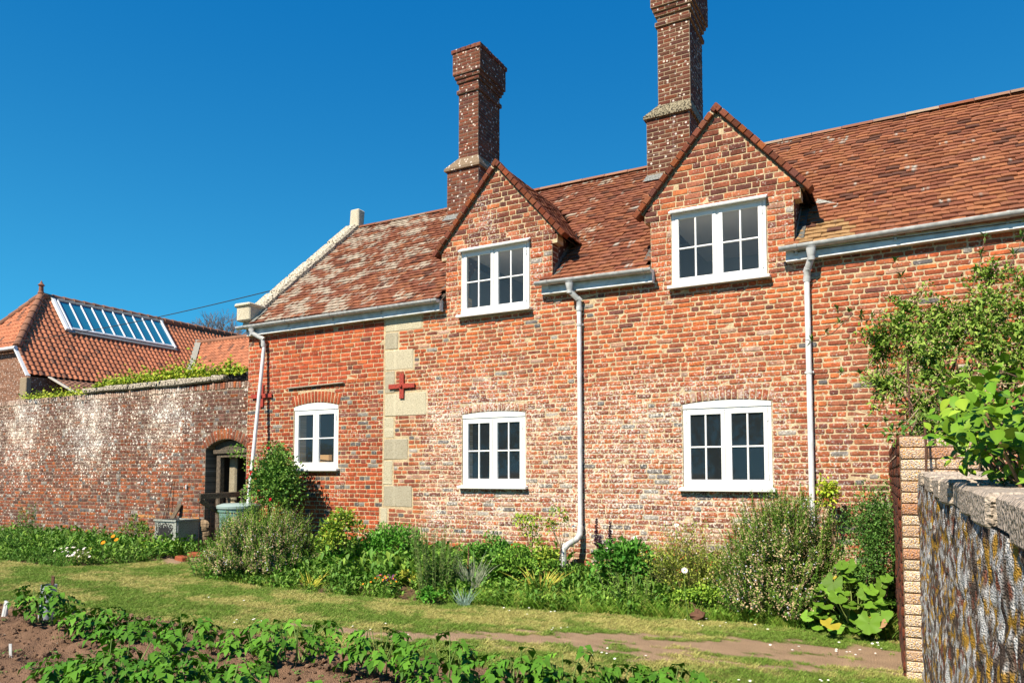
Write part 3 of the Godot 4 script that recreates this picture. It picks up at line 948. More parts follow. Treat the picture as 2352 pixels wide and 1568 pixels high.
func dormer_top(h: Node3D, k: int) -> void:
	var d: Dictionary = dormers[k]
	var g := group_node("dormer_roof", h)
	var deep: float = (ROOF0 - d.apex) / SLOPE - 0.1
	for s in [-1.0, 1.0]:
		var ax := Vector3(s, -DSL, 0).normalized()      # down the slope
		var nn := Vector3(DSL * s, 1.0, 0).normalized()
		var ln: float = (d.apex - d.eave) * sqrt(1.0 + 1.0 / (DSL * DSL)) + 0.05
		# slope sheet, cut where it meets the main roof
		var m := MB.new()
		var a := Vector3(d.cx, d.apex - 0.03, -0.14); var b: Vector3 = a + ax * ln
		var zb: float = (ROOF0 - b.y) / SLOPE
		var q := [b, Vector3(b.x, b.y, minf(zb - 0.1, -0.4)), Vector3(a.x, a.y, deep), a]
		for l in [0.0, -0.05]:
			var o: Vector3 = nn * l
			if s > 0.0: m.quad(q[0] + o, q[1] + o, q[2] + o, q[3] + o, Color(0.12, 0.07, 0.05))
			else: m.quad(q[3] + o, q[2] + o, q[1] + o, q[0] + o, Color(0.12, 0.07, 0.05))
		part("deck", m, M.plain, g)
		var t := MB.new()
		var na := noise(95 + k, 0.1)
		for row in int(ln / 0.1):
			var e: Vector3 = a + ax * (ln - row * 0.1)
			var ze: float = (ROOF0 - e.y) / SLOPE + 0.02
			var zz := -0.13 - (0.08 if row % 2 else 0.0)
			while zz > ze:
				var along := -Z if s > 0 else Z
				var p := Vector3(e.x, e.y, zz) if s > 0 else Vector3(e.x, e.y, zz - 0.165)
				tile(t, p + nn * rf(0.02, 0.028), along, -ax, nn, 0.163, 0.115, tile_cols(-3.5, 1.0, na, 3))
				zz -= 0.166
		part("tiling", t, M.tile, g, true)
		# verge: a course of bricks laid down the slope, proud of the gable
		var n := int(ln / 0.122)
		for j in n + 1:
			var mb := MB.new()
			var c := Vector3(d.cx, d.apex - 0.012, -0.03) + ax * (0.055 + j * 0.121) - nn * 0.01
			if j == 0: c -= ax * 0.02
			var col := pick(red_b) * rf(0.6, 0.95)
			if rg.randf() < 0.25: col = pick(dark_b) * 1.3
			mb.cbox(Transform3D(Basis(ax, nn, ax.cross(nn)), c), Vector3(0.112, 0.078, 0.20 + rf(-0.006, 0.006)), 0.007, col, 0.003, rg)
			part("verge_brick", mb, M.tile, g)
		var bed := MB.new()
		var bc: Vector3 = Vector3(d.cx, d.apex - 0.012, -0.04) + ax * (ln * 0.5)
		bed.boxt(Transform3D(Basis(ax, nn, ax.cross(nn)), bc - nn * 0.01), Vector3(ln, 0.066, 0.17), Color(0.45, 0.36, 0.24))
		bed.boxt(Transform3D(Basis(ax, nn, ax.cross(nn)), bc - nn * 0.062 - Z * 0.02), Vector3(ln - 0.04, 0.03, 0.14), Color(0.20, 0.16, 0.10))
		part("verge_bed", bed, M.plain, g)
		# cheek of the dormer and its lead apron
		var xw: float = d.xl if s < 0.0 else d.xr
		var c0 := Vector3(xw, EAVE + 0.02, -0.22); var c1 := Vector3(xw, d.eave - 0.02, -0.22); var c2 := Vector3(xw, d.eave - 0.02, (ROOF0 - d.eave) / SLOPE - 0.05)
		var ch := MB.new()
		for o in [0.0, -0.12 * s]:
			if s > 0.0: ch.flat(c0 + X * o, c2 + X * o, c1 + X * o, Color(0.16, 0.07, 0.05))
			else: ch.flat(c0 + X * o, c1 + X * o, c2 + X * o, Color(0.16, 0.07, 0.05))
		part("cheek", ch, M.chimney, g)
		# bricks of the cheek's return
		var rb := MB.new()
		var yy := EAVE
		while yy < d.eave - 0.1:
			var dep := minf(0.2, 0.03 + (yy - ROOF0 + 0.2) * 0.8)
			if dep > 0.03: rb.brick(Vector3(xw, yy + 0.041, -dep * 0.5), -Z * s, Y, X * s, dep, 0.07, 0.006, pick(dark_b) if rg.randf() < 0.5 else pick(red_b), rg)
			yy += 0.0825
		if rb.v.size(): part("brickwork", rb, M.chimney, g, true)
		var le := MB.new()
		for j in 7:                                     # stepped lead soaker along the cheek
			var za := -0.02 - j * 0.13
			var p0 := Vector3(xw + s * 0.012, ROOF0 - SLOPE * za + 0.02, za); var p1 := Vector3(xw + s * 0.012, ROOF0 - SLOPE * (za - 0.13) + 0.02, za - 0.13)
			le.quad(p0, p1, p1 + Y * 0.13, p0 + Y * 0.11, Color(0.5, 0.5, 0.52))
			le.quad(p0 + Vector3(s * 0.10, 0.035, 0.0), p1 + Vector3(s * 0.10, 0.035, 0), p1, p0, Color(0.5, 0.5, 0.52))
		if s > 0.0:                                     # pale valley lead at the dormer's foot
			var v0 := Vector3(xw + 0.15, d.eave - 0.06, (ROOF0 - d.eave) / SLOPE + 0.06)
			le.quad(v0, v0 + Vector3(0.26, -0.16, 0.19), v0 + Vector3(0.34, -0.06, 0.11), v0 + Vector3(0.05, 0.12, -0.06), Color(1, 1, 1))
			le.quad(v0 + Vector3(-0.12, -0.02, 0), v0 + Vector3(0.05, -0.24, 0.22), v0 + Vector3(0.26, -0.16, 0.19), v0, Color(0.65, 0.67, 0.7))
		part("lead_flashing", le, M.lead, g)

func gable_coping(h: Node3D) -> void:
	var g := group_node("gable_coping", h)
	var up := Vector3(0, 0.6673, -0.7448); var nn := Vector3(0, 0.7448, 0.6673)
	var cream := Color(0.74, 0.70, 0.61)
	var s := 0.36
	while s < 4.1:
		var ln := minf(rf(0.62, 0.95), 4.15 - s)
		if 4.15 - s - ln < 0.3: ln = 4.15 - s
		var m := MB.new()
		var p := roof_point(-11.16, s + ln * 0.5, 0.06)
		m.cbox(Transform3D(Basis(X, nn, X.cross(nn)), p), Vector3(0.34 + rf(-0.01, 0.01), 0.17, ln - 0.008), 0.05, cream * rf(0.9, 1.08), 0.008, rg)
		part("coping_stone", m, M.coping, g)
		s += ln
	var kn := MB.new()
	kn.cbox(Transform3D(Basis(), Vector3(-11.18, 4.545, 0.0)), Vector3(0.36, 0.30, 0.36), 0.02, cream, 0.004, rg)
	kn.cbox(Transform3D(Basis(), Vector3(-11.18, 4.70, 0.0)), Vector3(0.42, 0.07, 0.44), 0.025, cream * 1.05, 0.004, rg)
	kn.cbox(Transform3D(Basis(X, 0.5), Vector3(-11.18, 4.37, -0.02)), Vector3(0.30, 0.12, 0.22), 0.04, cream * 0.9, 0.006, rg)
	kn.cbox(Transform3D(Basis(X, 0.2), Vector3(-11.18, 4.60, -0.22)), Vector3(0.33, 0.2, 0.3), 0.04, cream * 0.95, 0.006, rg)
	part("kneeler", kn, M.stone, g)
	var ap := MB.new()
	ap.cbox(Transform3D(Basis(X, -0.06), Vector3(-11.12, 7.33, RIDGE_Z - 0.02)), Vector3(0.26, 0.44, 0.22), 0.025, cream, 0.015, rg)
	part("apex_stone", ap, M.stone, g)
	var fl := MB.new()
	var a := roof_point(-10.98, 0.02, 0.05); var b := roof_point(-10.98, 0.5, 0.05)
	fl.quad(a, a + X * 0.09, b + X * 0.07, b, Color(0.75, 0.77, 0.8))
	part("lead_flashing", fl, M.lead, g)

# bricks on one upright face; corner lo, along ax, out az
func brick_face(mb: MB, lo: Vector3, ax: Vector3, az: Vector3, w: float, h: float, tones: Callable, gauge := 0.075, wear := 0.7, fuzz := 0.0) -> void:
	var y := 0.0
	var row := 0
	while y < h - 0.01:
		var g := minf(gauge, h - y)
		if h - y - g < 0.03: g = h - y
		var x := -0.11 if row % 2 else 0.0
		while x < w - 0.01:
			var e := minf(x + 0.22 * rf(0.96, 1.04), w)
			if w - e < 0.05: e = w
			var s := maxf(x, 0.0)
			x = e
			if e - s < 0.02: continue
			mb.brick(lo + ax * ((s + e) * 0.5) + Y * (y + g * 0.5), ax, Y, az, e - s - 0.010, g - 0.011, rf(0.003, 0.008) + rf(0, fuzz), tones.call(), rg, wear)
		y += g
		row += 1

func brick_block(mb: MB, core: MB, lo: Vector3, hi: Vector3, tones: Callable, mortar: Color, gauge := 0.075) -> void:
	core.box(lo, hi, mortar)
	var s := hi - lo
	brick_face(mb, Vector3(lo.x, lo.y, hi.z), X, Z, s.x, s.y, tones, gauge)
	brick_face(mb, Vector3(hi.x, lo.y, hi.z), -Z, X, s.z, s.y, tones, gauge)
	brick_face(mb, Vector3(hi.x, lo.y, lo.z), -X, -Z, s.x, s.y, tones, gauge)
	brick_face(mb, Vector3(lo.x, lo.y, lo.z), Z, -X, s.z, s.y, tones, gauge)

func chimneys(h: Node3D) -> void:
	var tone1 := func() -> Color: return (pick(dark_b) * 1.1 if rg.randf() < 0.5 else Color(0.23, 0.085, 0.052) * rf(0.75, 1.2))
	var tone2 := func() -> Color: return (pick(dark_b) * 0.9 if rg.randf() < 0.55 else Color(0.19, 0.078, 0.052) * rf(0.7, 1.2))
	var spec := [{"x0": -8.31, "x1": -7.56, "s0": -8.05, "s1": -7.585, "base": 7.70, "neck": 7.95, "str": 9.29, "cor": 9.52, "head": 9.75, "top": 10.20, "mort": Color(0.16, 0.11, 0.08)},
		{"x0": -4.04, "x1": -3.27, "s0": -3.83, "s1": -3.255, "base": 7.80, "neck": 8.04, "str": 9.47, "cor": 9.66, "head": 9.90, "top": 10.45, "mort": Color(0.30, 0.23, 0.15)}]
	for k in 2:
		var s: Dictionary = spec[k]
		var g := group_node("chimney", h)
		g.set_meta("label", ["shorter chimney rising behind the left dormer", "tall dark chimney cut by the top of the picture"][k])
		var tone: Callable = [tone1, tone2][k]
		var br := MB.new(); var core := MB.new()
		var zf := -2.50
		var zb := zf - 0.95
		brick_block(br, core, Vector3(s.x0, 6.2, zb), Vector3(s.x1, s.base, zf), tone, s.mort)
		# sloped shoulder
		var b := [Vector3(s.x0 - 0.05, s.base, zf + 0.05), Vector3(s.x1 + 0.05, s.base, zf + 0.05), Vector3(s.x1 + 0.05, s.base, zb - 0.05), Vector3(s.x0 - 0.05, s.base, zb - 0.05)]
		var t := [Vector3(s.s0, s.neck, zf - 0.03), Vector3(s.s1, s.neck, zf - 0.03), Vector3(s.s1, s.neck, zb + 0.04), Vector3(s.s0, s.neck, zb + 0.04)]
		var sh := MB.new()
		var sc := Color(0.34, 0.25, 0.17) if k == 0 else Color(0.33, 0.30, 0.22)
		for j in 4:
			var j2 := (j + 1) % 4
			sh.quad(b[j] + Y * 0.05, b[j2] + Y * 0.05, t[j2], t[j], sc)
			sh.quad(b[j], b[j2], b[j2] + Y * 0.05, b[j] + Y * 0.05, sc * 0.9)
		sh.quad(b[3], b[2], b[1], b[0], sc)
		part("shoulder", sh, M.coping if k == 1 else M.chimney, g)
		var z0 := zf - 0.03; var z1 := zb + 0.04
		var ring := func(lo: float, hi: float, o: float) -> void:
			brick_block(br, core, Vector3(s.s0 - o, lo, z1 - o), Vector3(s.s1 + o, hi, z0 + o), tone, s.mort)
		ring.call(s.neck - 0.02, s.str, 0.0)
		ring.call(s.str, s.str + 0.075, 0.035)
		ring.call(s.str + 0.075, s.cor, 0.0)
		ring.call(s.cor, s.cor + 0.075, 0.035)
		ring.call(s.cor + 0.075, s.cor + 0.15, 0.065)
		ring.call(s.cor + 0.15, s.top - 0.075, 0.095)
		part("core", core, M.plain, g)
		part("brickwork", br, M.chimney, g, true)
		# cap: bricks on edge round the top, oversailing
		var o := 0.125
		var edges := [[Vector3(s.s0 - o, s.top - 0.075, z0 + o), X, s.s1 - s.s0 + 2 * o], [Vector3(s.s1 + o, s.top - 0.075, z0 + o), -Z, z0 - z1 + 2 * o], [Vector3(s.s1 + o, s.top - 0.075, z1 - o), -X, s.s1 - s.s0 + 2 * o], [Vector3(s.s0 - o, s.top - 0.075, z1 - o), Z, z0 - z1 + 2 * o]]
		for e in edges:
			var n := int(e[2] / 0.115)
			for j in n:
				var m := MB.new()
				var inw: Vector3 = Y.cross(e[1])
				var c: Vector3 = e[0] + e[1] * (e[2] * (j + 0.5) / n) + inw * 0.10 + Y * (0.036 + rf(0, 0.012))
				m.cbox(Transform3D(Basis(e[1], Y, e[1].cross(Y)), c), Vector3(e[2] / n - 0.008, 0.085, 0.20), 0.01, tone.call() * 1.25, 0.005, rg)
				part("cap_brick", m, M.chimney, g)
		# lead at its foot
		var f := MB.new()
		var yz := ROOF0 - SLOPE * zf
		f.quad(Vector3(s.x0 - 0.05, yz - 0.04, zf + 0.12), Vector3(s.x0 + 0.3, yz - 0.04, zf + 0.12), Vector3(s.x0 + 0.3, yz + 0.10, zf + 0.014), Vector3(s.x0, yz + 0.10, zf + 0.014), Color(0.7, 0.72, 0.75))
		part("lead_flashing", f, M.lead, g)

func half_pipe(m: MB, a: Vector3, b: Vector3, r: float) -> void:
	for inner in [0, 1]:
		var rr: float = r - inner * 0.004
		var idx := m.v.size()
		for k in 11:
			var w := PI + PI * k / 10.0
			var nn := Vector3(0, sin(w), -cos(w))
			for p in [a, b]: m.vert(p + nn * rr, nn * (1.0 if inner == 0 else -1.0), Color.WHITE)
		for k in 10:
			var p := idx + k * 2
			if inner: m.tri(p, p + 1, p + 3); m.tri(p, p + 3, p + 2)
			else: m.tri(p, p + 3, p + 1); m.tri(p, p + 2, p + 3)
	for e in [a, b]:
		var o := (a - b).normalized() * (1.0 if e == a else -1.0)
		var idx := m.v.size()
		for k in 11:
			var w := PI + PI * k / 10.0
			m.vert(e + Vector3(0, sin(w), -cos(w)) * r, o, Color.WHITE)
		for k in range(1, 10):
			if e == a: m.tri(idx, idx + k + 1, idx + k)
			else: m.tri(idx, idx + k, idx + k + 1)

func gutters(h: Node3D) -> void:
	var runs := [[-11.32, -6.70, 4.235, 4.255], [-4.93, -3.13, 4.30, 4.275], [-1.44, 2.25, 4.31, 4.37]]
	var labels := ["grey gutter left of the left dormer", "short grey gutter between the dormers", "long grey gutter right of the right dormer"]
	for k in 3:
		var r: Array = runs[k]
		var g := group_node("gutter", h)
		g.set_meta("label", labels[k])
		var m := MB.new()
		half_pipe(m, Vector3(r[0], r[2] + 0.045, 0.185), Vector3(r[1], r[3] + 0.045, 0.185), 0.058)
		part("channel", m, M.gutter, g)
		var f := MB.new()
		var x0: float = r[0] + (0.18 if k == 0 else 0.07); var x1: float = r[1] - 0.01
		var fy := func(x: float) -> float: return lerpf(r[2], r[3], inverse_lerp(r[0], r[1], x))
		f.quad(Vector3(x0, fy.call(x0) - 0.13, 0.115), Vector3(x1, fy.call(x1) - 0.13, 0.115), Vector3(x1, fy.call(x1) + 0.06, 0.115), Vector3(x0, fy.call(x0) + 0.06, 0.115), Color.WHITE)
		f.quad(Vector3(x0, fy.call(x0) - 0.13, 0.0), Vector3(x1, fy.call(x1) - 0.13, 0.0), Vector3(x1, fy.call(x1) - 0.13, 0.115), Vector3(x0, fy.call(x0) - 0.13, 0.115), Color.WHITE)
		for xe in [x0, x1]:
			f.quad(Vector3(xe, fy.call(xe) - 0.13, 0.0), Vector3(xe, fy.call(xe) - 0.13, 0.115), Vector3(xe, fy.call(xe) + 0.06, 0.115), Vector3(xe, fy.call(xe) + 0.06, 0.0), Color.WHITE)
		part("fascia", f, M.fascia, g)
		var n := maxi(2, int((r[1] - r[0]) / 0.85))
		for j in n:
			var x: float = lerpf(r[0] + 0.2, r[1] - 0.12, j / float(n - 1))
			var b := MB.new()
			half_pipe(b, Vector3(x - 0.018, fy.call(x) + 0.047, 0.185), Vector3(x + 0.018, fy.call(x) + 0.047, 0.185), 0.066)
			b.cbox(Transform3D(Basis(), Vector3(x, fy.call(x) - 0.02, 0.125)), Vector3(0.03, 0.09, 0.02), 0.004)
			part("bracket", b, M.gutter, g)
	# downpipes
	var r := 0.035
	var pipe := func(called: String, pts: Array, dark: Array, clips: Array) -> void:
		var g := group_node("downpipe", h)
		g.set_meta("label", called)
		var top := MB.new()                             # grey outlet and swan neck
		top.tube(dark, [0.062, 0.044, 0.042, 0.042], 14)
		part("swan_neck", top, M.gutter, g)
		for k in range(1, dark.size()):
			var c := MB.new()
			var dd: Vector3 = (dark[k] - dark[k - 1]).normalized()
			c.tube([dark[k] - dd * 0.03, dark[k] + dd * 0.03], [0.046], 14)
			part("collar", c, M.gutter, g)
		var m := MB.new()
		m.tube(pts, [r], 14)
		part("pipe", m, M.pvc, g)
		for y in clips:
			var t := inverse_lerp(pts[0].y, pts[-1].y, y)
			var p: Vector3 = pts[0].lerp(pts[-1], t)
			var c := MB.new()
			c.tube([p - Y * 0.018, p + Y * 0.018], [r + 0.006], 14)
			c.cbox(Transform3D(Basis(), Vector3(p.x, p.y, p.z * 0.5)), Vector3(0.11, 0.028, 0.02), 0.004)
			part("clip", c, M.gutter if y > 3.0 else M.fascia, g)
	pipe.call("white downpipe slanting into the water butt", [Vector3(-10.70, 3.92, 0.08), Vector3(-10.66, 0.94, 0.42)], [Vector3(-10.93, 4.21, 0.185), Vector3(-10.92, 4.13, 0.18), Vector3(-10.73, 4.02, 0.10), Vector3(-10.71, 3.90, 0.09)], [])
	pipe.call("white downpipe between the dormers", [Vector3(-4.27, 3.92, 0.06), Vector3(-4.27, 0.68, 0.06)], [Vector3(-4.37, 4.27, 0.185), Vector3(-4.37, 4.15, 0.175), Vector3(-4.27, 4.03, 0.07), Vector3(-4.27, 3.9, 0.06)], [3.66])
	pipe.call("white downpipe right of the right dormer", [Vector3(-1.13, 3.98, 0.06), Vector3(-1.13, 0.05, 0.06)], [Vector3(-1.06, 4.30, 0.185), Vector3(-1.06, 4.18, 0.17), Vector3(-1.12, 4.05, 0.08), Vector3(-1.13, 3.94, 0.06)], [2.75])
	var g := group_node("drain_elbow", h)
	var e := MB.new()
	e.tube([Vector3(-4.27, 0.72, 0.06), Vector3(-4.27, 0.60, 0.08), Vector3(-4.29, 0.53, 0.16), Vector3(-4.36, 0.47, 0.30), Vector3(-4.40, 0.40, 0.36), Vector3(-4.40, 0.32, 0.37)], [0.045], 14)
	part("elbow", e, M.gutter, g)
	var p2 := MB.new()
	p2.tube([Vector3(-4.40, 0.33, 0.37), Vector3(-4.41, -0.02, 0.38)], [0.05], 14)
	part("pipe", p2, M.pvc, g)
	for k in 7:                                         # grey painted blots on the pipe's foot
		var b := MB.new()
		var w := rf(0.2, 2.2)
		var c := Vector3(-4.405 + 0.0505 * cos(w), 0.1 + k * 0.03, 0.375 + 0.0505 * sin(w))
		var o := Vector3(cos(w), 0, sin(w))
		b.cbox(Transform3D(Basis(Y.cross(o), Y, o), c), Vector3(0.02, 0.026, 0.003), 0.001)
		part("blot", b, M.fascia, g)

# ---------------------------------------------------------------- walls, barn and things by the door
func garden_wall() -> void:
	var w := thing("garden_wall", "tall lichen-spotted brick garden wall with an arched doorway, left of the cottage", "wall", Vector3(-15, 0, 0))
	var fa := func() -> MB: return MB.new(X / 11.0, -Y / 3.8, Vector2(2.0, 1.0))
	var gx := -21.8
	var door := [-12.35, -11.20, -0.3, 1.96, 0.20, 0.215]
	var mort := Color(0.30, 0.235, 0.18)
	var core: MB = fa.call()
	holed(core, gx, -11.205, -0.3, 3.20, [[door[0], door[1], -0.3, door[3] + door[4]]], -0.36, mort)
	for k in 16:
		var xa: float = lerpf(door[0], door[1], k / 16.0); var xb: float = lerpf(door[0], door[1], (k + 1) / 16.0)
		var ya := arch_y(door, xa); var yb := arch_y(door, xb)
		var top: float = door[3] + door[4]
		core.quad(Vector3(xa, ya, 0), Vector3(xb, yb, 0), Vector3(xb, top, 0), Vector3(xa, top, 0), mort)
		core.quad(Vector3(xa, ya, -0.36), Vector3(xb, yb, -0.36), Vector3(xb, yb, 0), Vector3(xa, ya, 0), mort)
	var wn := part("wall", core, M.garden, w)
	var list := []
	var y := -0.05
	var row := 0
	while y < 3.12:
		var h := 0.0755
		var m := y + h * 0.5
		var sp := [[gx, -11.21]]
		if m < door[3] + 0.02: sp = cut(sp, door[0] - 0.004, door[1])
		elif m < door[3] + door[4] + door[5]:
			var half := 0.0
			for k in 30:
				var dx: float = 0.575 * (k + 1) / 30.0
				if arch_y(door, -11.775 + dx, door[5]) > m - 0.01: half = dx
			if half > 0.0: sp = cut(sp, -11.775 - half - 0.03, -11.2)
		for s in sp:
			var x: float = s[0] - (0.056 if row % 2 else 0.0)
			var n := 0
			while x < s[1] - 0.02:
				var head := row % 4 == 1 or n % 2 == 1
				n += 1
				var e := minf(x + (0.113 if head else 0.225) * rf(0.96, 1.04), s[1])
				if s[1] - e < 0.045: e = s[1]
				var a := maxf(x, s[0])
				x = e
				if e - a < 0.03: continue
				var cx := (a + e) * 0.5
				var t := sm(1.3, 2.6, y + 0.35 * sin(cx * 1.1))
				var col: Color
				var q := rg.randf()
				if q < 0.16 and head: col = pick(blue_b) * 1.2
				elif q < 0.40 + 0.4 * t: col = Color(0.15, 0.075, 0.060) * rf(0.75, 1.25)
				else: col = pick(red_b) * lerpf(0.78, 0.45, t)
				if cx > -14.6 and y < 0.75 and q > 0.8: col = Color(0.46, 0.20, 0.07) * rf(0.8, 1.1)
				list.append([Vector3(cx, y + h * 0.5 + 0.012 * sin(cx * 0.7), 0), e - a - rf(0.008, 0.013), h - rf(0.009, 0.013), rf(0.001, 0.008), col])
		y += h
		row += 1
	list.sort_custom(func(p, q): return p[1] / (p[0] - EYE).length() > q[1] / (q[0] - EYE).length())
	var rest: MB = fa.call()
	var single := 0
	for b in list:
		var alone: bool = single < 300 and b[1] > 0.15 and b[0].y > 0.6
		var mb: MB = fa.call() if alone else rest
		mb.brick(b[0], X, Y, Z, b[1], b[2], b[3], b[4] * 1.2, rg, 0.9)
		if alone:
			single += 1
			part("brick", mb, M.garden, wn)
	part("brickwork", rest, M.garden, wn, true)
	# brick-on-edge course along the top
	var tn := group_node("top_course", w)
	var x := gx
	while x < -11.22:
		var mb: MB = fa.call()
		var col := Color(0.34, 0.22, 0.17) * rf(0.7, 1.25)
		if x > -13.0 and rg.randf() < 0.3: col = pick(red_b)
		mb.cbox(Transform3D(Basis(Z, rf(-0.03, 0.03)), Vector3(x + 0.036, 3.20 + rf(-0.008, 0.012), -0.17)), Vector3(0.066, 0.13, 0.37), 0.012, col * 1.2, 0.004, rg)
		part("edge_brick", mb, M.garden, tn)
		x += 0.075
	# slabs of stone on the right-hand stretch
	var cn := group_node("coping", w)
	x = -16.4
	while x < -11.9:
		var ln := minf(rf(0.7, 1.15), -11.85 - x)
		var m := MB.new()
		m.cbox(Transform3D(Basis(Z, rf(-0.01, 0.012)), Vector3(x + ln * 0.5, 3.335 + 0.02 * (x + 16.4) / 4.5, -0.16)), Vector3(ln - 0.015, 0.125, 0.46), 0.025, Color(0.60, 0.56, 0.50) * rf(0.8, 1.1), 0.022, rg)
		part("coping_stone", m, M.coping, cn)
		x += ln
	var tar := MB.new()
	tar.cbox(Transform3D(Basis(), Vector3(-11.56, 3.36, -0.22)), Vector3(0.62, 0.2, 0.3), 0.05, Color(0.03, 0.03, 0.032), 0.03, rg)
	part("dark_block", tar, M.stone, cn)
	# arch ring
	var an := group_node("door_arch", w)
	var hc: float = (door[1] - door[0]) * 0.5
	var r: float = (hc * hc + door[4] * door[4]) / (2.0 * door[4])
	var c := Vector3(-11.775, door[3] + door[4] - r, 0)
	var half := asin(hc / r)
	for k in 16:
		var t := lerpf(half, -half, (k + 0.5) / 16.0)
		var up := Vector3(-sin(t), cos(t), 0)
		var mb: MB = fa.call()
		mb.brick(c + up * (r + 0.105), Vector3(up.y, -up.x, 0), up, Z, 2.0 * half * r / 16.0 - 0.012, 0.205, 0.008, pick(red_b) * 0.85, rg, 0.8)
		part("brick", mb, M.garden, an)
	# timber frame in the doorway
	var f := group_node("door_frame", w)
	var post := func(x0: float, x1: float, col: Color, z: float) -> void:
		var m := MB.new()
		m.cbox(Transform3D(Basis(), Vector3((x0 + x1) * 0.5, 0.95, z)), Vector3(x1 - x0, 1.95, 0.11), 0.012, col, 0.006, rg)
		part("post", m, M.wood, f)
	post.call(-12.17, -12.05, Color(1.0, 0.95, 0.88), -0.16)
	post.call(-11.34, -11.22, Color(0.9, 0.85, 0.8), -0.16)
	var hd := MB.new()
	for k in 12:
		var xa := lerpf(-12.22, -11.22, k / 12.0); var xb := lerpf(-12.22, -11.22, (k + 1) / 12.0)
		var ya := arch_y(door, xa) - 0.03; var yb := arch_y(door, xb) - 0.03
		hd.quad(Vector3(xa, 1.90, -0.12), Vector3(xb, 1.90, -0.12), Vector3(xb, yb, -0.12), Vector3(xa, ya, -0.12), Color(0.7, 0.68, 0.62))
	hd.cbox(Transform3D(Basis(Z, 0.02), Vector3(-11.70, 1.92, -0.10)), Vector3(1.05, 0.085, 0.06), 0.01, Color(0.8, 0.76, 0.7), 0.004, rg)
	hd.cbox(Transform3D(Basis(Z, 0.01), Vector3(-11.66, 1.83, -0.13)), Vector3(0.8, 0.06, 0.05), 0.01, Color(1, 0.92, 0.8), 0.004, rg)
	part("lintel", hd, M.wood, f)
	var jm := MB.new()
	jm.cbox(Transform3D(Basis(), Vector3(-11.93, 1.40, -0.34)), Vector3(0.20, 0.92, 0.10), 0.03, Color(0.42, 0.38, 0.30), 0.012, rg)
	jm.cbox(Transform3D(Basis(), Vector3(-11.95, 0.45, -0.34)), Vector3(0.18, 0.95, 0.10), 0.03, Color(0.34, 0.29, 0.22), 0.012, rg)
	part("stone_jamb", jm, M.stone, f)
	var st := MB.new()
	for k in 5:
		st.cbox(Transform3D(Basis(Z, rf(-0.1, 0.1)), Vector3(-12.28 + rf(-0.03, 0.03), 0.14 + k * 0.09, 0.05)), Vector3(0.22, 0.16, 0.12), 0.05, Color(0.30, 0.22, 0.15) * rf(0.8, 1.1), 0.02, rg)
	part("worn_footing", st, M.stone, f)
	# the dark passage behind
	var ps := MB.new()
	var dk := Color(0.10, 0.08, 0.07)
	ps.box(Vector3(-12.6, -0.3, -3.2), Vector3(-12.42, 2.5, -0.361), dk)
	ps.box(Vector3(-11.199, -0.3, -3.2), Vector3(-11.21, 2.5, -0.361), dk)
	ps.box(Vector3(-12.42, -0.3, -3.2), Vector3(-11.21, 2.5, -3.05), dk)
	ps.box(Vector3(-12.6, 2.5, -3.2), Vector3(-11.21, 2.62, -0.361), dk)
	part("passage", ps, M.plain, w)

func rot_box(mb: MB, a: Vector3, b: Vector3, w: float, d: float, col := Color.WHITE, side := Vector3.UP) -> void:
	var ax := (b - a).normalized()
	var az := ax.cross(side).normalized()
	if az.length() < 0.1: az = ax.cross(X).normalized()
	mb.cbox(Transform3D(Basis(ax, az.cross(ax), az), (a + b) * 0.5), Vector3((b - a).length(), w, d), 0.006, col)

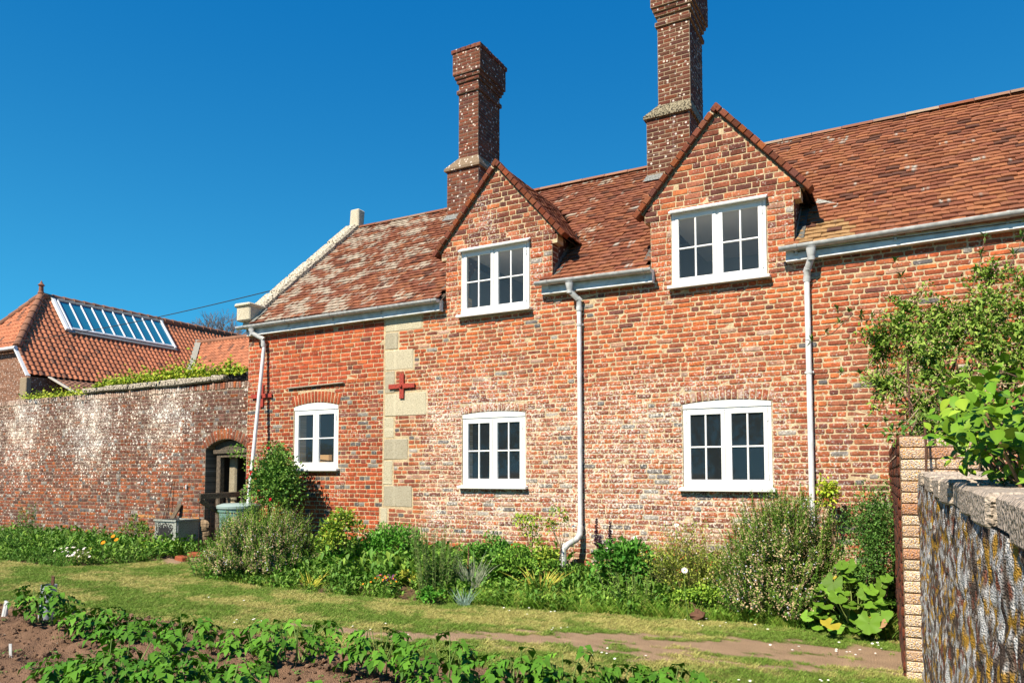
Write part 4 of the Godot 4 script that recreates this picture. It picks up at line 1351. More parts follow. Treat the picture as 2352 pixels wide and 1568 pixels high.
func door_things() -> void:
	# gate: standing open, square to the wall
	var g := thing("garden_gate", "weathered wooden gate with wire netting, standing open beside the arched doorway", "gate", Vector3(-11.15, 0, 0.1))
	var a := Vector3(-11.15, 0, 0.10); var b := Vector3(-11.02, 0, 1.18)
	var m := MB.new()
	rot_box(m, a + Y * 1.10, b + Y * 1.08, 0.10, 0.04, Color(0.75, 0.70, 0.62))
	part("top_rail", m, M.wood, g)
	m = MB.new()
	rot_box(m, b + Y * 1.02, a.lerp(b, 0.42) + Y * 0.72, 0.09, 0.035, Color(0.8, 0.72, 0.62))
	part("brace", m, M.wood, g)
	m = MB.new()
	rot_box(m, a.lerp(b, 0.36) + Y * 0.03, a.lerp(b, 0.36) + Y * 1.04, 0.09, 0.035, Color(0.85, 0.78, 0.7), X)
	part("stile", m, M.wood, g)
	m = MB.new()
	rot_box(m, a + Y * 0.03, a + Y * 1.2, 0.10, 0.06, Color(0.85, 0.8, 0.72), X)
	part("stile", m, M.wood, g)
	var net := MB.new()
	for k in 13:
		var t := k / 12.0
		net.tube([a.lerp(b, t) + Y * 0.04, a.lerp(b, t) + Y * 1.06], [0.0035 if k < 12 else 0.006], 4, Color(0.5, 0.4, 0.34))
	for k in 12: net.tube([a + Y * (0.08 + k * 0.085), b + Y * (0.08 + k * 0.085)], [0.003], 4, Color(0.5, 0.4, 0.34))
	part("wire_netting", net, M.rust, g)
	# riveted water tank
	var t := thing("water_tank", "riveted galvanised water tank with peeling black paint, against the garden wall", "tank", Vector3(-12.67, 0.1, 0.35))
	var lo := Vector3(-12.98, 0.11, 0.08); var hi := Vector3(-12.36, 0.60, 0.62)
	var th := 0.012
	m = MB.new()
	m.box(lo, Vector3(hi.x, lo.y + th, hi.z))
	m.box(Vector3(lo.x, lo.y + th, hi.z - th), hi)
	m.box(Vector3(lo.x, lo.y + th, lo.z), Vector3(hi.x, hi.y, lo.z + th))
	m.box(Vector3(lo.x, lo.y + th, lo.z + th), Vector3(lo.x + th, hi.y, hi.z - th))
	m.box(Vector3(hi.x - th, lo.y + th, lo.z + th), Vector3(hi.x, hi.y, hi.z - th))
	part("shell", m, M.galv, t)
	m = MB.new()
	for e in [[Vector3(lo.x - 0.02, hi.y - 0.03, hi.z), Vector3(hi.x + 0.02, hi.y + 0.005, hi.z + 0.025)], [Vector3(hi.x, hi.y - 0.03, lo.z), Vector3(hi.x + 0.025, hi.y + 0.005, hi.z)], [Vector3(hi.x, lo.y, hi.z - 0.05), Vector3(hi.x + 0.008, hi.y - 0.03, hi.z + 0.008)], [Vector3(hi.x - 0.045, lo.y, hi.z), Vector3(hi.x, hi.y - 0.03, hi.z + 0.008)]]:
		m.box(e[0], e[1])
	part("rim", m, M.galv, t)
	var pt := MB.new()                                  # flaking black paint on the front plate
	var pn := noise(301, 0.9, FastNoiseLite.TYPE_SIMPLEX_SMOOTH, 4)
	var n := 26
	for i in n:
		for j in n:
			var px := lerpf(lo.x + 0.02, hi.x - 0.06, (i + 0.5) / n); var py := lerpf(lo.y + 0.05, hi.y - 0.05, (j + 0.5) / n)
			var edge := maxf(absf(i - n * 0.46) / n, absf(j - n * 0.44) / n) * 2.0
			if pn.get_noise_2d(px * 22.0, py * 22.0) * 0.75 + 0.82 < edge: continue
			var q := 0.0115; var q2 := 0.0082
			pt.quad(Vector3(px - q, py - q2, hi.z + 0.002), Vector3(px + q, py - q2, hi.z + 0.002), Vector3(px + q, py + q2, hi.z + 0.002), Vector3(px - q, py + q2, hi.z + 0.002), Color(0.02, 0.02, 0.022) * rf(0.7, 1.6))
	part("black_paint", pt, M.plain, t)
	var rv := MB.new()
	for k in 16:
		var f := (k + 0.5) / 16.0
		for p in [Vector3(hi.x + 0.012, lerpf(lo.y, hi.y - 0.04, f), hi.z - 0.03), Vector3(hi.x + 0.004, lerpf(lo.y, hi.y - 0.04, f), lo.z + 0.03), Vector3(hi.x + 0.004, lo.y + 0.025, lerpf(lo.z, hi.z, f))]:
			rv.lathe(p - Y * 0.008, [Vector2(0, 0), Vector2(0.009, 0.003), Vector2(0.011, 0.008), Vector2(0.009, 0.013), Vector2(0, 0.017)], 6, Color(1, 1, 1))
	part("rivets", rv, M.pvc, t, true)
	var s := thing("stone_plinth", "low stone slabs under the water tank", "plinth", Vector3(-12.6, 0, 0.4))
	for e in [[-12.85, 0.5, 0.5, 0.42], [-12.42, 0.45, 0.42, 0.5]]:
		m = MB.new()
		m.cbox(Transform3D(Basis(Y, rf(-0.1, 0.1)), Vector3(e[0], 0.05, e[1])), Vector3(e[2], 0.11, e[3]), 0.02, Color(0.36, 0.29, 0.20) * rf(0.9, 1.1), 0.012, rg)
		part("slab", m, M.stone, s)
	var board := thing("timber_offcut", "short pale board lying under the front of the water tank", "board", Vector3(-12.8, 0.1, 0.72))
	m = MB.new()
	m.cbox(Transform3D(Basis(Y, 0.04), Vector3(-12.78, 0.12, 0.70)), Vector3(0.48, 0.03, 0.12), 0.005, Color(1.0, 0.9, 0.75))
	part("board", m, M.wood, board)
	var pl := thing("leaning_plank", "narrow pale plank leaning on the garden wall behind the water tank", "plank", Vector3(-13.2, 0.4, 0.1))
	m = MB.new()
	rot_box(m, Vector3(-13.16, 0.40, 0.22), Vector3(-13.02, 0.88, 0.03), 0.03, 0.10, Color(1.0, 0.92, 0.78), Z)
	part("plank", m, M.wood, pl)
	for e in [[-13.42, "straight thin rusty rod leaning on the garden wall left of the water tank", 1.36], [-13.56, "shorter crooked rusty rod leaning on the wall left of the water tank", 0.95]]:
		var rod := thing("iron_rod", e[1], "rod", Vector3(e[0], 0, 0.2), "rusty rods against the garden wall")
		m = MB.new()
		m.tube([Vector3(e[0], 0, 0.2), Vector3(e[0] + 0.07, e[2] * 0.5, 0.1), Vector3(e[0] + 0.15, e[2], 0.03)], [0.008], 6)
		part("rod", m, M.rust, rod)
	var hk := thing("wall_hook", "small pale hook with a twig hanging on the garden wall beside the doorway", "hook", Vector3(-12.86, 1.2, 0.02))
	m = MB.new()
	m.cbox(Transform3D(Basis(), Vector3(-12.86, 1.22, 0.03)), Vector3(0.03, 0.09, 0.03), 0.005)
	part("hook", m, M.pvc, hk)
	m = MB.new()
	m.tube([Vector3(-12.84, 1.24, 0.03), Vector3(-12.70, 1.23, 0.03), Vector3(-12.58, 1.26, 0.03)], [0.006, 0.004, 0.002], 5)
	part("twig", m, M.rust, hk)
	# water butt
	var wb := thing("water_butt", "grey-green plastic water butt with a lid under the leftmost downpipe", "water butt", Vector3(-10.66, 0, 0.62))
	var o := Vector3(-10.66, 0, 0.62)
	m = MB.new()
	m.lathe(o, [Vector2(0.27, 0.0), Vector2(0.29, 0.02), Vector2(0.325, 0.45), Vector2(0.34, 0.78), Vector2(0.342, 0.80), Vector2(0.36, 0.805), Vector2(0.363, 0.86), Vector2(0.345, 0.87)], 40)
	part("barrel", m, M.butt, wb)
	m = MB.new()
	m.lathe(o, [Vector2(0.363, 0.862), Vector2(0.385, 0.865), Vector2(0.39, 0.91), Vector2(0.37, 0.925), Vector2(0.28, 0.95), Vector2(0.0, 0.955)], 40, Color(1, 1, 1))
	part("lid", m, mat(lc(0.30, 0.40, 0.40), 0.45), wb)
	for k in 9:
		var an := TAU * k / 9.0
		m = MB.new()
		var rr := Vector3(cos(an), 0, sin(an))
		m.cbox(Transform3D(Basis(rr.cross(Y), Y, -rr).orthonormalized(), o + rr * 0.362 + Y * 0.834), Vector3(0.016, 0.05, 0.012), 0.003)
		part("rib", m, M.butt, wb)
	# brick steps
	for e in [[Vector3(-11.25, 0.045, 1.02), 0.2, "loose red brick lying on the bare earth by the gate"], [Vector3(-11.02, 0.03, 1.50), -0.35, "flat red brick nearer the lawn, in front of the gate"]]:
		var bn := thing("loose_brick", e[2], "brick", e[0] - Y * 0.03, "loose bricks by the gate")
		m = MB.new()
		m.cbox(Transform3D(Basis(Y, e[1]), e[0]), Vector3(0.36, 0.08, 0.14), 0.012, Color(0.42, 0.12, 0.06), 0.006, rg)
		part("brick", m, M.tile, bn)
	var dk := thing("cardboard_box", "brown cardboard box with pale tape inside the leftmost window", "box", Vector3(-9.3, 1.0, -0.7))
	m = MB.new()
	m.cbox(Transform3D(Basis(Y, 0.1), Vector3(-9.38, 1.50, -0.62)), Vector3(0.95, 0.66, 0.4), 0.006)
	part("carton", m, M.card, dk)
	m = MB.new()
	m.boxt(Transform3D(Basis(Y, 0.1), Vector3(-9.38, 1.50, -0.62)), Vector3(0.3, 0.664, 0.404), Color(0.55, 0.5, 0.45))
	part("tape", m, M.card, dk)
	var sh := thing("window_shelf", "plain shelf inside the leftmost window under the cardboard box", "shelf", Vector3(-9.4, 0.02, -0.6))
	one_box("board", Vector3(-10.2, 1.13, -0.88), Vector3(-8.6, 1.168, -0.36), M.wood, sh)
	for x in [-10.15, -8.65]: one_box("leg", Vector3(x - 0.03, 0.02, -0.65), Vector3(x + 0.03, 1.129, -0.59), M.wood, sh)

# pantiles on a slope: along the eave ax (world), up the slope up, out nn; inside(p) says whether one lies there
func pantiles(r: Node3D, o: Vector3, ax: Vector3, up: Vector3, nn: Vector3, w: float, ln: float, tw: float, gauge: float, inside: Callable, tone: Color, most := 150) -> void:
	var list := []
	for row in int(ln / gauge) + 1:
		for k in int(w / tw) + 1:
			var p := o + up * (row * gauge) + ax * (k * tw)
			if inside.call(p + ax * tw * 0.5 + up * gauge * 0.4): list.append(p)
	list.sort_custom(func(p, q): return (p - EYE).length_squared() < (q - EYE).length_squared())
	var rest := MB.new()
	var n := 0
	for p in list:
		var mb := MB.new() if n < most else rest
		var col: Color = tone * rf(0.72, 1.2)
		if rg.randf() < 0.06: col = Color(0.26, 0.11, 0.07)
		var a := mb.v.size()
		var S := 6
		for k in S + 1:
			var t := float(k) / S
			var hgt := 0.040 * sin(PI * minf(t / 0.62, 1.0)) if t < 0.62 else -0.014 * sin(PI * (t - 0.62) / 0.38)
			var dh := 0.040 * cos(PI * t / 0.62) * PI / 0.62 / tw if t < 0.62 else -0.014 * cos(PI * (t - 0.62) / 0.38) * PI / 0.38 / tw
			var sn: Vector3 = (nn - ax * dh).normalized()
			var q: Vector3 = p + ax * (tw * t) + nn * (hgt + 0.035)
			mb.vert(q + up * (gauge + 0.03) - nn * 0.028, sn, col); mb.vert(q, sn, col)
			mb.vert(q, -up, col); mb.vert(q - nn * 0.026, -up, col * 0.9)
		for k in S:
			var b := a + k * 4
			mb.tri(b + 1, b + 5, b + 4); mb.tri(b + 1, b + 4, b)
			mb.tri(b + 3, b + 7, b + 6); mb.tri(b + 3, b + 6, b + 2)
		if n < most: part("tile", mb, M.pantile, r)
		n += 1
	if rest.v.size(): part("tiling", rest, M.pantile, r, true)

func barn() -> void:
	var b := thing("tiled_barn", "brick barn with a half-hipped pantile roof and a long skylight beyond the garden wall", "barn", Vector3(-30.9, 0, -12))
	var rx := -30.9; var ry := 8.70
	var ex := -28.01; var ey := 5.09
	var gz := -5.0; var az := -6.9; var bz := -24.0
	var hx := -28.87; var hy := 6.16                     # corner of the half hip
	var brick := Color(0.36, 0.21, 0.15)
	var wall := MB.new()
	var wx := ex - 0.12; var lx := 2 * rx - wx
	wall.box(Vector3(lx, -0.3, bz), Vector3(wx, ey - 0.05, gz - 0.13), brick)
	var g := [Vector3(lx, ey - 0.05, gz - 0.13), Vector3(wx, ey - 0.05, gz - 0.13), Vector3(hx, hy - 0.05, gz - 0.13), Vector3(2 * rx - hx, hy - 0.05, gz - 0.13)]
	wall.quad(g[0], g[1], g[2], g[3], brick)
	var wn := part("wall", wall, M.chimney, b)
	var bw := MB.new()
	var tones := func() -> Color: return Color(0.34, 0.18, 0.12) * rf(0.7, 1.25)
	# gable and the strip of long wall that show
	var y := 2.9
	while y < hy - 0.12:
		var half := minf(wx - rx, (ry - y) / 1.244 - 0.2)
		brick_face(bw, Vector3(rx - half * 0.2, y, gz - 0.13), X, Z, half * 1.2, 0.074, tones)
		y += 0.075
	brick_face(bw, Vector3(wx, 2.9, gz - 0.13), -Z, X, 1.9, ey - 3.0, tones)
	part("brickwork", bw, M.chimney, wn, true)
	var pil := MB.new()
	pil.cbox(Transform3D(Basis(), Vector3(wx - 0.16, 3.4, gz - 0.05)), Vector3(0.4, 3.2, 0.2), 0.02, Color(0.40, 0.33, 0.25), 0.01, rg)
	part("corner_pier", pil, M.stone, b)
	# roof
	var r := group_node("roof", b)
	var up := Vector3(-1, 1.244, 0).normalized(); var nn := Vector3(1.244, 1, 0).normalized()
	var ln := Vector3(rx - ex, ry - ey, 0).length()
	var deck := MB.new()
	var dk := Color(0.12, 0.06, 0.045)
	var e0 := Vector3(ex, ey, gz); var h0 := Vector3(hx, hy, gz); var a0 := Vector3(rx, ry, az)
	deck.quad(e0, Vector3(ex, ey, bz), Vector3(rx, ry, bz), a0, dk)
	deck.flat(e0, a0, h0, dk)
	deck.flat(h0, a0, Vector3(2 * rx - hx, hy, gz), dk)
	deck.quad(Vector3(2 * rx - ex, ey, bz), Vector3(2 * rx - ex, ey, gz), a0, Vector3(rx, ry, bz), dk)
	deck.flat(Vector3(2 * rx - ex, ey, gz), Vector3(2 * rx - hx, hy, gz), a0, dk)
	part("deck", deck, M.plain, r)
	# skylight opening: z -7.45..-12.1, x -30.8..-29.78
	var tone := Color(0.66, 0.235, 0.115)
	var on_main := func(p: Vector3) -> bool:
		if p.x < rx + 0.05: return false
		var zlim := gz if p.x > hx else lerpf(gz, az, (hx - p.x) / (hx - rx))
		if p.z > zlim - 0.04: return false
		if p.x < -29.80 and p.z < -7.36 and p.z > -12.2: return false
		return true
	pantiles(r, e0, -Z, up, nn, 18.5, ln, 0.21, 0.235, on_main, tone, 220)
	var hn := Vector3(0, az * -1.0 + gz, ry - hy)        # hip face
	var hup := (a0 - Vector3(rx, hy, gz)).normalized()
	var hnn := X.cross(hup).normalized()
	var on_hip := func(p: Vector3) -> bool:
		var t := (p.y - hy) / (ry - hy)
		return t >= -0.05 and t < 0.98 and absf(p.x - rx) < (hx - rx) * (1.0 - t) + 0.02
	pantiles(r, Vector3(2 * rx - hx, hy, gz), X, hup, hnn, 2 * (hx - rx), (a0 - Vector3(rx, hy, gz)).length(), 0.21, 0.235, on_hip, tone, 60)
	# ridge and hips
	for e in [[a0, Vector3(rx, ry, bz)], [h0, a0], [Vector3(2 * rx - hx, hy, gz), a0]]:
		var d: Vector3 = e[1] - e[0]
		var n := int(d.length() / 0.42)
		for k in n:
			var m := MB.new()
			var p: Vector3 = e[0] + d * (k / float(n)); var q: Vector3 = e[0] + d * ((k + 0.99) / n)
			m.tube([p + nn * 0.02, q + nn * 0.0], [0.15, 0.135], 10, Color(0.34, 0.15, 0.085) * rf(0.8, 1.2))
			part("ridge_tile", m, M.pantile, r)
	var fi := MB.new()
	fi.lathe(a0 + Y * 0.1, [Vector2(0.13, 0.0), Vector2(0.09, 0.1), Vector2(0.08, 0.3), Vector2(0.13, 0.34), Vector2(0.06, 0.42), Vector2(0.0, 0.55)], 10, Color(0.34, 0.14, 0.08))
	part("finial", fi, M.pantile, r)
	var vg := MB.new()
	rot_box(vg, h0 + Vector3(0.02, -0.06, 0.04), e0 + Vector3(0.04, -0.06, 0.04), 0.16, 0.05, Color.WHITE, Z)
	part("bargeboard", vg, M.white, b)
	var gt := MB.new()
	gt.tube([Vector3(2 * rx - hx - 0.2, hy - 0.04, gz + 0.08), Vector3(hx + 0.1, hy - 0.04, gz + 0.08)], [0.07], 10)
	part("gutter", gt, M.pvc, b)
	# skylight
	var sk := group_node("skylight", b)
	var P := func(x: float, z: float, l: float) -> Vector3: return Vector3(x, ry - (x - rx) * 1.244, z) + nn * l
	var bar := func(called: String, p: Vector3, q: Vector3, w: float, d: float, m: Material, col := Color.WHITE) -> void:
		var mb := MB.new()
		var ax := (q - p).normalized()
		mb.cbox(Transform3D(Basis(ax, nn, ax.cross(nn)), (p + q) * 0.5), Vector3((q - p).length(), d, w), 0.01, col)
		part(called, mb, m, sk)
	var xt := -30.80; var xb := -29.80
	bar.call("head_flashing", P.call(xt - 0.03, -7.2, 0.10), P.call(xt - 0.03, -12.35, 0.10), 0.22, 0.06, M.lead, Color(0.8, 0.8, 0.8))
	bar.call("side_frame", P.call(xt, -7.28, 0.09), P.call(xb + 0.1, -7.28, 0.09), 0.14, 0.12, M.white)
	bar.call("side_frame", P.call(xt, -7.44, 0.09), P.call(xb + 0.1, -7.44, 0.09), 0.07, 0.10, M.white)
	bar.call("side_frame", P.call(xt, -12.2, 0.09), P.call(xb + 0.1, -12.2, 0.09), 0.09, 0.12, M.white)
	bar.call("sill", P.call(xb + 0.02, -7.3, 0.08), P.call(xb + 0.02, -12.3, 0.08), 0.10, 0.08, M.fascia)
	bar.call("apron", P.call(xb + 0.12, -7.3, 0.07), P.call(xb + 0.12, -12.3, 0.07), 0.14, 0.03, M.lead, Color(0.9, 0.9, 0.92))
	for k in 10:
		var z0 := lerpf(-7.46, -12.16, k / 10.0); var z1 := lerpf(-7.46, -12.16, (k + 1) / 10.0)
		if k > 0: bar.call("glazing_bar", P.call(xt, z0, 0.10), P.call(xb, z0, 0.10), 0.055, 0.05, M.white)
		var gl := MB.new()
		gl.quad(P.call(xb, z0, 0.085), P.call(xb, z1, 0.085), P.call(xt, z1, 0.085), P.call(xt, z0, 0.085), Color.WHITE)
		part("pane", gl, M.skyglass, sk)
	for k in 11:                                        # rafters under the glass
		var z0 := lerpf(-7.2, -12.4, k / 10.0)
		bar.call("rafter", P.call(xt - 0.05, z0, 0.0), P.call(xb + 0.05, z0, 0.0), 0.10, 0.06, M.wood)
	# lower lean-to roof
	var l := group_node("lean_to_roof", b)
	var lup := Vector3(-1.87, 0.72, 0).normalized(); var lnn := Vector3(0.72, 1.87, 0).normalized()
	var lo := Vector3(-25.7, 4.12, -5.75)
	var ld := MB.new()
	ld.quad(lo, Vector3(lo.x, lo.y, -16), Vector3(ex - 0.1, 5.08, -16), Vector3(ex - 0.1, 5.08, lo.z), dk)
	part("deck", ld, M.plain, l)
	pantiles(l, lo, -Z, lup, lnn, 8.0, 2.5, 0.21, 0.235, func(p: Vector3) -> bool: return p.x > ex - 0.05, Color(0.27, 0.13, 0.085), 60)
	var lv := MB.new()
	rot_box(lv, lo + Vector3(0, 0.03, 0.03), Vector3(ex, 5.08, lo.z + 0.03), 0.12, 0.05, Color(0.45, 0.42, 0.38), Z)
	part("bargeboard", lv, M.plain, l)
	var lw := MB.new()
	lw.box(Vector3(wx, -0.3, -16), Vector3(-25.9, 4.0, -5.9), brick)
	part("wall", lw, M.chimney, l)
	# wing behind, roof facing the garden
	var wg := thing("barn_wing", "lower pantile-roofed wing joining the barn behind the garden wall", "building", Vector3(-25, 0, -14))
	var wo := Vector3(-30.3, 4.6, -11.02)
	var wup := Vector3(0, 1.15, -1).normalized(); var wnn := Vector3(0, 1, 1.15).normalized()
	var wd := MB.new()
	wd.quad(wo, Vector3(-14, wo.y, wo.z), Vector3(-14, 7.8, -13.8), Vector3(-30.3, 7.8, -13.8), dk)
	wd.quad(Vector3(-14, 7.8, -13.8), Vector3(-14, 4.6, -16.58), Vector3(-30.3, 4.6, -16.58), Vector3(-30.3, 7.8, -13.8), dk)
	part("deck", wd, M.plain, wg)
	var ww := MB.new()
	ww.box(Vector3(-28.0, -0.3, -16.4), Vector3(-14.1, 4.5, -11.2), brick)
	part("wall", ww, M.chimney, wg)
	var wr := group_node("roof", wg)
	var valley := func(p: Vector3) -> bool: return p.y > ry - (p.x - rx) * 1.244 + 0.1 and p.y < 7.76 and p.y > 4.6
	pantiles(wr, wo, X, wup, wnn, 13.0, 4.5, 0.21, 0.235, valley, Color(0.60, 0.22, 0.11), 150)
	var wf := MB.new()
	var k0 := Vector3(-30.19, 7.83, -13.8); var k1 := Vector3(-27.61, 4.62, -11.0)
	wf.quad(k1 + Vector3(-0.15, 0.16, 0), k1 + Vector3(0.3, 0.12, 0), k0 + Vector3(0.3, 0.10, 0), k0 + Vector3(-0.12, 0.16, 0), Color(0.95, 0.95, 0.95))
	part("valley_lead", wf, M.lead, wg)
	for k in 26:
		var m := MB.new()
		m.tube([Vector3(-30.1 + k * 0.45, 7.8, -13.8), Vector3(-30.1 + k * 0.45 + 0.44, 7.8, -13.8)], [0.14, 0.13], 8, Color(0.34, 0.15, 0.085) * rf(0.8, 1.2))
		part("ridge_tile", m, M.pantile, wr)

func cable() -> void:
	var c := thing("overhead_cable", "thin dark cable strung from the barn to the cottage roof", "cable", Vector3(-15, 5.7, -2))
	var pts := []
	for k in 21:
		var t := k / 20.0
		pts.append(Vector3(lerpf(-29.2, -11.25, t), lerpf(5.95, 5.72, t) - 0.22 * sin(PI * t), lerpf(-3.5, -1.95, t)))
	var m := MB.new()
	m.tube(pts, [0.011], 5, Color(0.02, 0.02, 0.02))
	part("cable", m, M.plain, c)

# the rough wall on the right: its far stretch ends in an upright face, its near stretch is set back
func right_wall() -> void:
	var tw := thing("right_garden_wall", "old brick wall with grey, white and orange lichen running towards the viewer at right", "wall", Vector3(0.2, 0, 4))
	var dir := Vector3(0.041, 0, 1.0).normalized()       # towards the camera
	var out := Vector3(-1.0, 0, 0.041).normalized()      # its left face
	var tones := func() -> Color:
		var q := rg.randf()
		if q < 0.22: return Color(0.48, 0.24, 0.17) * rf(0.8, 1.2)
		if q < 0.62: return Color(0.62, 0.58, 0.54) * rf(0.8, 1.15)
		return Color(0.40, 0.33, 0.27) * rf(0.7, 1.2)
	# far stretch
	var a := group_node("far_stretch", tw)
	var o := Vector3(-0.25, 0, 0.02)
	var len_a := 3.88
	var core := MB.new()
	var bs := Basis(-out, Y, dir)
	core.boxt(Transform3D(bs, o - out * 0.25 + dir * len_a * 0.5 + Y * 0.77), Vector3(0.5, 1.94, len_a), Color(0.36, 0.30, 0.22))
	part("core", core, M.mossy, a)
	var bw := MB.new()
	brick_face(bw, o - Y * 0.2, dir, out, len_a, 1.95, func() -> Color: return pick(red_b) * 0.75, 0.078, 1.2, 0.01)
	part("brickwork", bw, M.mossy, a, true)
	var y := -0.2
	var row := 0
	var en := group_node("wall_end", tw)
	while y < 1.72:
		var g := rf(0.076, 0.088)
		var cuts := [0.0, 0.23, 0.5] if row % 2 else [0.0, 0.18, 0.36, 0.5]
		for k in cuts.size() - 1:
			var mb := MB.new()
			var q := rg.randf()
			var col := Color(0.64, 0.54, 0.48) if q < 0.3 else (Color(0.72, 0.69, 0.66) if q < 0.88 else Color(0.54, 0.36, 0.29))
			mb.brick(o + dir * len_a - out * ((cuts[k] + cuts[k + 1]) * 0.5) + Y * (y + g * 0.5), -out, Y, dir, cuts[k + 1] - cuts[k] - 0.012, g - 0.009, rf(0.004, 0.014), col * rf(0.9, 1.15), rg, 0.8)
			part("brick", mb, M.lichen, en)
		y += g
		row += 1
	# near stretch
	var b := group_node("near_stretch", tw)
	var p := Vector3(0.028, 0, 3.9)
	var len_b := 6.4
	var top := func(s: float) -> float: return lerpf(1.47, 1.385, s / 4.4)
	core = MB.new()
	for k in 16:
		var s0 := len_b * k / 16.0; var s1 := len_b * (k + 1) / 16.0
		core.boxt(Transform3D(bs, p - out * 0.19 + dir * ((s0 + s1) * 0.5) + Y * (top.call(s0) - 0.09 + -0.3) * 0.5), Vector3(0.36, top.call(s0) - 0.09 + 0.3, s1 - s0), Color(0.45, 0.40, 0.34))
	part("core", core, M.mossy, b)
	# its weathered face: no brick can be told apart any more, only lumps under crusts of lichen
	var face := MB.new()
	var fa := noise(321, 1.0, FastNoiseLite.TYPE_SIMPLEX_SMOOTH, 4)
	var fb := noise(322, 1.0, FastNoiseLite.TYPE_SIMPLEX_SMOOTH, 3)
	var nu := 520; var nv := 110
	for i in nu + 1:
		var su := 5.6 * i / nu
		var hh: float = top.call(su) - 0.085
		for j in nv + 1:
			var sv := lerpf(-0.15, hh, float(j) / nv)
			var courses := 0.006 * absf(sin((sv + 0.01 * fb.get_noise_2d(su * 3.0, sv * 3.0)) * PI / 0.078))
			var bump := 0.018 * fa.get_noise_2d(su * 6.0, sv * 3.6) + 0.010 * fb.get_noise_2d(su * 24.0, sv * 7.0) + 0.4 * courses
			var q := 0.5 * fb.get_noise_2d(su * 2.4, sv * 1.6 + 5.0) + 0.8 * fa.get_noise_2d(su * 12.0 + 40.0, sv * 4.5) + 0.6 * fb.get_noise_2d(su * 42.0, sv * 9.0 + 9.0) + rf(-0.12, 0.12)
			var col := Color(0.12, 0.09, 0.075)
			if q > -0.15: col = Color(0.24, 0.19, 0.155)
			if q > 0.03: col = Color(0.48, 0.46, 0.45)
			if q > 0.20: col = Color(0.74, 0.74, 0.76)
			var o2 := fb.get_noise_2d(su * 10.0 + 70.0, sv * 5.5) + 0.5 * fa.get_noise_2d(su * 38.0, sv * 14.0 + 30.0)
			if o2 > 0.30: col = Color(0.58, 0.33, 0.06)
			elif o2 < -0.42: col = Color(0.30, 0.12, 0.08)
			face.vert(p + dir * su + Y * sv + out * (0.006 + bump), out, col)
	for i in nu + 1:
		for j in nv + 1:
			var k := i * (nv + 1) + j
			var d1: Vector3 = face.v[mini(i + 1, nu) * (nv + 1) + j] - face.v[maxi(i - 1, 0) * (nv + 1) + j]
			var d2: Vector3 = face.v[i * (nv + 1) + mini(j + 1, nv)] - face.v[i * (nv + 1) + maxi(j - 1, 0)]
			face.n[k] = d1.cross(d2).normalized() * (1.0 if d1.cross(d2).dot(out) > 0.0 else -1.0)
	for i in nu:
		for j in nv:
			var k := i * (nv + 1) + j
			face.tri(k, k + nv + 1, k + nv + 2); face.tri(k, k + nv + 2, k + 1)
	part("weathered_face", face, M.soil, b)
	var s := 0.0
	while s < len_b:                                    # worn slabs along the top
		var ln := rf(0.18, 0.5)
		var h: float = top.call(s)
		var mb := MB.new()
		mb.cbox(Transform3D(bs * Basis(Z, rf(-0.01, 0.015)), p + dir * (s + ln * 0.5) - out * (0.19 + rf(-0.015, 0.015)) + Y * (h - 0.045)), Vector3(0.40 + rf(-0.01, 0.02), 0.10, ln - 0.004), 0.012, Color(0.52, 0.43, 0.35) * rf(0.88, 1.1), 0.005, rg)
		part("top_slab", mb, M.slab, b)
		s += ln
	# iron stakes
	for e in [[Vector3(0.075, 1.42, 4.02), 0.42, "rusty iron stake standing on the corner of the right wall"], [Vector3(-0.02, 1.66, 3.2), 0.72, "thin dark iron stake rising among the climber above the right wall"], [Vector3(0.33, 1.4, 3.0), 0.95, "rusty iron stake farthest right, half hidden by the climber"]]:
		var st := thing("iron_stake", e[2], "stake", e[0], "iron stakes on the right wall")
		var m := MB.new()
		m.tube([e[0], e[0] + Y * e[1] * 0.5 + X * 0.004, e[0] + Y * e[1]], [0.0085], 8)
		part("rod", m, M.rust, st)
		m = MB.new()
		m.lathe(e[0] + Y * 0.01, [Vector2(0.0, 0.012), Vector2(0.03, 0.01), Vector2(0.032, 0.0), Vector2(0.03, -0.02)], 10)
		part("washer", m, M.rust, st)
	var br := thing("metal_strip", "small pale metal strip sticking out of the right wall", "bracket", Vector3(0.05, 1.18, 5.6))
	var m := MB.new()
	var c := p + dir * 1.75 + Y * 1.19 + out * 0.035
	m.cbox(Transform3D(Basis(dir, Y, dir.cross(Y)).rotated(out, 0.12), c), Vector3(0.16, 0.032, 0.006), 0.002)
	part("strip", m, M.galv, br)

# ---------------------------------------------------------------- ground
func along(pts: Array, x: float) -> float:
	if x <= pts[0][0]: return pts[0][1]
	for k in pts.size() - 1:
		if x <= pts[k + 1][0]: return lerpf(pts[k][1], pts[k + 1][1], inverse_lerp(pts[k][0], pts[k + 1][0], x))
	return pts[-1][1]
var bed_pts := [[-10.7, 0.0], [-10.2, 1.35], [-9.4, 2.35], [-8.9, 2.85], [-6.7, 3.02], [-5.4, 2.97], [-3.1, 2.68], [-1.55, 2.42], [-0.18, 2.60], [2.0, 2.6]]
var left_pts := [[-22.0, 2.6], [-13.6, 2.95], [-11.9, 3.0], [-11.5, 2.2], [-11.3, 0.9], [-11.2, 0.0]]
var gn: FastNoiseLite
var gm: FastNoiseLite
func in_bed(x: float, z: float) -> float:              # > 0 inside the border under the cottage
	return along(bed_pts, x) - z if x > -10.7 else -1.0
func in_left(x: float, z: float) -> float:
	return along(left_pts, x) - z if x < -11.2 else -1.0
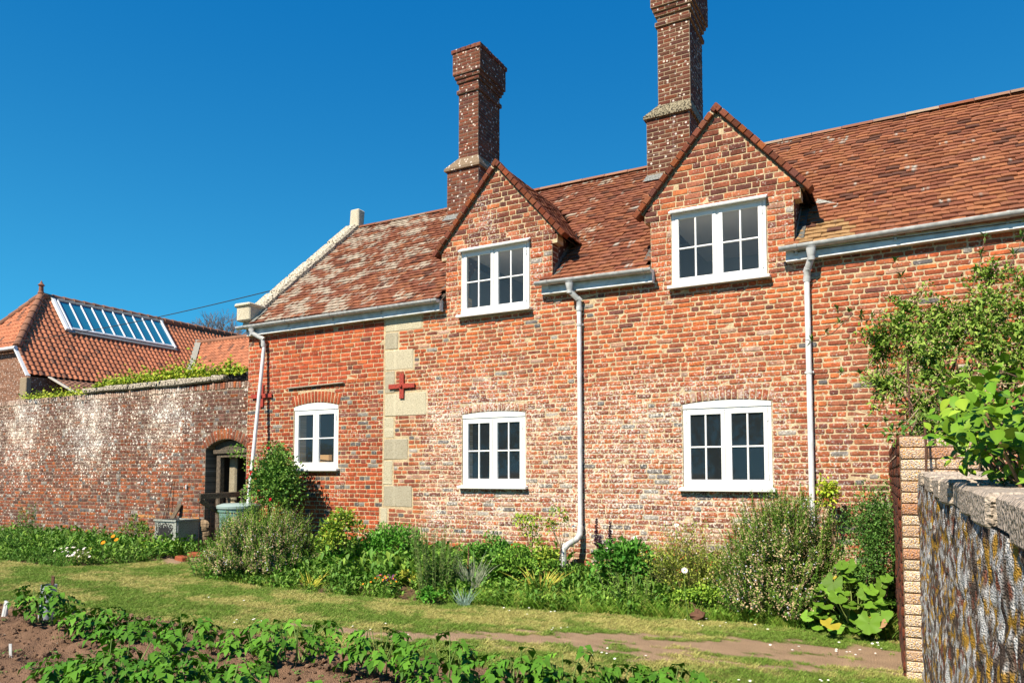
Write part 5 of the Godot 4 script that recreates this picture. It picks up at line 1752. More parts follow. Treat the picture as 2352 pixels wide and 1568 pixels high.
func in_plot(x: float, z: float) -> float:             # > 0 inside the potato plot
	var edge := 5.08 + 0.12 * gm.get_noise_2d(x * 20.0, 3.0) + 0.25 * sm(-6.6, -9.0, x)
	return minf(z - edge, -1.15 - 0.35 * (z - 5.0) - x + 0.1 * gm.get_noise_2d(z * 20.0, 9.0))
func path_at(x: float, z: float) -> float:
	var c := 3.42 + 0.42 * sm(-0.6, -2.4, x) + 0.75 * sm(-2.4, -4.6, x)
	var w := 0.42 * sm(-5.6, -1.6, x) + 0.05
	var d := 1.0 - absf(z - c) / w + 1.3 * gm.get_noise_2d(x * 26.0, z * 60.0) + 0.5 * gm.get_noise_2d(x * 130.0, z * 190.0)
	var door := 1.0 - Vector2((x + 11.0) / 0.75, (z - 1.15) / 0.75).length() + 0.4 * gm.get_noise_2d(x * 40.0, z * 40.0)
	return maxf(d * sm(-6.0, -4.5, x), door * 1.5)
func ground_y(x: float, z: float) -> float:
	var y := 0.012 * gn.get_noise_2d(x * 12.0, z * 12.0)
	var p := in_plot(x, z)
	if p > 0.0:
		var ridge := 0.5 + 0.5 * cos((z - 5.85) * TAU / 0.92)
		y += sm(0.0, 0.3, p) * (-0.07 + 0.10 * ridge + 0.04 * gm.get_noise_2d(x * 60.0, z * 60.0) + 0.03 * gm.get_noise_2d(x * 190.0, z * 190.0))
	var b := maxf(in_bed(x, z), in_left(x, z))
	if b > 0.0: y += sm(0.0, 0.1, b) * -0.03 + sm(0.05, 0.6, b) * (0.06 + 0.03 * gm.get_noise_2d(x * 70.0, z * 70.0))
	return y
func ground_color(x: float, z: float) -> Color:
	var n := gn.get_noise_2d(x * 9.0, z * 16.0)
	var n2 := gm.get_noise_2d(x * 45.0, z * 75.0)
	var dry := sm(-0.32, 0.52, n + n2 * 0.6)
	var c := Color(0.150, 0.200, 0.042).lerp(Color(0.37, 0.33, 0.12), dry)
	var soil := Color(0.27, 0.165, 0.11) * (1.0 + 0.35 * n2)
	var e := maxf(in_bed(x, z), in_left(x, z))
	if e > -0.12: c = c.lerp(Color(0.44, 0.33, 0.16), sm(-0.12, -0.03, e) * 0.75)
	if e > 0.0: c = c.lerp(Color(0.21, 0.135, 0.085) * (1.0 + 0.3 * n2), sm(0.0, 0.06, e))
	var w := path_at(x, z)
	if w > 0.0 and e < 0.0: c = c.lerp(Color(0.55, 0.385, 0.255) * (1.0 + 0.2 * n2), sm(0.0, 0.45, w))
	var p := in_plot(x, z)
	if p > -0.06: c = c.lerp(soil, sm(-0.06, 0.06, p))
	return c

func ground() -> void:
	gn = noise(401, 0.06, FastNoiseLite.TYPE_SIMPLEX_SMOOTH, 3)
	gm = noise(402, 0.06, FastNoiseLite.TYPE_SIMPLEX_SMOOTH, 3)
	var xs := [-420.0, -150.0, -60.0, -30.0, -24.0]
	var x := -21.0
	while x < 1.6:
		xs.append(x)
		x += 0.16 if x < -14.5 else (0.085 if x < -10.0 else 0.055)
	xs.append_array([2.5, 5.0, 12.0, 40.0, 150.0, 420.0])
	var zs := [-420.0, -150.0, -50.0, -20.0, -8.0, -2.0]
	var z := -0.4
	while z < 8.2:
		zs.append(z)
		z += 0.07 if z < 2.0 else 0.05
	zs.append_array([9.0, 11.0, 16.0, 30.0, 80.0, 420.0])
	var m := MB.new()
	for zz in zs:
		for xx in xs:
			var y := ground_y(xx, zz) if absf(xx) < 25.0 and absf(zz) < 12.0 else 0.0
			m.vert(Vector3(xx, y, zz), Y, ground_color(xx, zz))
	var w := xs.size()
	for j in zs.size():
		for i in w:
			var k := j * w + i
			var a: Vector3 = m.v[maxi(k - 1, j * w)] if i > 0 else m.v[k]
			var b: Vector3 = m.v[k + 1] if i < w - 1 else m.v[k]
			var c: Vector3 = m.v[k - w] if j > 0 else m.v[k]
			var d: Vector3 = m.v[k + w] if j < zs.size() - 1 else m.v[k]
			var nn := (d - c).cross(b - a)
			m.n[k] = nn.normalized() if nn.length() > 1e-9 else Y
	for j in zs.size() - 1:
		for i in w - 1:
			var k := j * w + i
			m.tri(k, k + w, k + w + 1); m.tri(k, k + w + 1, k + 1)
	structure("ground", m, M.ground)
	grass()
	clods()

func multi(called: String, label: String, category: String, mesh: Mesh, mat_: Material, places: Array, cols: Array) -> void:
	var mm := MultiMesh.new()
	mm.transform_format = MultiMesh.TRANSFORM_3D
	mm.use_colors = true
	mm.mesh = mesh
	mm.instance_count = places.size()
	for k in places.size():
		mm.set_instance_transform(k, places[k])
		mm.set_instance_color(k, cols[k])
	var o := MultiMeshInstance3D.new()
	o.name = called
	o.multimesh = mm
	o.material_override = mat_
	add_child(o, true)
	tag(o, label, category)
	o.set_meta("kind", "stuff")

func grass() -> void:
	var tuft := MB.new()
	for k in 7:
		var a := rf(0, TAU)
		tuft.blade(Vector3(rf(-0.018, 0.018), -0.004, rf(-0.018, 0.018)), Vector3(cos(a) * 0.5, 1.0, sin(a) * 0.5).normalized(), rf(0.016, 0.034), 0.0035, Vector3(cos(a), -0.3, sin(a)) * rf(0.1, 0.6), Color.WHITE, 2)
	var places := []; var cols := []
	while places.size() < 75000:
		# nearer ground gets more blades
		var z := rf(1.0, 6.2) if rg.randf() < 0.8 else rf(1.0, 4.0)
		var x := rf(-15.5, 0.0) if rg.randf() < 0.7 else rf(-9.0, 0.0)
		if maxf(in_bed(x, z), in_left(x, z)) > -0.02 or in_plot(x, z) > 0.03: continue
		if path_at(x, z) > rf(0.0, 0.35): continue
		var s := rf(0.7, 1.3)
		places.append(Transform3D(Basis(Y, rf(0, TAU)).scaled(Vector3(s, s * rf(0.6, 1.3), s)), Vector3(x, ground_y(x, z), z)))
		var n := gn.get_noise_2d(x * 9.0, z * 16.0) + gm.get_noise_2d(x * 45.0, z * 75.0) * 0.6
		var dry := clampf(sm(-0.32, 0.52, n) + rf(-0.25, 0.25), 0, 1)
		cols.append(Color(0.15, 0.26, 0.038).lerp(Color(0.46, 0.42, 0.15), dry) * rf(0.8, 1.2))
	multi("lawn_grass", "short patchy mown grass, green and straw coloured", "grass", tuft.done(), M.leaf, places, cols)
	# longer grass along the border's edge
	var tall := MB.new()
	for k in 8:
		var a := rf(0, TAU)
		tall.blade(Vector3(rf(-0.03, 0.03), -0.01, rf(-0.03, 0.03)), Vector3(cos(a) * 0.35, 1.0, sin(a) * 0.35).normalized(), rf(0.10, 0.24), 0.006, Vector3(cos(a), -0.4, sin(a)) * rf(0.15, 0.7), Color.WHITE, 3)
	places = []; cols = []
	while places.size() < 2300:
		var x := rf(-9.6, -0.15)
		if rg.randf() < 0.5: x = rf(-4.6, -0.2)
		var inn := absf(rg.randfn()) * 0.28 + 0.02
		if x < -5.2 and rg.randf() < 0.55: continue
		var z := along(bed_pts, x) - inn
		if z < 0.1: continue
		var s := rf(0.5, 1.15) * (1.0 if x > -4.5 else 0.7)
		places.append(Transform3D(Basis(Y, rf(0, TAU)).scaled(Vector3.ONE * s), Vector3(x, ground_y(x, z), z)))
		cols.append((Color(0.17, 0.33, 0.04) if rg.randf() < 0.7 else Color(0.38, 0.44, 0.09)) * rf(0.75, 1.2))
	for k in 900:
		var x := rf(-19.5, -11.4); var z := along(left_pts, x) - absf(rg.randfn()) * 0.6
		if z < 0.1: continue
		places.append(Transform3D(Basis(Y, rf(0, TAU)).scaled(Vector3.ONE * rf(0.5, 1.1)), Vector3(x, ground_y(x, z), z)))
		cols.append(Color(0.12, 0.25, 0.04) * rf(0.75, 1.2))
	multi("border_grass", "long green grass along the edges of the flower beds", "grass", tall.done(), M.leaf, places, cols)
	# low ground cover that hides the soil of the beds
	var cover := MB.new()
	for k in 14:
		var a := rf(0, TAU)
		var d := Vector3(cos(a), rf(0.2, 1.1), sin(a)).normalized()
		cover.leaf(Vector3(rf(-0.06, 0.06), rf(0.0, 0.06), rf(-0.06, 0.06)), d, (Y + rdir() * 0.4).normalized(), rf(0.035, 0.07), rf(0.018, 0.035), Color.WHITE)
	places = []; cols = []
	while places.size() < 7000:
		var left := rg.randf() < 0.27
		var x := rf(-19.0, -11.4) if left else rf(-9.9, -0.2)
		var z := along(left_pts, x) - pow(rg.randf(), 1.2) * 2.6 - 0.08 if left else along(bed_pts, x) - pow(rg.randf(), 1.3) * 2.7 - 0.06
		if z < 0.05: continue
		var patch := gm.get_noise_2d(x * 30.0 + 50.0, z * 30.0)
		if patch < -0.12 and not left: continue
		if x < -4.8 and z > along(bed_pts, x) - 0.45 and rg.randf() < 0.65: continue
		var deep := (along(left_pts, x) if left else along(bed_pts, x)) - z
		var s := rf(0.6, 1.5) * (1.0 + 1.1 * sm(0.35, 1.1, deep) * (0.6 if left else 1.0) * (0.1 if x > -4.6 and x < -3.3 else 1.0))
		places.append(Transform3D(Basis(Y, rf(0, TAU)).scaled(Vector3(s, s * rf(0.8, 2.0), s)), Vector3(x, ground_y(x, z), z)))
		cols.append(Color(0.09, 0.22, 0.03).lerp(Color(0.28, 0.42, 0.06), rg.randf() * rg.randf()) * rf(0.7, 1.2))
	multi("bed_groundcover", "low leafy weeds and seedlings covering the flower beds", "weeds", cover.done(), M.leaf, places, cols)
	# weed seedlings in the plot
	places = []; cols = []
	while places.size() < 420:
		var x := rf(-8.5, -1.8); var z := rf(5.1, 8.0)
		if in_plot(x, z) < 0.05 or gm.get_noise_2d(x * 40.0, z * 40.0 + 70.0) < 0.02: continue
		var s := rf(0.3, 0.7)
		places.append(Transform3D(Basis(Y, rf(0, TAU)).scaled(Vector3(s, s * 0.6, s)), Vector3(x, ground_y(x, z), z)))
		cols.append(Color(0.13, 0.27, 0.06) * rf(0.7, 1.2))
	multi("plot_seedlings", "tiny weed seedlings scattered over the soil of the potato plot", "weeds", cover.done(), M.leaf, places, cols)
	# lawn daisies
	var daisy := MB.new()
	for k in 9:
		var a := TAU * k / 9.0
		daisy.flat(Vector3(0, 0.034, 0), Vector3(cos(a + 0.3), 0, sin(a + 0.3)) * 0.012 + Y * 0.036, Vector3(cos(a - 0.3), 0, sin(a - 0.3)) * 0.012 + Y * 0.036, Color.WHITE)
	places = []; cols = []
	for c in [[-2.25, 4.35, 16, 0.12], [-1.0, 4.75, 22, 0.35], [-0.4, 4.5, 26, 0.25], [-5.9, 4.75, 9, 0.12], [-3.05, 3.6, 8, 0.1], [-1.75, 2.75, 14, 0.2], [-0.9, 3.45, 7, 0.15], [-6.9, 3.9, 4, 0.3], [-3.6, 2.95, 12, 0.3], [-0.55, 3.3, 10, 0.12], [-4.2, 4.6, 8, 0.5], [-0.25, 2.95, 12, 0.2]]:
		for k in int(c[2] * 0.6):
			var x: float = c[0] + rg.randfn() * c[3]; var z: float = c[1] + rg.randfn() * c[3] * 0.7
			places.append(Transform3D(Basis(Y, rf(0, TAU)).rotated(X, rf(0.0, 0.5)).scaled(Vector3.ONE * rf(0.6, 1.0)), Vector3(x, ground_y(x, z), z)))
			cols.append(Color(0.8, 0.8, 0.76))
	multi("lawn_daisies", "tiny white daisies dotted over the lawn and path", "daisies", daisy.done(), M.petal, places, cols)

func lump(sd: int) -> MB:
	var m := MB.new()
	var f := noise(sd, 1.1, FastNoiseLite.TYPE_SIMPLEX_SMOOTH, 2)
	var s := SphereMesh.new()
	s.radial_segments = 8; s.rings = 5
	s.radius = 0.5; s.height = 1.0
	var a := s.get_mesh_arrays()
	var v: PackedVector3Array = a[Mesh.ARRAY_VERTEX]; var ix: PackedInt32Array = a[Mesh.ARRAY_INDEX]
	for k in range(0, ix.size(), 3):
		var p := []
		for j in 3:
			var q := v[ix[k + j]]
			p.append(q * (1.0 + 0.7 * f.get_noise_3dv(q * 1.6)) * Vector3(1, 0.72, 1))
		m.flat(p[0], p[2], p[1], Color.WHITE)
	return m

func clods() -> void:
	var places := [[], []]; var cols := [[], []]
	var n := 0
	while n < 6500:
		var x := rf(-9.3, -1.6); var z := rf(5.0, 8.0)
		if in_plot(x, z) < 0.02: continue
		var s := 0.006 + 0.05 * pow(rg.randf(), 5.0) + rf(0, 0.009)
		var k := n % 2
		places[k].append(Transform3D(Basis(Vector3(rf(-1, 1), 1, rf(-1, 1)).normalized(), rf(0, TAU)).scaled(Vector3.ONE * s), Vector3(x, ground_y(x, z) + s * 0.15, z)))
		cols[k].append(Color(0.27, 0.17, 0.115) * rf(0.7, 1.3) if rg.randf() < 0.97 else Color(0.5, 0.42, 0.34))
		n += 1
	for k in 2:
		multi("soil_clods", ["dry brown clods of earth over the potato plot", "small crumbs of brown earth over the potato plot"][k], "soil", lump(420 + k).done(), M.soil, places[k], cols[k])
	var t := thing("earth_lump", "large brown lump of earth at the foot of the border, left of the right rosemary", "lump", Vector3(-1.95, 0, 2.45))
	var m := lump(431)
	for k in m.v.size(): m.v[k] = m.v[k] * Vector3(0.15, 0.16, 0.13) + Vector3(-1.95, 0.05, 2.5)
	for k in m.c.size(): m.c[k] = Color(0.22, 0.12, 0.08)
	part("lump", m, M.soil, t)

# ---------------------------------------------------------------- plants
func stem(mb: MB, a: Vector3, b: Vector3, r: float, col: Color, sag := 0.1) -> void:
	var mid := a.lerp(b, 0.5) + rdir() * (b - a).length() * sag
	mb.tube([a, mid, b], [r, r * 0.8, r * 0.45], 5, col)

# leaves spread through an ellipsoid, most of them near its skin
func leaves(mb: MB, c: Vector3, r: Vector3, count: int, ln: Array, ratio: float, c1: Color, c2: Color, lift := 0.3, droop := 0.25, skin := 0.45) -> void:
	for k in count:
		var d := rdir()
		if d.y < -0.55: d.y = -d.y
		var p := c + d * r * pow(rg.randf(), skin)
		var out := (d + rdir() * 0.8 + Y * lift).normalized()
		var up := (Y + d * 0.6 + rdir() * 0.55).normalized()
		var l := rf(ln[0], ln[1])
		mb.leaf(p, out, up, l, l * ratio * rf(0.8, 1.2), c1.lerp(c2, rg.randf()) * rf(0.8, 1.15), rf(0.1, 0.35), rf(0.0, droop * 2.0))

func shrub(called: String, label: String, at: Vector3, r: Vector3, mid_y: float, count: int, ln: Array, ratio: float, c1: Color, c2: Color, m: Material, stems := 7, clumps := 9, category := "shrub", group := "") -> Node3D:
	var t := thing(called, label, category, at, group)
	var st := MB.new(); var lf := MB.new()
	for k in clumps:                                    # uneven crown: overlapping clumps on branches
		var d := rdir()
		d.y = absf(d.y) * 1.2 - 0.35
		var c := at + Y * mid_y + d * r * rf(0.35, 0.72)
		c.y = maxf(c.y, at.y + 0.08)
		leaves(lf, c, r * rf(0.34, 0.52), count / clumps, ln, ratio, c1, c2)
		if k < stems: stem(st, at + Vector3(rf(-0.06, 0.06), 0, rf(-0.06, 0.06)), c, 0.010, Color(0.16, 0.10, 0.06))
	part("stems", st, M.bark, t)
	part("foliage", lf, m, t)
	return t

func rosemary(label: String, at: Vector3, rx: float, ht: float, sprigs: int, flower_: float) -> void:
	var t := thing("rosemary_bush", label, "shrub", at, "rosemary bushes in the border")
	var lf := MB.new(); var st := MB.new(); var fl := MB.new()
	var rough := noise(610 + int(rx * 100), 1.0, FastNoiseLite.TYPE_SIMPLEX_SMOOTH, 2)
	for k in 26:                                        # woody limbs
		var a := rf(0, TAU)
		var e := at + Vector3(cos(a) * rx * rf(0.2, 0.75), ht * rf(0.3, 0.75), sin(a) * rx * rf(0.2, 0.75))
		stem(st, at + Vector3(cos(a), 0, sin(a)) * 0.06, e, 0.013, Color(0.17, 0.11, 0.07), 0.1)
	for k in sprigs:
		# base somewhere in the dome, most of them near its skin
		var d := rdir()
		d.y = absf(d.y)
		var skin := pow(rg.randf(), 0.33)
		var lump_ := 1.0 + 0.28 * rough.get_noise_3dv(d * 2.6)
		var root := at + d * Vector3(rx, ht * 0.86, rx) * skin * lump_ * 0.92
		root.y = maxf(root.y, at.y + rf(0.03, 0.2))
		var dir := (d * 0.55 + Y * rf(0.5, 1.3) + rdir() * 0.35).normalized()
		var ln := rf(0.10, 0.22) * (1.25 if d.y > 0.6 else 1.0)
		var green := Color(0.09, 0.19, 0.03).lerp(Color(0.20, 0.31, 0.05), rg.randf()) * rf(0.8, 1.2)
		var tan_ := rg.randf() < flower_ and d.y < 0.93
		for j in 30:
			var s := (j + 0.5) / 30.0
			var p := root + dir * ln * s
			var side := dir.cross(rdir()).normalized()
			var nd := (dir * 0.8 + side).normalized()
			var l := rf(0.020, 0.034) * (1.2 - 0.6 * s)
			var w := dir.cross(side) * 0.0042
			var nn := nd.cross(side.cross(nd)).normalized()
			var cc := green * rf(0.75, 1.25)
			var b := lf.vert(p - w, nn, cc); lf.vert(p + w, nn, cc); lf.vert(p + nd * l + w * 0.5, nn, cc * 1.1); lf.vert(p + nd * l - w * 0.5, nn, cc * 1.1)
			lf.tri(b, b + 1, b + 2); lf.tri(b, b + 2, b + 3)
			if tan_ and s < 0.85 and j % 2 == 0:
				var fc := Color(0.52, 0.40, 0.25) * rf(0.7, 1.25)
				if rg.randf() < 0.07: fc = Color(0.60, 0.60, 0.76)
				fl.leaf(p + side * rf(0.012, 0.026), (side + dir * 0.4).normalized(), dir, rf(0.016, 0.026), rf(0.014, 0.020), fc, 0.5, 0.1)
	part("stems", st, M.bark, t)
	part("foliage", lf, M.dull, t)
	part("dry_flowers", fl, M.dull, t, true)

func flower(mb: MB, p: Vector3, nn: Vector3, r: float, n: int, pet: Color, heart: Color, cup := 0.2) -> void:
	var s := nn.cross(Vector3(0.37, 0.2, 0.9)).normalized(); var o := nn.cross(s)
	for k in n:
		var a := TAU * k / n
		var d := s * cos(a) + o * sin(a)
		mb.leaf(p, (d + nn * cup).normalized(), nn, r, r * TAU / n * 1.15, pet * rf(0.9, 1.08), 0.1, -0.05)
	for k in 5:
		var a := TAU * k / 5.0
		mb.flat(p + nn * r * 0.14, p + (s * cos(a) + o * sin(a)) * r * 0.28 + nn * r * 0.05, p + (s * cos(a + TAU / 5) + o * sin(a + TAU / 5)) * r * 0.28 + nn * r * 0.05, heart)

func potato(label: String, at: Vector3, ht: float, r: float) -> void:
	var t := thing("potato_plant", label, "potato plant", at, "potato plants in the plot")
	var st := MB.new(); var lf := MB.new()
	var n := int(5 + r * 15)
	for k in n:
		var a := TAU * (k + rf(0, 0.7)) / n
		var q := rf(0.15, 0.9)
		var d := Vector3(cos(a), 0, sin(a))
		var base := at + Vector3(rf(-0.05, 0.05) + d.x * r * 0.35 * q, 0, rf(-0.05, 0.05) + d.z * r * 0.35 * q)
		var top := at + d * r * q + Y * ht * rf(0.62, 1.0) * (1.05 - 0.35 * q)
		stem(st, base, top, 0.006, Color(0.16, 0.26, 0.06), 0.06)
		for j in 5:                                     # compound leaves
			var s := lerpf(0.45, 1.0, j / 4.0)
			var p := base.lerp(top, s)
			var b := a + rf(-1.6, 1.6)
			var ld := Vector3(cos(b), rf(0.15, 0.6), sin(b)).normalized()
			var len_ := rf(0.10, 0.19)
			var tint := Color(0.042, 0.135, 0.014).lerp(Color(0.14, 0.31, 0.032), rg.randf() * rg.randf() + 0.2 * s) * rf(0.8, 1.15)
			var side := ld.cross(Y).normalized()
			for i in 7:
				var f := 0.35 + 0.65 * int((i + 1) / 2.0) / 3.0
				var pp := p + ld * len_ * f - Y * len_ * 0.55 * f * f
				var od := (ld - Y * (0.35 + 0.7 * f)).normalized()
				if i < 6: od = (side * (1.0 if i % 2 else -1.0) + ld * 0.5 - Y * 0.45).normalized()
				var l := rf(0.060, 0.095) * (1.15 if i == 6 else 0.75 + 0.25 * f)
				lf.leaf(pp, od, (Y + ld * 0.3 + rdir() * 0.25).normalized(), l, l * 0.60, tint * rf(0.85, 1.15), rf(0.08, 0.25), rf(0.15, 0.4))
	part("stems", st, M.bark, t)
	part("foliage", lf, M.leaf, t, true)

func spikes(called: String, label: String, at: Vector3, r: float, ht: float, n: int, wd: float, c1: Color, c2: Color, category := "plant") -> Node3D:
	var t := thing(called, label, category, at)
	var m := MB.new()
	for k in n:
		var a := rf(0, TAU); var d := Vector3(cos(a), 0, sin(a))
		var lean := rf(0.05, 0.8)
		m.blade(at + d * r * rf(0, 0.35), (Y + d * lean * r / ht).normalized(), ht * rf(0.5, 1.05), wd * rf(0.7, 1.2), d * rf(0.05, 0.5) - Y * rf(0, 0.35), c1.lerp(c2, rg.randf()) * rf(0.8, 1.2), 4)
	part("foliage", m, M.leaf, t)
	return t

# tall leafy stems in a clump
func stalks(called: String, label: String, at: Vector3, r: float, ht: float, n: int, ln: Array, ratio: float, c1: Color, c2: Color, m: Material, per := 26, category := "plant") -> Node3D:
	var t := thing(called, label, category, at)
	var st := MB.new(); var lf := MB.new()
	for k in n:
		var a := rf(0, TAU); var q := sqrt(rg.randf())
		var b := at + Vector3(cos(a), 0, sin(a)) * r * 0.6 * q
		var top := at + Vector3(cos(a), 0, sin(a)) * r * q + Y * ht * rf(0.65, 1.05)
		stem(st, b, top, 0.004, Color(0.15, 0.20, 0.06), 0.03)
		for j in per:
			var s := lerpf(0.12, 1.0, (j + rg.randf()) / per)
			var w := rf(0, TAU)
			var d := Vector3(cos(w), rf(0.1, 0.9), sin(w)).normalized()
			var l := rf(ln[0], ln[1]) * (1.1 - 0.5 * s)
			lf.leaf(b.lerp(top, s), d, (Y + rdir() * 0.3).normalized(), l, l * ratio, c1.lerp(c2, rg.randf()) * rf(0.75, 1.2), rf(0.1, 0.3), rf(0.1, 0.4))
	part("stems", st, M.bark, t)
	part("foliage", lf, m, t)
	return t

func border_plants() -> void:
	# climbing rose by the leftmost window
	var at := Vector3(-9.85, 0.03, 0.55)
	var rose := shrub("rose_bush", "leafy rose bush with a few red blooms under the leftmost window", at, Vector3(0.66, 0.88, 0.46), 1.08, 6500, [0.045, 0.075], 0.58, Color(0.065, 0.169, 0.036), Color(0.195, 0.351, 0.060), M.gloss, 9, 22)
	var lf := MB.new()
	for k in 10: leaves(lf, at + Vector3(rf(-0.75, 0.55), rf(0.9, 1.95), rf(-0.1, 0.3)), Vector3(0.22, 0.18, 0.18), 90, [0.04, 0.065], 0.58, Color(0.117, 0.260, 0.048), Color(0.260, 0.416, 0.072))
	part("foliage", lf, M.gloss, rose)
	for p in [Vector3(-9.86, 1.92, 0.72), Vector3(-10.02, 1.50, 0.95), Vector3(-9.96, 1.48, 1.0), Vector3(-10.16, 1.40, 0.9), Vector3(-9.55, 1.05, 0.95)]:
		var f := MB.new()
		for j in 3: flower(f, p + rdir() * 0.008, (Z + Y * 0.6 + rdir() * 0.4).normalized(), 0.034 - j * 0.007, 7, Color(0.55, 0.01, 0.03), Color(0.4, 0.02, 0.02), 0.4 + j * 0.4)
		part("flower", f, M.petal, rose)
	rosemary("rosemary bush full of dry tan flowers in front of the water butt", Vector3(-8.45, 0.03, 2.1), 0.86, 1.06, 2600, 0.6)
	rosemary("largest rosemary bush, with tan and pale blue flowers, below the right ground floor window", Vector3(-1.22, 0.03, 1.9), 0.68, 1.40, 2600, 0.6)
	stalks("nettle_patch", "bright green nettle-like patch at the left end of the border", Vector3(-8.95, 0.0, 2.62), 0.42, 0.42, 30, [0.05, 0.09], 0.5, Color(0.078, 0.260, 0.036), Color(0.208, 0.429, 0.060), M.leaf, 16)
	at = Vector3(-7.25, 0.03, 1.75)
	shrub("small_rose", "young yellow-green rose bush between the left rosemary and the stone quoin", at, Vector3(0.38, 0.46, 0.34), 0.52, 1300, [0.04, 0.075], 0.6, Color(0.156, 0.312, 0.036), Color(0.390, 0.468, 0.060), M.gloss, 9, 12)
	shrub("leafy_perennial", "dense dark green leafy clump in front of the stone quoin", Vector3(-6.75, 0.03, 1.3), Vector3(0.66, 0.42, 0.42), 0.34, 2400, [0.04, 0.075], 0.45, Color(0.065, 0.221, 0.024), Color(0.156, 0.390, 0.048), M.gloss, 4, 14, "plant")
	spikes("yellow_bulb_leaves", "dying yellow bulb leaves flopped at the border's edge near the left rosemary", Vector3(-6.9, 0.02, 2.75), 0.26, 0.24, 34, 0.012, Color(0.55, 0.42, 0.06), Color(0.364, 0.468, 0.060))
	var wf := shrub("wallflower", "low wallflower with orange and purple blooms at the front of the border", Vector3(-5.72, 0.02, 2.72), Vector3(0.17, 0.12, 0.14), 0.1, 240, [0.03, 0.05], 0.35, Color(0.130, 0.260, 0.060), Color(0.260, 0.390, 0.072), M.leaf, 3, 5, "flowers")
	var fl := MB.new()
	for k in 60:
		var p := Vector3(-5.72, 0.17, 2.72) + Vector3(rg.randfn() * 0.08, rf(-0.03, 0.06), rg.randfn() * 0.07)
		flower(fl, p, (Y + rdir() * 0.6 + Z * 0.4).normalized(), 0.014, 4, Color(0.75, 0.24, 0.02) if rg.randf() < 0.62 else Color(0.16, 0.04, 0.16), Color(0.6, 0.4, 0.02))
	part("blooms", fl, M.petal, wf, true)
	stalks("tall_perennial", "tall many-stemmed green perennial with narrow leaves in the middle of the border", Vector3(-5.15, 0.02, 2.45), 0.38, 0.82, 60, [0.05, 0.09], 0.28, Color(0.078, 0.195, 0.036), Color(0.195, 0.325, 0.072), M.leaf, 26)
	shrub("geranium", "small round dark green clump at the front edge below the tall perennial", Vector3(-4.85, 0.0, 2.98), Vector3(0.18, 0.13, 0.15), 0.09, 300, [0.04, 0.06], 0.5, Color(0.052, 0.208, 0.024), Color(0.130, 0.338, 0.036), M.leaf, 3, 5, "plant")
	shrub("lime_weed", "pale lime-yellow leafy tuft beside the tall perennial", Vector3(-5.55, 0.0, 2.35), Vector3(0.2, 0.14, 0.16), 0.16, 170, [0.05, 0.08], 0.5, Color(0.390, 0.442, 0.060), Color(0.42, 0.42, 0.06), M.leaf, 3, 4, "plant")
	var cane := thing("garden_cane", "thin brown garden cane standing upright near the lavender", "cane", Vector3(-4.95, 0, 2.05))
	var m := MB.new()
	m.tube([Vector3(-4.95, 0.0, 2.05), Vector3(-4.94, 0.55, 2.04)], [0.011], 7, Color(0.55, 0.42, 0.36))
	part("cane", m, mat(lc(0.5, 0.3, 0.18), 0.8), cane)
	spikes("lavender", "grey-green lavender with upright silvery stems", Vector3(-4.72, 0.02, 2.3), 0.2, 0.56, 110, 0.008, Color(0.28, 0.33, 0.22), Color(0.4, 0.43, 0.33))
	spikes("blue_grass", "small blue-grey grass tuft leaning over the border's front edge", Vector3(-4.45, 0.0, 2.93), 0.2, 0.24, 60, 0.006, Color(0.16, 0.26, 0.22), Color(0.26, 0.36, 0.32))
	shrub("green_mound", "mid green leafy mound behind the lavender", Vector3(-4.95, 0.03, 1.4), Vector3(0.46, 0.36, 0.34), 0.32, 1400, [0.04, 0.07], 0.45, Color(0.078, 0.234, 0.036), Color(0.182, 0.390, 0.060), M.leaf, 4, 9, "plant")
	shrub("green_mound", "low green mound between the two rose saplings and the lavender", Vector3(-4.3, 0.03, 1.65), Vector3(0.48, 0.32, 0.36), 0.28, 1300, [0.04, 0.07], 0.45, Color(0.104, 0.260, 0.036), Color(0.260, 0.442, 0.060), M.leaf, 4, 8, "plant")
	var pp := thing("poppy", "single red poppy bloom standing against the brick wall", "flower", Vector3(-4.82, 0, 1.1))
	m = MB.new()
	m.tube([Vector3(-4.82, 0, 1.1), Vector3(-4.81, 0.3, 1.12), Vector3(-4.83, 0.47, 1.12)], [0.004], 5, Color(0.195, 0.325, 0.072))
	part("stem", m, M.bark, pp)
	m = MB.new()
	for j in 2: flower(m, Vector3(-4.83, 0.47, 1.12), (Y * 0.5 + Z + X * 0.4).normalized(), 0.055 - j * 0.012, 5, Color(0.75, 0.045, 0.015), Color(0.1, 0.02, 0.02), 0.35 + j * 0.3)
	part("flower", m, M.petal, pp)
	# two rose saplings
	for e in [[Vector3(-4.65, 0.02, 0.85), Vector3(-4.74, 0.78, 0.80), 0.20, "young rose sapling with a rounded yellow-green crown right of the poppy", 420, Vector3(0.22, 0.2, 0.18)], [Vector3(-4.12, 0.02, 1.05), Vector3(-4.24, 0.84, 0.92), 0.16, "thin bare-stemmed rose sapling just left of the middle downpipe", 230, Vector3(0.14, 0.17, 0.12)]]:
		var t := thing("rose_sapling", e[3], "shrub", e[0], "rose saplings by the middle downpipe")
		var st := MB.new(); lf = MB.new()
		var fork: Vector3 = e[0].lerp(e[1], 0.55) + X * 0.03
		st.tube([e[0], fork], [0.009, 0.007], 6, Color(0.12, 0.09, 0.06))
		for k in 6:
			var tip: Vector3 = e[1] + rdir() * e[5] * 0.8
			stem(st, fork, tip, 0.005, Color(0.16, 0.12, 0.07))
			leaves(lf, tip, e[5] * 0.55, e[4] / 6, [0.03, 0.055], 0.6, Color(0.156, 0.312, 0.036), Color(0.468, 0.546, 0.072))
		part("stems", st, M.bark, t)
		part("foliage", lf, M.gloss, t)
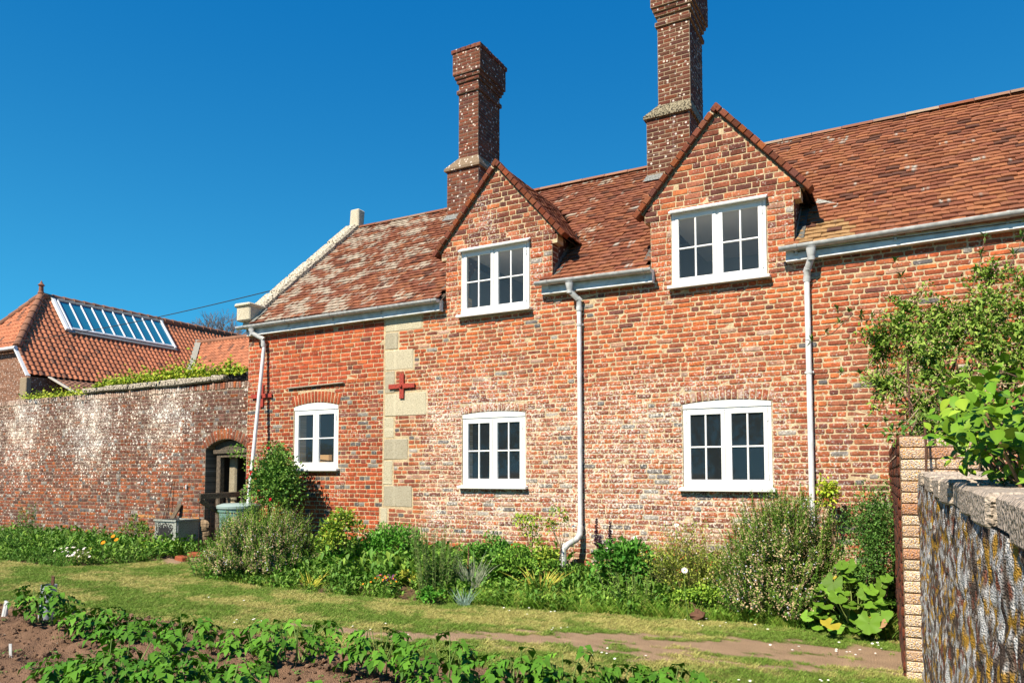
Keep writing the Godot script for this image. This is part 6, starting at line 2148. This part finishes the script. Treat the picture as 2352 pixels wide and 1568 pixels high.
	shrub("lime_shrub", "yellow-green bush at the foot of the middle downpipe", Vector3(-4.36, 0.02, 1.05), Vector3(0.28, 0.3, 0.26), 0.32, 700, [0.04, 0.07], 0.55, Color(0.182, 0.338, 0.048), Color(0.442, 0.520, 0.072), M.gloss, 5, 8)
	spikes("yellow_iris_leaves", "yellowing sword leaves in the border left of the white drain pipe", Vector3(-3.95, 0.02, 2.0), 0.36, 0.42, 60, 0.016, Color(0.60, 0.45, 0.10), Color(0.442, 0.494, 0.072))
	shrub("peony", "big dark glossy green plant right of the middle downpipe", Vector3(-2.98, 0.02, 1.7), Vector3(0.50, 0.42, 0.46), 0.34, 2200, [0.06, 0.11], 0.36, Color(0.046, 0.169, 0.024), Color(0.130, 0.338, 0.048), M.gloss, 7, 14, "plant")
	stalks("wild_stems", "loose tall grassy stems in front of the dark green plant", Vector3(-2.75, 0.0, 2.2), 0.4, 0.5, 26, [0.05, 0.1], 0.2, Color(0.156, 0.338, 0.048), Color(0.325, 0.494, 0.084), M.leaf, 14)
	for e in [[Vector3(-3.66, 0.02, 0.95), 0.86, "left dark purple lupin spike against the wall"], [Vector3(-3.47, 0.02, 0.95), 0.83, "right dark purple lupin spike against the wall"], [Vector3(-3.53, 0.02, 1.15), 0.66, "shortest dark purple lupin spike, in front of the other two"]]:
		var t := thing("lupin", e[2], "flower", e[0], "purple lupins")
		m = MB.new()
		m.tube([e[0], e[0] + Y * e[1]], [0.006, 0.003], 5, Color(0.130, 0.169, 0.072))
		part("stem", m, M.bark, t)
		m = MB.new()
		for k in 210:
			var s := rg.randf()
			var w := rf(0, TAU)
			var d := Vector3(cos(w), 0.35, sin(w)).normalized()
			var p: Vector3 = e[0] + Y * (e[1] * (0.58 + 0.42 * s))
			m.leaf(p + d * 0.005, d, Y, 0.042 * (1.15 - 0.75 * s), 0.024, Color(0.11, 0.025, 0.12) * rf(0.6, 1.5), 0.4, 0.1)
		part("spike", m, M.petal, t)
	for e in [[Vector3(-4.07, 0.76, 0.75), "white daisy bloom level with the drain elbow"], [Vector3(-4.0, 0.55, 1.2), "white daisy just right of the drain elbow"], [Vector3(-3.5, 0.72, 0.85), "white daisy between the purple lupins"], [Vector3(-3.42, 0.52, 1.2), "lower white daisy under the purple lupins"], [Vector3(-3.12, 0.66, 1.0), "white daisy right of the purple lupins"], [Vector3(-3.13, 0.56, 1.15), "drooping white daisy right of the lupins"], [Vector3(-3.2, 0.45, 1.5), "pale pink daisy over the dark green plant"], [Vector3(-2.05, 0.5, 2.6), "lone white daisy in front of the olive green bush"], [Vector3(-2.5, 0.86, 1.3), "highest white daisy left of the right rosemary"]]:
		var t := thing("ox_eye_daisy", e[1], "flower", Vector3(e[0].x, 0, e[0].z), "ox-eye daisies")
		m = MB.new()
		m.tube([Vector3(e[0].x + rf(-0.05, 0.05), 0, e[0].z - 0.05), e[0] - Y * 0.2, e[0]], [0.004, 0.003], 4, Color(0.182, 0.312, 0.072))
		part("stem", m, M.bark, t)
		m = MB.new()
		flower(m, e[0], (Z + Y * 0.8 + X * 0.3 + rdir() * 0.4).normalized(), 0.036, 13, Color(0.82, 0.80, 0.78) if not "pink" in e[1] else Color(0.75, 0.5, 0.58), Color(0.65, 0.4, 0.02), 0.05)
		part("flower", m, M.petal, t)
	# salvia: airy olive bush with tiny red and white flowers
	at = Vector3(-2.2, 0.02, 1.75)
	var sv := thing("salvia_bush", "airy olive green bush with tiny red and white flowers left of the right rosemary", "shrub", at)
	var st2 := MB.new(); lf = MB.new(); fl = MB.new()
	for k in 230:
		var a := rf(0, TAU); var q := sqrt(rg.randf())
		var top := at + Vector3(cos(a) * 0.62 * q, rf(0.45, 1.0) * (1.05 - 0.45 * q * q), sin(a) * 0.55 * q)
		stem(st2, at + Vector3(cos(a), 0, sin(a)) * 0.08, top, 0.003, Color(0.22, 0.20, 0.09), 0.05)
		for j in 46:
			var s := lerpf(0.3, 0.99, rg.randf())
			var p := at.lerp(top, s) + rdir() * 0.03
			var l := rf(0.022, 0.042)
			lf.leaf(p, (rdir() + Y * 0.4).normalized(), Y, l, l * 0.5, Color(0.182, 0.273, 0.042).lerp(Color(0.416, 0.442, 0.084), rg.randf()) * rf(0.75, 1.2), 0.2, 0.2)
		if rg.randf() < 0.55:
			var c := Color(0.6, 0.03, 0.05) if rg.randf() < 0.6 else Color(0.8, 0.72, 0.7)
			for j in 3: fl.leaf(top + rdir() * 0.02, rdir(), Y, 0.017, 0.012, c, 0.3, 0.2)
	part("stems", st2, M.bark, sv)
	part("foliage", lf, M.leaf, sv)
	part("blooms", fl, M.petal, sv, true)
	shrub("low_weed", "low lime green weeds under the olive green bush", Vector3(-1.95, 0.0, 2.25), Vector3(0.5, 0.2, 0.22), 0.15, 800, [0.025, 0.05], 0.6, Color(0.130, 0.286, 0.036), Color(0.338, 0.494, 0.060), M.leaf, 3, 9, "plant")
	shrub("pipe_rose", "bright yellow-green rose shoots at the foot of the right downpipe", Vector3(-0.98, 0.02, 0.35), Vector3(0.26, 0.3, 0.14), 1.12, 420, [0.04, 0.065], 0.6, Color(0.286, 0.442, 0.036), Color(0.546, 0.598, 0.060), M.gloss, 5, 7)
	var dk := shrub("evergreen_climber", "dark glossy small-leaved evergreen against the right wall", Vector3(-0.42, 0.02, 1.75), Vector3(0.40, 0.78, 0.62), 0.60, 8000, [0.022, 0.038], 0.55, Color(0.046, 0.130, 0.024), Color(0.143, 0.286, 0.060), M.gloss, 9, 20)
	lf = MB.new()
	for k in 8: leaves(lf, Vector3(-0.36 + 0.02 * k, 0.75 + k * 0.085, 1.0 + rf(-0.2, 0.5)), Vector3(0.16, 0.12, 0.2), 90, [0.022, 0.036], 0.55, Color(0.065, 0.156, 0.024), Color(0.182, 0.325, 0.060))
	part("foliage", lf, M.gloss, dk)
	hollyhock()

func big_leaf(c: Vector3, nn: Vector3, tip: Vector3, r: float, col: Color) -> MB:
	var m := MB.new()
	var s := tip.cross(nn).normalized()
	var n := 20
	var mid := m.vert(c - nn * r * 0.12, nn, col * 0.9)
	for k in n + 1:
		var a := lerpf(-2.75, 2.75, float(k) / n)
		var lobes := 0.90 + 0.10 * cos(a * 5.0) + (0.04 if k % 2 else -0.03)
		var d := tip * cos(a) + s * sin(a)
		var q := c + d * r * lobes + nn * r * (0.10 * cos(a * 5.0) - 0.10 * absf(sin(a)))
		m.vert(q, (nn - d * 0.25 * cos(a * 5.0)).normalized(), col * rf(0.92, 1.1))
	for k in n: m.tri(mid, mid + 2 + k, mid + 1 + k)
	return m

func hollyhock() -> void:
	var at := Vector3(-0.52, 0.0, 2.42)
	var t := thing("hollyhock", "hollyhock with large lobed lime green and yellowing leaves at the border's right end", "plant", at)
	var st := MB.new()
	var spec := [[-0.26, 0.22, 0.28, 0.17], [-0.18, 0.12, 0.36, 0.18], [-0.05, 0.30, 0.30, 0.19], [0.08, 0.18, 0.34, 0.18], [-0.28, 0.36, 0.16, 0.17], [-0.12, 0.42, 0.14, 0.18], [0.02, 0.50, 0.02, 0.16], [0.14, 0.40, 0.12, 0.16], [0.22, 0.28, 0.22, 0.17], [-0.34, 0.10, 0.2, 0.13], [0.18, 0.1, 0.3, 0.13], [0.05, 0.08, 0.4, 0.13], [-0.1, 0.56, -0.05, 0.14], [0.26, 0.46, -0.02, 0.13], [-0.22, 0.48, -0.02, 0.13]]
	for k in 40:
		var e: Array = spec[k % spec.size()]
		var c := at + Vector3(e[0] + rf(-0.07, 0.07), e[1] + rf(-0.06, 0.07), e[2] * rf(0.4, 1.1) + rf(-0.06, 0.06))
		c.y = maxf(c.y, 0.06)
		stem(st, at + Vector3(0, 0.03, 0), c, 0.006, Color(0.25, 0.33, 0.08), 0.08)
		var nn := (Vector3(e[0] * 1.2, 0.9, 0.6) + rdir() * 0.65).normalized()
		var tip := (Vector3(e[0] * 2.0, -0.7, 0.7) + rdir() * 0.5)
		tip = (tip - nn * tip.dot(nn)).normalized()
		var col := Color(0.12, 0.24, 0.025) * rf(0.7, 1.3)
		if k % 13 == 3: col = Color(0.38, 0.32, 0.04)
		elif k == 25: col = Color(0.36, 0.22, 0.11)
		part("leaf", big_leaf(c, nn, tip, e[3] * rf(0.42, 0.62), col), M.leaf, t)
	part("stems", st, M.bark, t)

func left_bed() -> void:
	stalks("weed_patch", "feathery green weeds at the foot of the garden wall, farthest left", Vector3(-17.2, 0, 1.4), 1.3, 0.40, 90, [0.05, 0.09], 0.3, Color(0.09, 0.22, 0.04), Color(0.2, 0.36, 0.07), M.leaf, 18, "weeds")
	stalks("weed_patch", "bright feathery green weeds in the middle of the left bed", Vector3(-14.6, 0, 1.5), 1.25, 0.44, 120, [0.05, 0.09], 0.3, Color(0.09, 0.24, 0.04), Color(0.2, 0.38, 0.06), M.leaf, 20, "weeds")
	stalks("weed_patch", "low green weeds between the daisy mound and the water tank", Vector3(-12.5, 0, 1.9), 0.75, 0.30, 70, [0.04, 0.08], 0.35, Color(0.09, 0.22, 0.04), Color(0.22, 0.36, 0.06), M.leaf, 16, "weeds")
	var dm := shrub("daisy_mound", "low mound of white and pink daisies at the edge of the left bed", Vector3(-11.9, 0, 2.72), Vector3(0.36, 0.16, 0.24), 0.1, 650, [0.02, 0.04], 0.4, Color(0.12, 0.2, 0.04), Color(0.28, 0.33, 0.07), M.leaf, 3, 9, "flowers")
	var m := MB.new()
	for k in 34: flower(m, Vector3(-11.9 + rf(-0.36, 0.36), rf(0.14, 0.27), 2.75 + rf(-0.12, 0.2)), (Y + Z * 0.6 + rdir() * 0.4).normalized(), 0.022, 9, Color(0.8, 0.72, 0.72), Color(0.6, 0.4, 0.03))
	part("blooms", m, M.petal, dm, true)
	for e in [[Vector3(-12.55, 0.37, 1.75), "brightest orange marigold below the left end of the water tank"], [Vector3(-12.38, 0.32, 1.8), "second orange marigold, right of the brightest"], [Vector3(-12.45, 0.2, 2.2), "low orange marigold above the daisy mound"], [Vector3(-11.82, 0.34, 2.4), "orange marigold behind the daisy mound"]]:
		var t := thing("marigold", e[1], "flower", Vector3(e[0].x, 0, e[0].z), "orange marigolds in the left bed")
		m = MB.new()
		m.tube([Vector3(e[0].x, 0, e[0].z), e[0]], [0.004], 4, Color(0.14, 0.24, 0.06))
		part("stem", m, M.bark, t)
		m = MB.new()
		flower(m, e[0], (Y + Z + X * 0.3).normalized(), 0.042, 12, Color(0.85, 0.28, 0.01), Color(0.6, 0.2, 0.01), 0.15)
		part("flower", m, M.petal, t)
	stalks("tall_weed", "dark upright leafy plant against the garden wall at the far left", Vector3(-16.3, 0, 1.2), 0.24, 0.85, 12, [0.09, 0.15], 0.3, Color(0.06, 0.17, 0.03), Color(0.14, 0.28, 0.05), M.leaf, 26)
	shrub("wall_shrub", "small sprawling shrub left of the water tank", Vector3(-13.35, 0, 0.75), Vector3(0.36, 0.34, 0.3), 0.38, 500, [0.04, 0.07], 0.5, Color(0.08, 0.2, 0.03), Color(0.24, 0.34, 0.06), M.leaf, 6, 9)
	shrub("step_weed", "small weeds growing under the water tank's right end", Vector3(-12.2, 0, 0.78), Vector3(0.2, 0.12, 0.14), 0.08, 220, [0.03, 0.06], 0.5, Color(0.08, 0.2, 0.03), Color(0.2, 0.32, 0.06), M.leaf, 3, 5, "plant")
	# ivy along the wall top
	var iv := thing("wall_top_creeper", "bright yellow-green creeper spilling over the top of the garden wall", "creeper", Vector3(-14, 3.35, -0.1))
	var lf := MB.new(); var st := MB.new()
	var f := noise(501, 0.5, FastNoiseLite.TYPE_SIMPLEX_SMOOTH, 2)
	for k in 5200:
		var x := rf(-16.4, -11.35)
		var thick := 0.13 + 0.16 * f.get_noise_1d(x * 3.0) + 0.10 * (1.0 - absf(x + 13.6) / 2.4)
		thick *= sm(-16.5, -15.6, x)
		if x > -11.9: thick *= 0.8
		if thick < 0.02: continue
		var p := Vector3(x, 3.40 + 0.02 * (x + 16.4) / 4.5 + absf(rg.randfn()) * thick * 0.6, -0.20 + rg.randfn() * 0.12)
		if p.z > 0.02 and rg.randf() < 0.6: continue
		var d := (rdir() + Z * 0.6 + Y * 0.2).normalized()
		var l := rf(0.045, 0.085)
		lf.leaf(p, d, (Y + Z * 0.5 + rdir() * 0.5).normalized(), l, l * 0.85, Color(0.20, 0.34, 0.03).lerp(Color(0.46, 0.50, 0.045), rg.randf()) * rf(0.75, 1.15), 0.15, 0.2)
	for k in 700:                                       # the thinner stretch farther left
		var x := rf(-18.9, -16.2)
		var p := Vector3(x, 3.30 + absf(rg.randfn()) * 0.06 * (1.0 + f.get_noise_1d(x * 6.0)), -0.1 + rg.randfn() * 0.12)
		var l := rf(0.04, 0.075)
		lf.leaf(p, (rdir() + Z * 0.5).normalized(), (Y + Z * 0.5 + rdir() * 0.5).normalized(), l, l * 0.85, Color(0.22, 0.34, 0.03).lerp(Color(0.46, 0.48, 0.05), rg.randf()), 0.15, 0.2)
	for k in 6:
		var x := -16.0 + k * 0.8
		stem(st, Vector3(x, 3.42, -0.1), Vector3(x + 0.9, 3.44, -0.12), 0.012, Color(0.18, 0.12, 0.07), 0.05)
	part("stems", st, M.bark, iv)
	part("foliage", lf, M.leaf, iv)

func potatoes() -> void:
	var spec := [[-7.42, 5.82, 0.36, 0.27, "potato plant at the far left of the back row, beside the grey pipe"], [-6.62, 5.85, 0.30, 0.22, "second potato plant from the left in the back row"], [-6.12, 5.78, 0.22, 0.24, "low sparse potato plant, third from the left in the back row"], [-5.45, 5.75, 0.25, 0.26, "low potato plant in the back row, left of the yellowing one"], [-4.82, 5.66, 0.27, 0.20, "potato plant with a yellow leaf in the back row"], [-4.25, 5.72, 0.42, 0.36, "tall wide potato plant in the back row, fifth from the right"], [-3.42, 5.75, 0.40, 0.32, "bushy potato plant in the back row, below the lavender"], [-2.82, 5.78, 0.42, 0.32, "bushy potato plant at the bottom edge, left of the middle"], [-2.36, 5.62, 0.34, 0.22, "smaller potato plant between two bushy ones at the bottom edge"], [-2.06, 5.48, 0.40, 0.27, "bushy potato plant at the bottom edge below the drain pipe"], [-1.72, 5.22, 0.22, 0.18, "small potato plant near the bare path, second from the right"], [-1.36, 5.22, 0.27, 0.22, "last potato plant at the right end of the row"],
		[-5.05, 6.92, 0.30, 0.28, "front row potato plant nearest the left edge of the picture"], [-4.66, 6.84, 0.36, 0.30, "second potato plant in the front row"], [-4.28, 6.72, 0.26, 0.24, "third potato plant in the front row, with a side shoot"], [-3.92, 6.62, 0.32, 0.26, "paler potato plant in the front row, right of the bare soil"], [-3.2, 6.52, 0.26, 0.22, "small potato plant cut by the bottom edge, at the right of the front row"]]
	for e in spec:
		potato(e[4], Vector3(e[0], ground_y(e[0], e[1]) - 0.02, e[1]), e[2] * 1.12, e[3] * 0.95)
	# pipe, rusty bar and markers
	var p := thing("grey_pipe", "short grey plastic pipe standing in the plot behind the leftmost potato", "pipe", Vector3(-8.0, 0, 5.45))
	var m := MB.new()
	m.tube([Vector3(-8.0, -0.05, 5.45), Vector3(-7.985, 0.31, 5.44)], [0.075], 20, Color.WHITE, false)
	m.tube([Vector3(-7.985, 0.31, 5.44), Vector3(-8.0, -0.05, 5.45)], [0.068], 20, Color(0.5, 0.5, 0.5), false)
	part("pipe", m, mat(lc(0.36, 0.40, 0.46), 0.5), p)
	var b := thing("rusty_bar", "rusty flat bar sticking up out of the grey pipe", "bar", Vector3(-7.98, 0, 5.40))
	m = MB.new()
	m.cbox(Transform3D(Basis(Z, -0.05), Vector3(-7.965, 0.19, 5.42)), Vector3(0.05, 0.42, 0.012), 0.003)
	part("bar", m, M.rust, b)
	var k := thing("plant_marker", "white and grey striped marker leaning at the left edge of the plot", "marker", Vector3(-8.12, 0, 5.78))
	m = MB.new()
	m.cbox(Transform3D(Basis(Z, -0.28), Vector3(-8.14, 0.08, 5.78)), Vector3(0.07, 0.20, 0.02), 0.003)
	part("board", m, M.gutter, k)
	m = MB.new()
	m.cbox(Transform3D(Basis(Z, -0.28), Vector3(-8.14, 0.08, 5.787)), Vector3(0.018, 0.18, 0.014), 0.002)
	part("stripe", m, M.fascia, k)
	var k2 := thing("plant_label", "small white label stuck in the soil at the bottom left edge", "label", Vector3(-6.42, 0.0, 6.62))
	m = MB.new()
	m.cbox(Transform3D(Basis(Z, 0.1), Vector3(-6.42, 0.04, 6.62)), Vector3(0.04, 0.12, 0.006), 0.002)
	part("board", m, M.gutter, k2)

# climbing shrubs over the right-hand wall
func right_shrubs() -> void:
	var t := thing("climbing_rose", "rambling rose with small dark leaves and pale buds above the right wall", "climber", Vector3(0.35, 1.6, 2.6))
	var st := MB.new(); var lf := MB.new(); var bd := MB.new()
	var root := Vector3(0.45, 1.3, 2.5)
	var mains := [Vector3(-0.25, 2.75, 2.6), Vector3(0.0, 3.2, 2.4), Vector3(0.25, 3.05, 2.5), Vector3(0.65, 3.45, 2.3), Vector3(-0.2, 2.35, 2.9), Vector3(0.15, 2.55, 3.0), Vector3(0.5, 2.85, 2.8), Vector3(0.9, 3.0, 2.6), Vector3(0.1, 2.1, 3.1), Vector3(0.7, 2.4, 3.0), Vector3(0.35, 2.25, 3.2), Vector3(1.1, 2.6, 2.6), Vector3(0.45, 3.1, 2.4), Vector3(0.9, 3.35, 2.3), Vector3(0.75, 2.75, 2.8), Vector3(-0.08, 2.95, 2.5), Vector3(1.0, 2.2, 3.0), Vector3(0.3, 2.75, 2.7), Vector3(0.05, 2.75, 2.7), Vector3(0.55, 2.6, 2.9), Vector3(0.2, 2.4, 3.0), Vector3(0.85, 2.5, 2.9), Vector3(0.6, 3.2, 2.5), Vector3(0.45, 2.05, 3.3), Vector3(0.15, 1.95, 3.2)]
	for p0 in mains:
		var p: Vector3 = p0 - Y * (0.12 + 0.14 * sm(2.6, 3.4, p0.y))
		stem(st, root + Vector3(rf(-0.3, 0.4), 0, rf(-0.2, 0.3)), p, 0.011, Color(0.14, 0.08, 0.055), 0.12)
		for j in (24 if p.y < 2.9 else 13):
			var q: Vector3 = p + rdir() * Vector3(0.34, 0.28, 0.30) * rf(0.4, 1.0)
			stem(st, p, q, 0.004, Color(0.20, 0.10, 0.07), 0.12)
			for i in 34:
				var s := rg.randf()
				var d: Vector3 = (rdir() + Y * 0.4 + (q - p) * 1.5).normalized()
				var l := rf(0.035, 0.068)
				lf.leaf(p.lerp(q, s) + rdir() * 0.035, d, (Y + rdir() * 0.4 + Z * 0.3).normalized(), l, l * 0.42, Color(0.12, 0.23, 0.035).lerp(Color(0.32, 0.43, 0.08), rg.randf()) * rf(0.75, 1.2), 0.25, 0.15)
			if rg.randf() < 0.3 and p.y < 3.1:
				for i in 7:
					bd.lathe(q + rdir() * 0.05, [Vector2(0, 0), Vector2(0.007, 0.008), Vector2(0.0, 0.02)], 5, Color(0.40, 0.36, 0.16).lerp(Color(0.5, 0.22, 0.2), rf(0, 0.6)))
	# long shoots with leaf tufts
	for e in [[Vector3(-0.2, 2.85, 2.6), Vector3(-0.58, 2.98, 2.6), 4], [Vector3(-0.45, 2.93, 2.6), Vector3(-0.82, 2.72, 2.5), 3], [Vector3(-0.1, 2.3, 2.8), Vector3(-0.55, 2.38, 2.7), 3], [Vector3(0.5, 3.1, 2.4), Vector3(0.62, 3.6, 2.2), 3], [Vector3(0.1, 2.0, 3.0), Vector3(-0.35, 1.85, 3.0), 3], [Vector3(0.75, 3.2, 2.4), Vector3(0.95, 3.7, 2.2), 3], [Vector3(0.0, 3.1, 2.5), Vector3(-0.1, 3.42, 2.4), 2]]:
		var mid: Vector3 = e[0].lerp(e[1], 0.5) + Vector3(0, -0.05, 0)
		st.tube([e[0], mid, e[1]], [0.005, 0.004, 0.002], 4, Color(0.16, 0.10, 0.07))
		for j in e[2]:
			var c: Vector3 = e[0].lerp(e[1], (j + 1.0) / e[2])
			for i in 11:
				var d := (rdir() + Y * 0.6).normalized()
				var l := rf(0.05, 0.085)
				lf.leaf(c, d, Y + d * 0.2, l, l * 0.30, Color(0.06, 0.14, 0.03).lerp(Color(0.15, 0.25, 0.05), rg.randf()), 0.2, 0.1)
	# bare tangle at its foot
	for k in 46:
		var a := Vector3(rf(-0.1, 0.7), rf(1.5, 2.2), rf(2.9, 3.7))
		stem(st, a, a + Vector3(rf(-0.4, 0.3), rf(-0.25, 0.35), rf(-0.1, 0.3)), rf(0.002, 0.005), Color(0.34, 0.25, 0.18) if rg.randf() < 0.5 else Color(0.22, 0.13, 0.09), 0.2)
	leaves(lf, Vector3(0.3, 1.75, 3.2), Vector3(0.45, 0.25, 0.4), 1100, [0.025, 0.05], 0.45, Color(0.07, 0.16, 0.03), Color(0.2, 0.3, 0.06))
	leaves(lf, Vector3(-0.1, 1.75, 3.75), Vector3(0.09, 0.12, 0.08), 60, [0.05, 0.08], 0.3, Color(0.07, 0.18, 0.03), Color(0.15, 0.28, 0.05))
	part("stems", st, M.bark, t)
	part("foliage", lf, M.leaf, t)
	part("buds", bd, M.dull, t, true)
	# nearer shrub with broad leaves
	var s := thing("broad_leaf_shrub", "near shrub with broad lime green leaves leaning over the right wall", "shrub", Vector3(0.75, 0, 7.2))
	st = MB.new()
	var back := MB.new()
	var tips := []
	for k in 30:
		var tip := Vector3(rf(0.12, 0.75), rf(1.52, 1.82), rf(6.5, 7.3))
		if tip.x < 0.3: tip.y = minf(tip.y, 1.70)
		tips.append(tip)
		stem(st, Vector3(rf(0.6, 1.0), 0.5, rf(6.8, 7.3)), tip, 0.009, Color(0.20, 0.12, 0.06), 0.06)
	tips.append_array([Vector3(0.14, 1.62, 6.9), Vector3(0.17, 1.58, 6.8), Vector3(0.2, 1.6, 7.05), Vector3(0.25, 1.58, 7.1), Vector3(0.3, 1.56, 7.2), Vector3(0.34, 1.6, 7.3)])
	var n := 0
	for tip in tips:
		for j in 24:
			var d := (Vector3(-0.45, 0.1, 0.5) + rdir() * 1.2).normalized()
			var l := rf(0.030, 0.066)
			var p: Vector3 = tip + rdir() * Vector3(0.085, 0.10, 0.12)
			var col := Color(0.10, 0.22, 0.018).lerp(Color(0.30, 0.42, 0.04), rg.randf() * rg.randf()) * rf(0.8, 1.15)
			var alone := n < 300 and p.z > 6.8
			var mb := MB.new() if alone else back
			mb.oval(p, d, (Y + Vector3(-0.3, 0, 0.5) + rdir() * 0.35).normalized(), l, l * 0.66, col, 0.14, rf(0.1, 0.35))
			if alone:
				n += 1
				part("leaf", mb, M.gloss, s)
	leaves(back, Vector3(0.60, 1.45, 6.9), Vector3(0.34, 0.3, 0.6), 1800, [0.04, 0.075], 0.6, Color(0.09, 0.2, 0.02), Color(0.2, 0.33, 0.04))
	part("stems", st, M.bark, s)
	part("foliage", back, M.gloss, s, true)

func branch(m: MB, p: Vector3, d: Vector3, ln: float, r: float, depth: int) -> void:
	var e := p + d * ln
	m.tube([p, e], [r, r * 0.65], 5, Color(0.20, 0.16, 0.13), false)
	if depth == 0: return
	for k in 3 + int(depth < 3):
		branch(m, p.lerp(e, rf(0.5, 1.0)), (d + rdir() * 0.62 + Y * 0.12).normalized(), ln * rf(0.55, 0.78), r * 0.55, depth - 1)

func far_tree() -> void:
	var t := thing("bare_tree", "leafless grey tree top showing beyond the barn roofs", "tree", Vector3(-41.8, 0, -25))
	var m := MB.new()
	m.tube([Vector3(-41.8, 0, -25), Vector3(-41.7, 8.1, -25)], [0.28, 0.2], 8, Color(0.2, 0.16, 0.13))
	part("trunk", m, M.bark, t)
	m = MB.new()
	for k in 5: branch(m, Vector3(-41.7, 8.0, -25), (Y + rdir() * 0.5).normalized(), 2.1, 0.11, 5)
	part("crown", m, M.bark, t)

# trees at the far end of the garden, behind the viewer: the ground floor windows mirror them
func mirrored_trees() -> void:
	var spots := [[-31.0, 33.0, 8.5, "leftmost"], [-23.5, 31.0, 7.5, "second from the left"], [-16.5, 34.0, 9.0, "third from the left"], [-9.5, 30.0, 7.0, "third from the right"], [-3.0, 33.0, 8.0, "second from the right"], [4.5, 32.0, 7.5, "rightmost"]]
	for e in spots:
		var at := Vector3(e[0], 0, e[1])
		var t := thing("garden_tree", "dark leafy tree mirrored in the ground floor windows, " + e[3], "tree", at, "trees behind the viewer")
		var st := MB.new(); var lf := MB.new()
		st.tube([at, at + Y * e[2] * 0.35], [0.25, 0.18], 8, Color(0.14, 0.10, 0.07))
		for k in 16:
			var d := rdir()
			var c: Vector3 = at + Y * e[2] * 0.55 + d * Vector3(2.6, e[2] * 0.32, 2.2)
			stem(st, at + Y * e[2] * 0.33, c, 0.06, Color(0.14, 0.10, 0.07))
			leaves(lf, c, Vector3(1.3, 1.2, 1.2), 130, [0.25, 0.42], 0.6, Color(0.03, 0.08, 0.015), Color(0.08, 0.16, 0.03))
		part("trunk", st, M.bark, t)
		part("crown", lf, M.leaf, t)

func _ready() -> void:
	rg.seed = 20240518
	set_up()
	materials()
	ground()
	house()
	garden_wall()
	right_wall()
	barn()
	door_things()
	cable()
	border_plants()
	left_bed()
	potatoes()
	right_shrubs()
	far_tree()
	mirrored_trees()
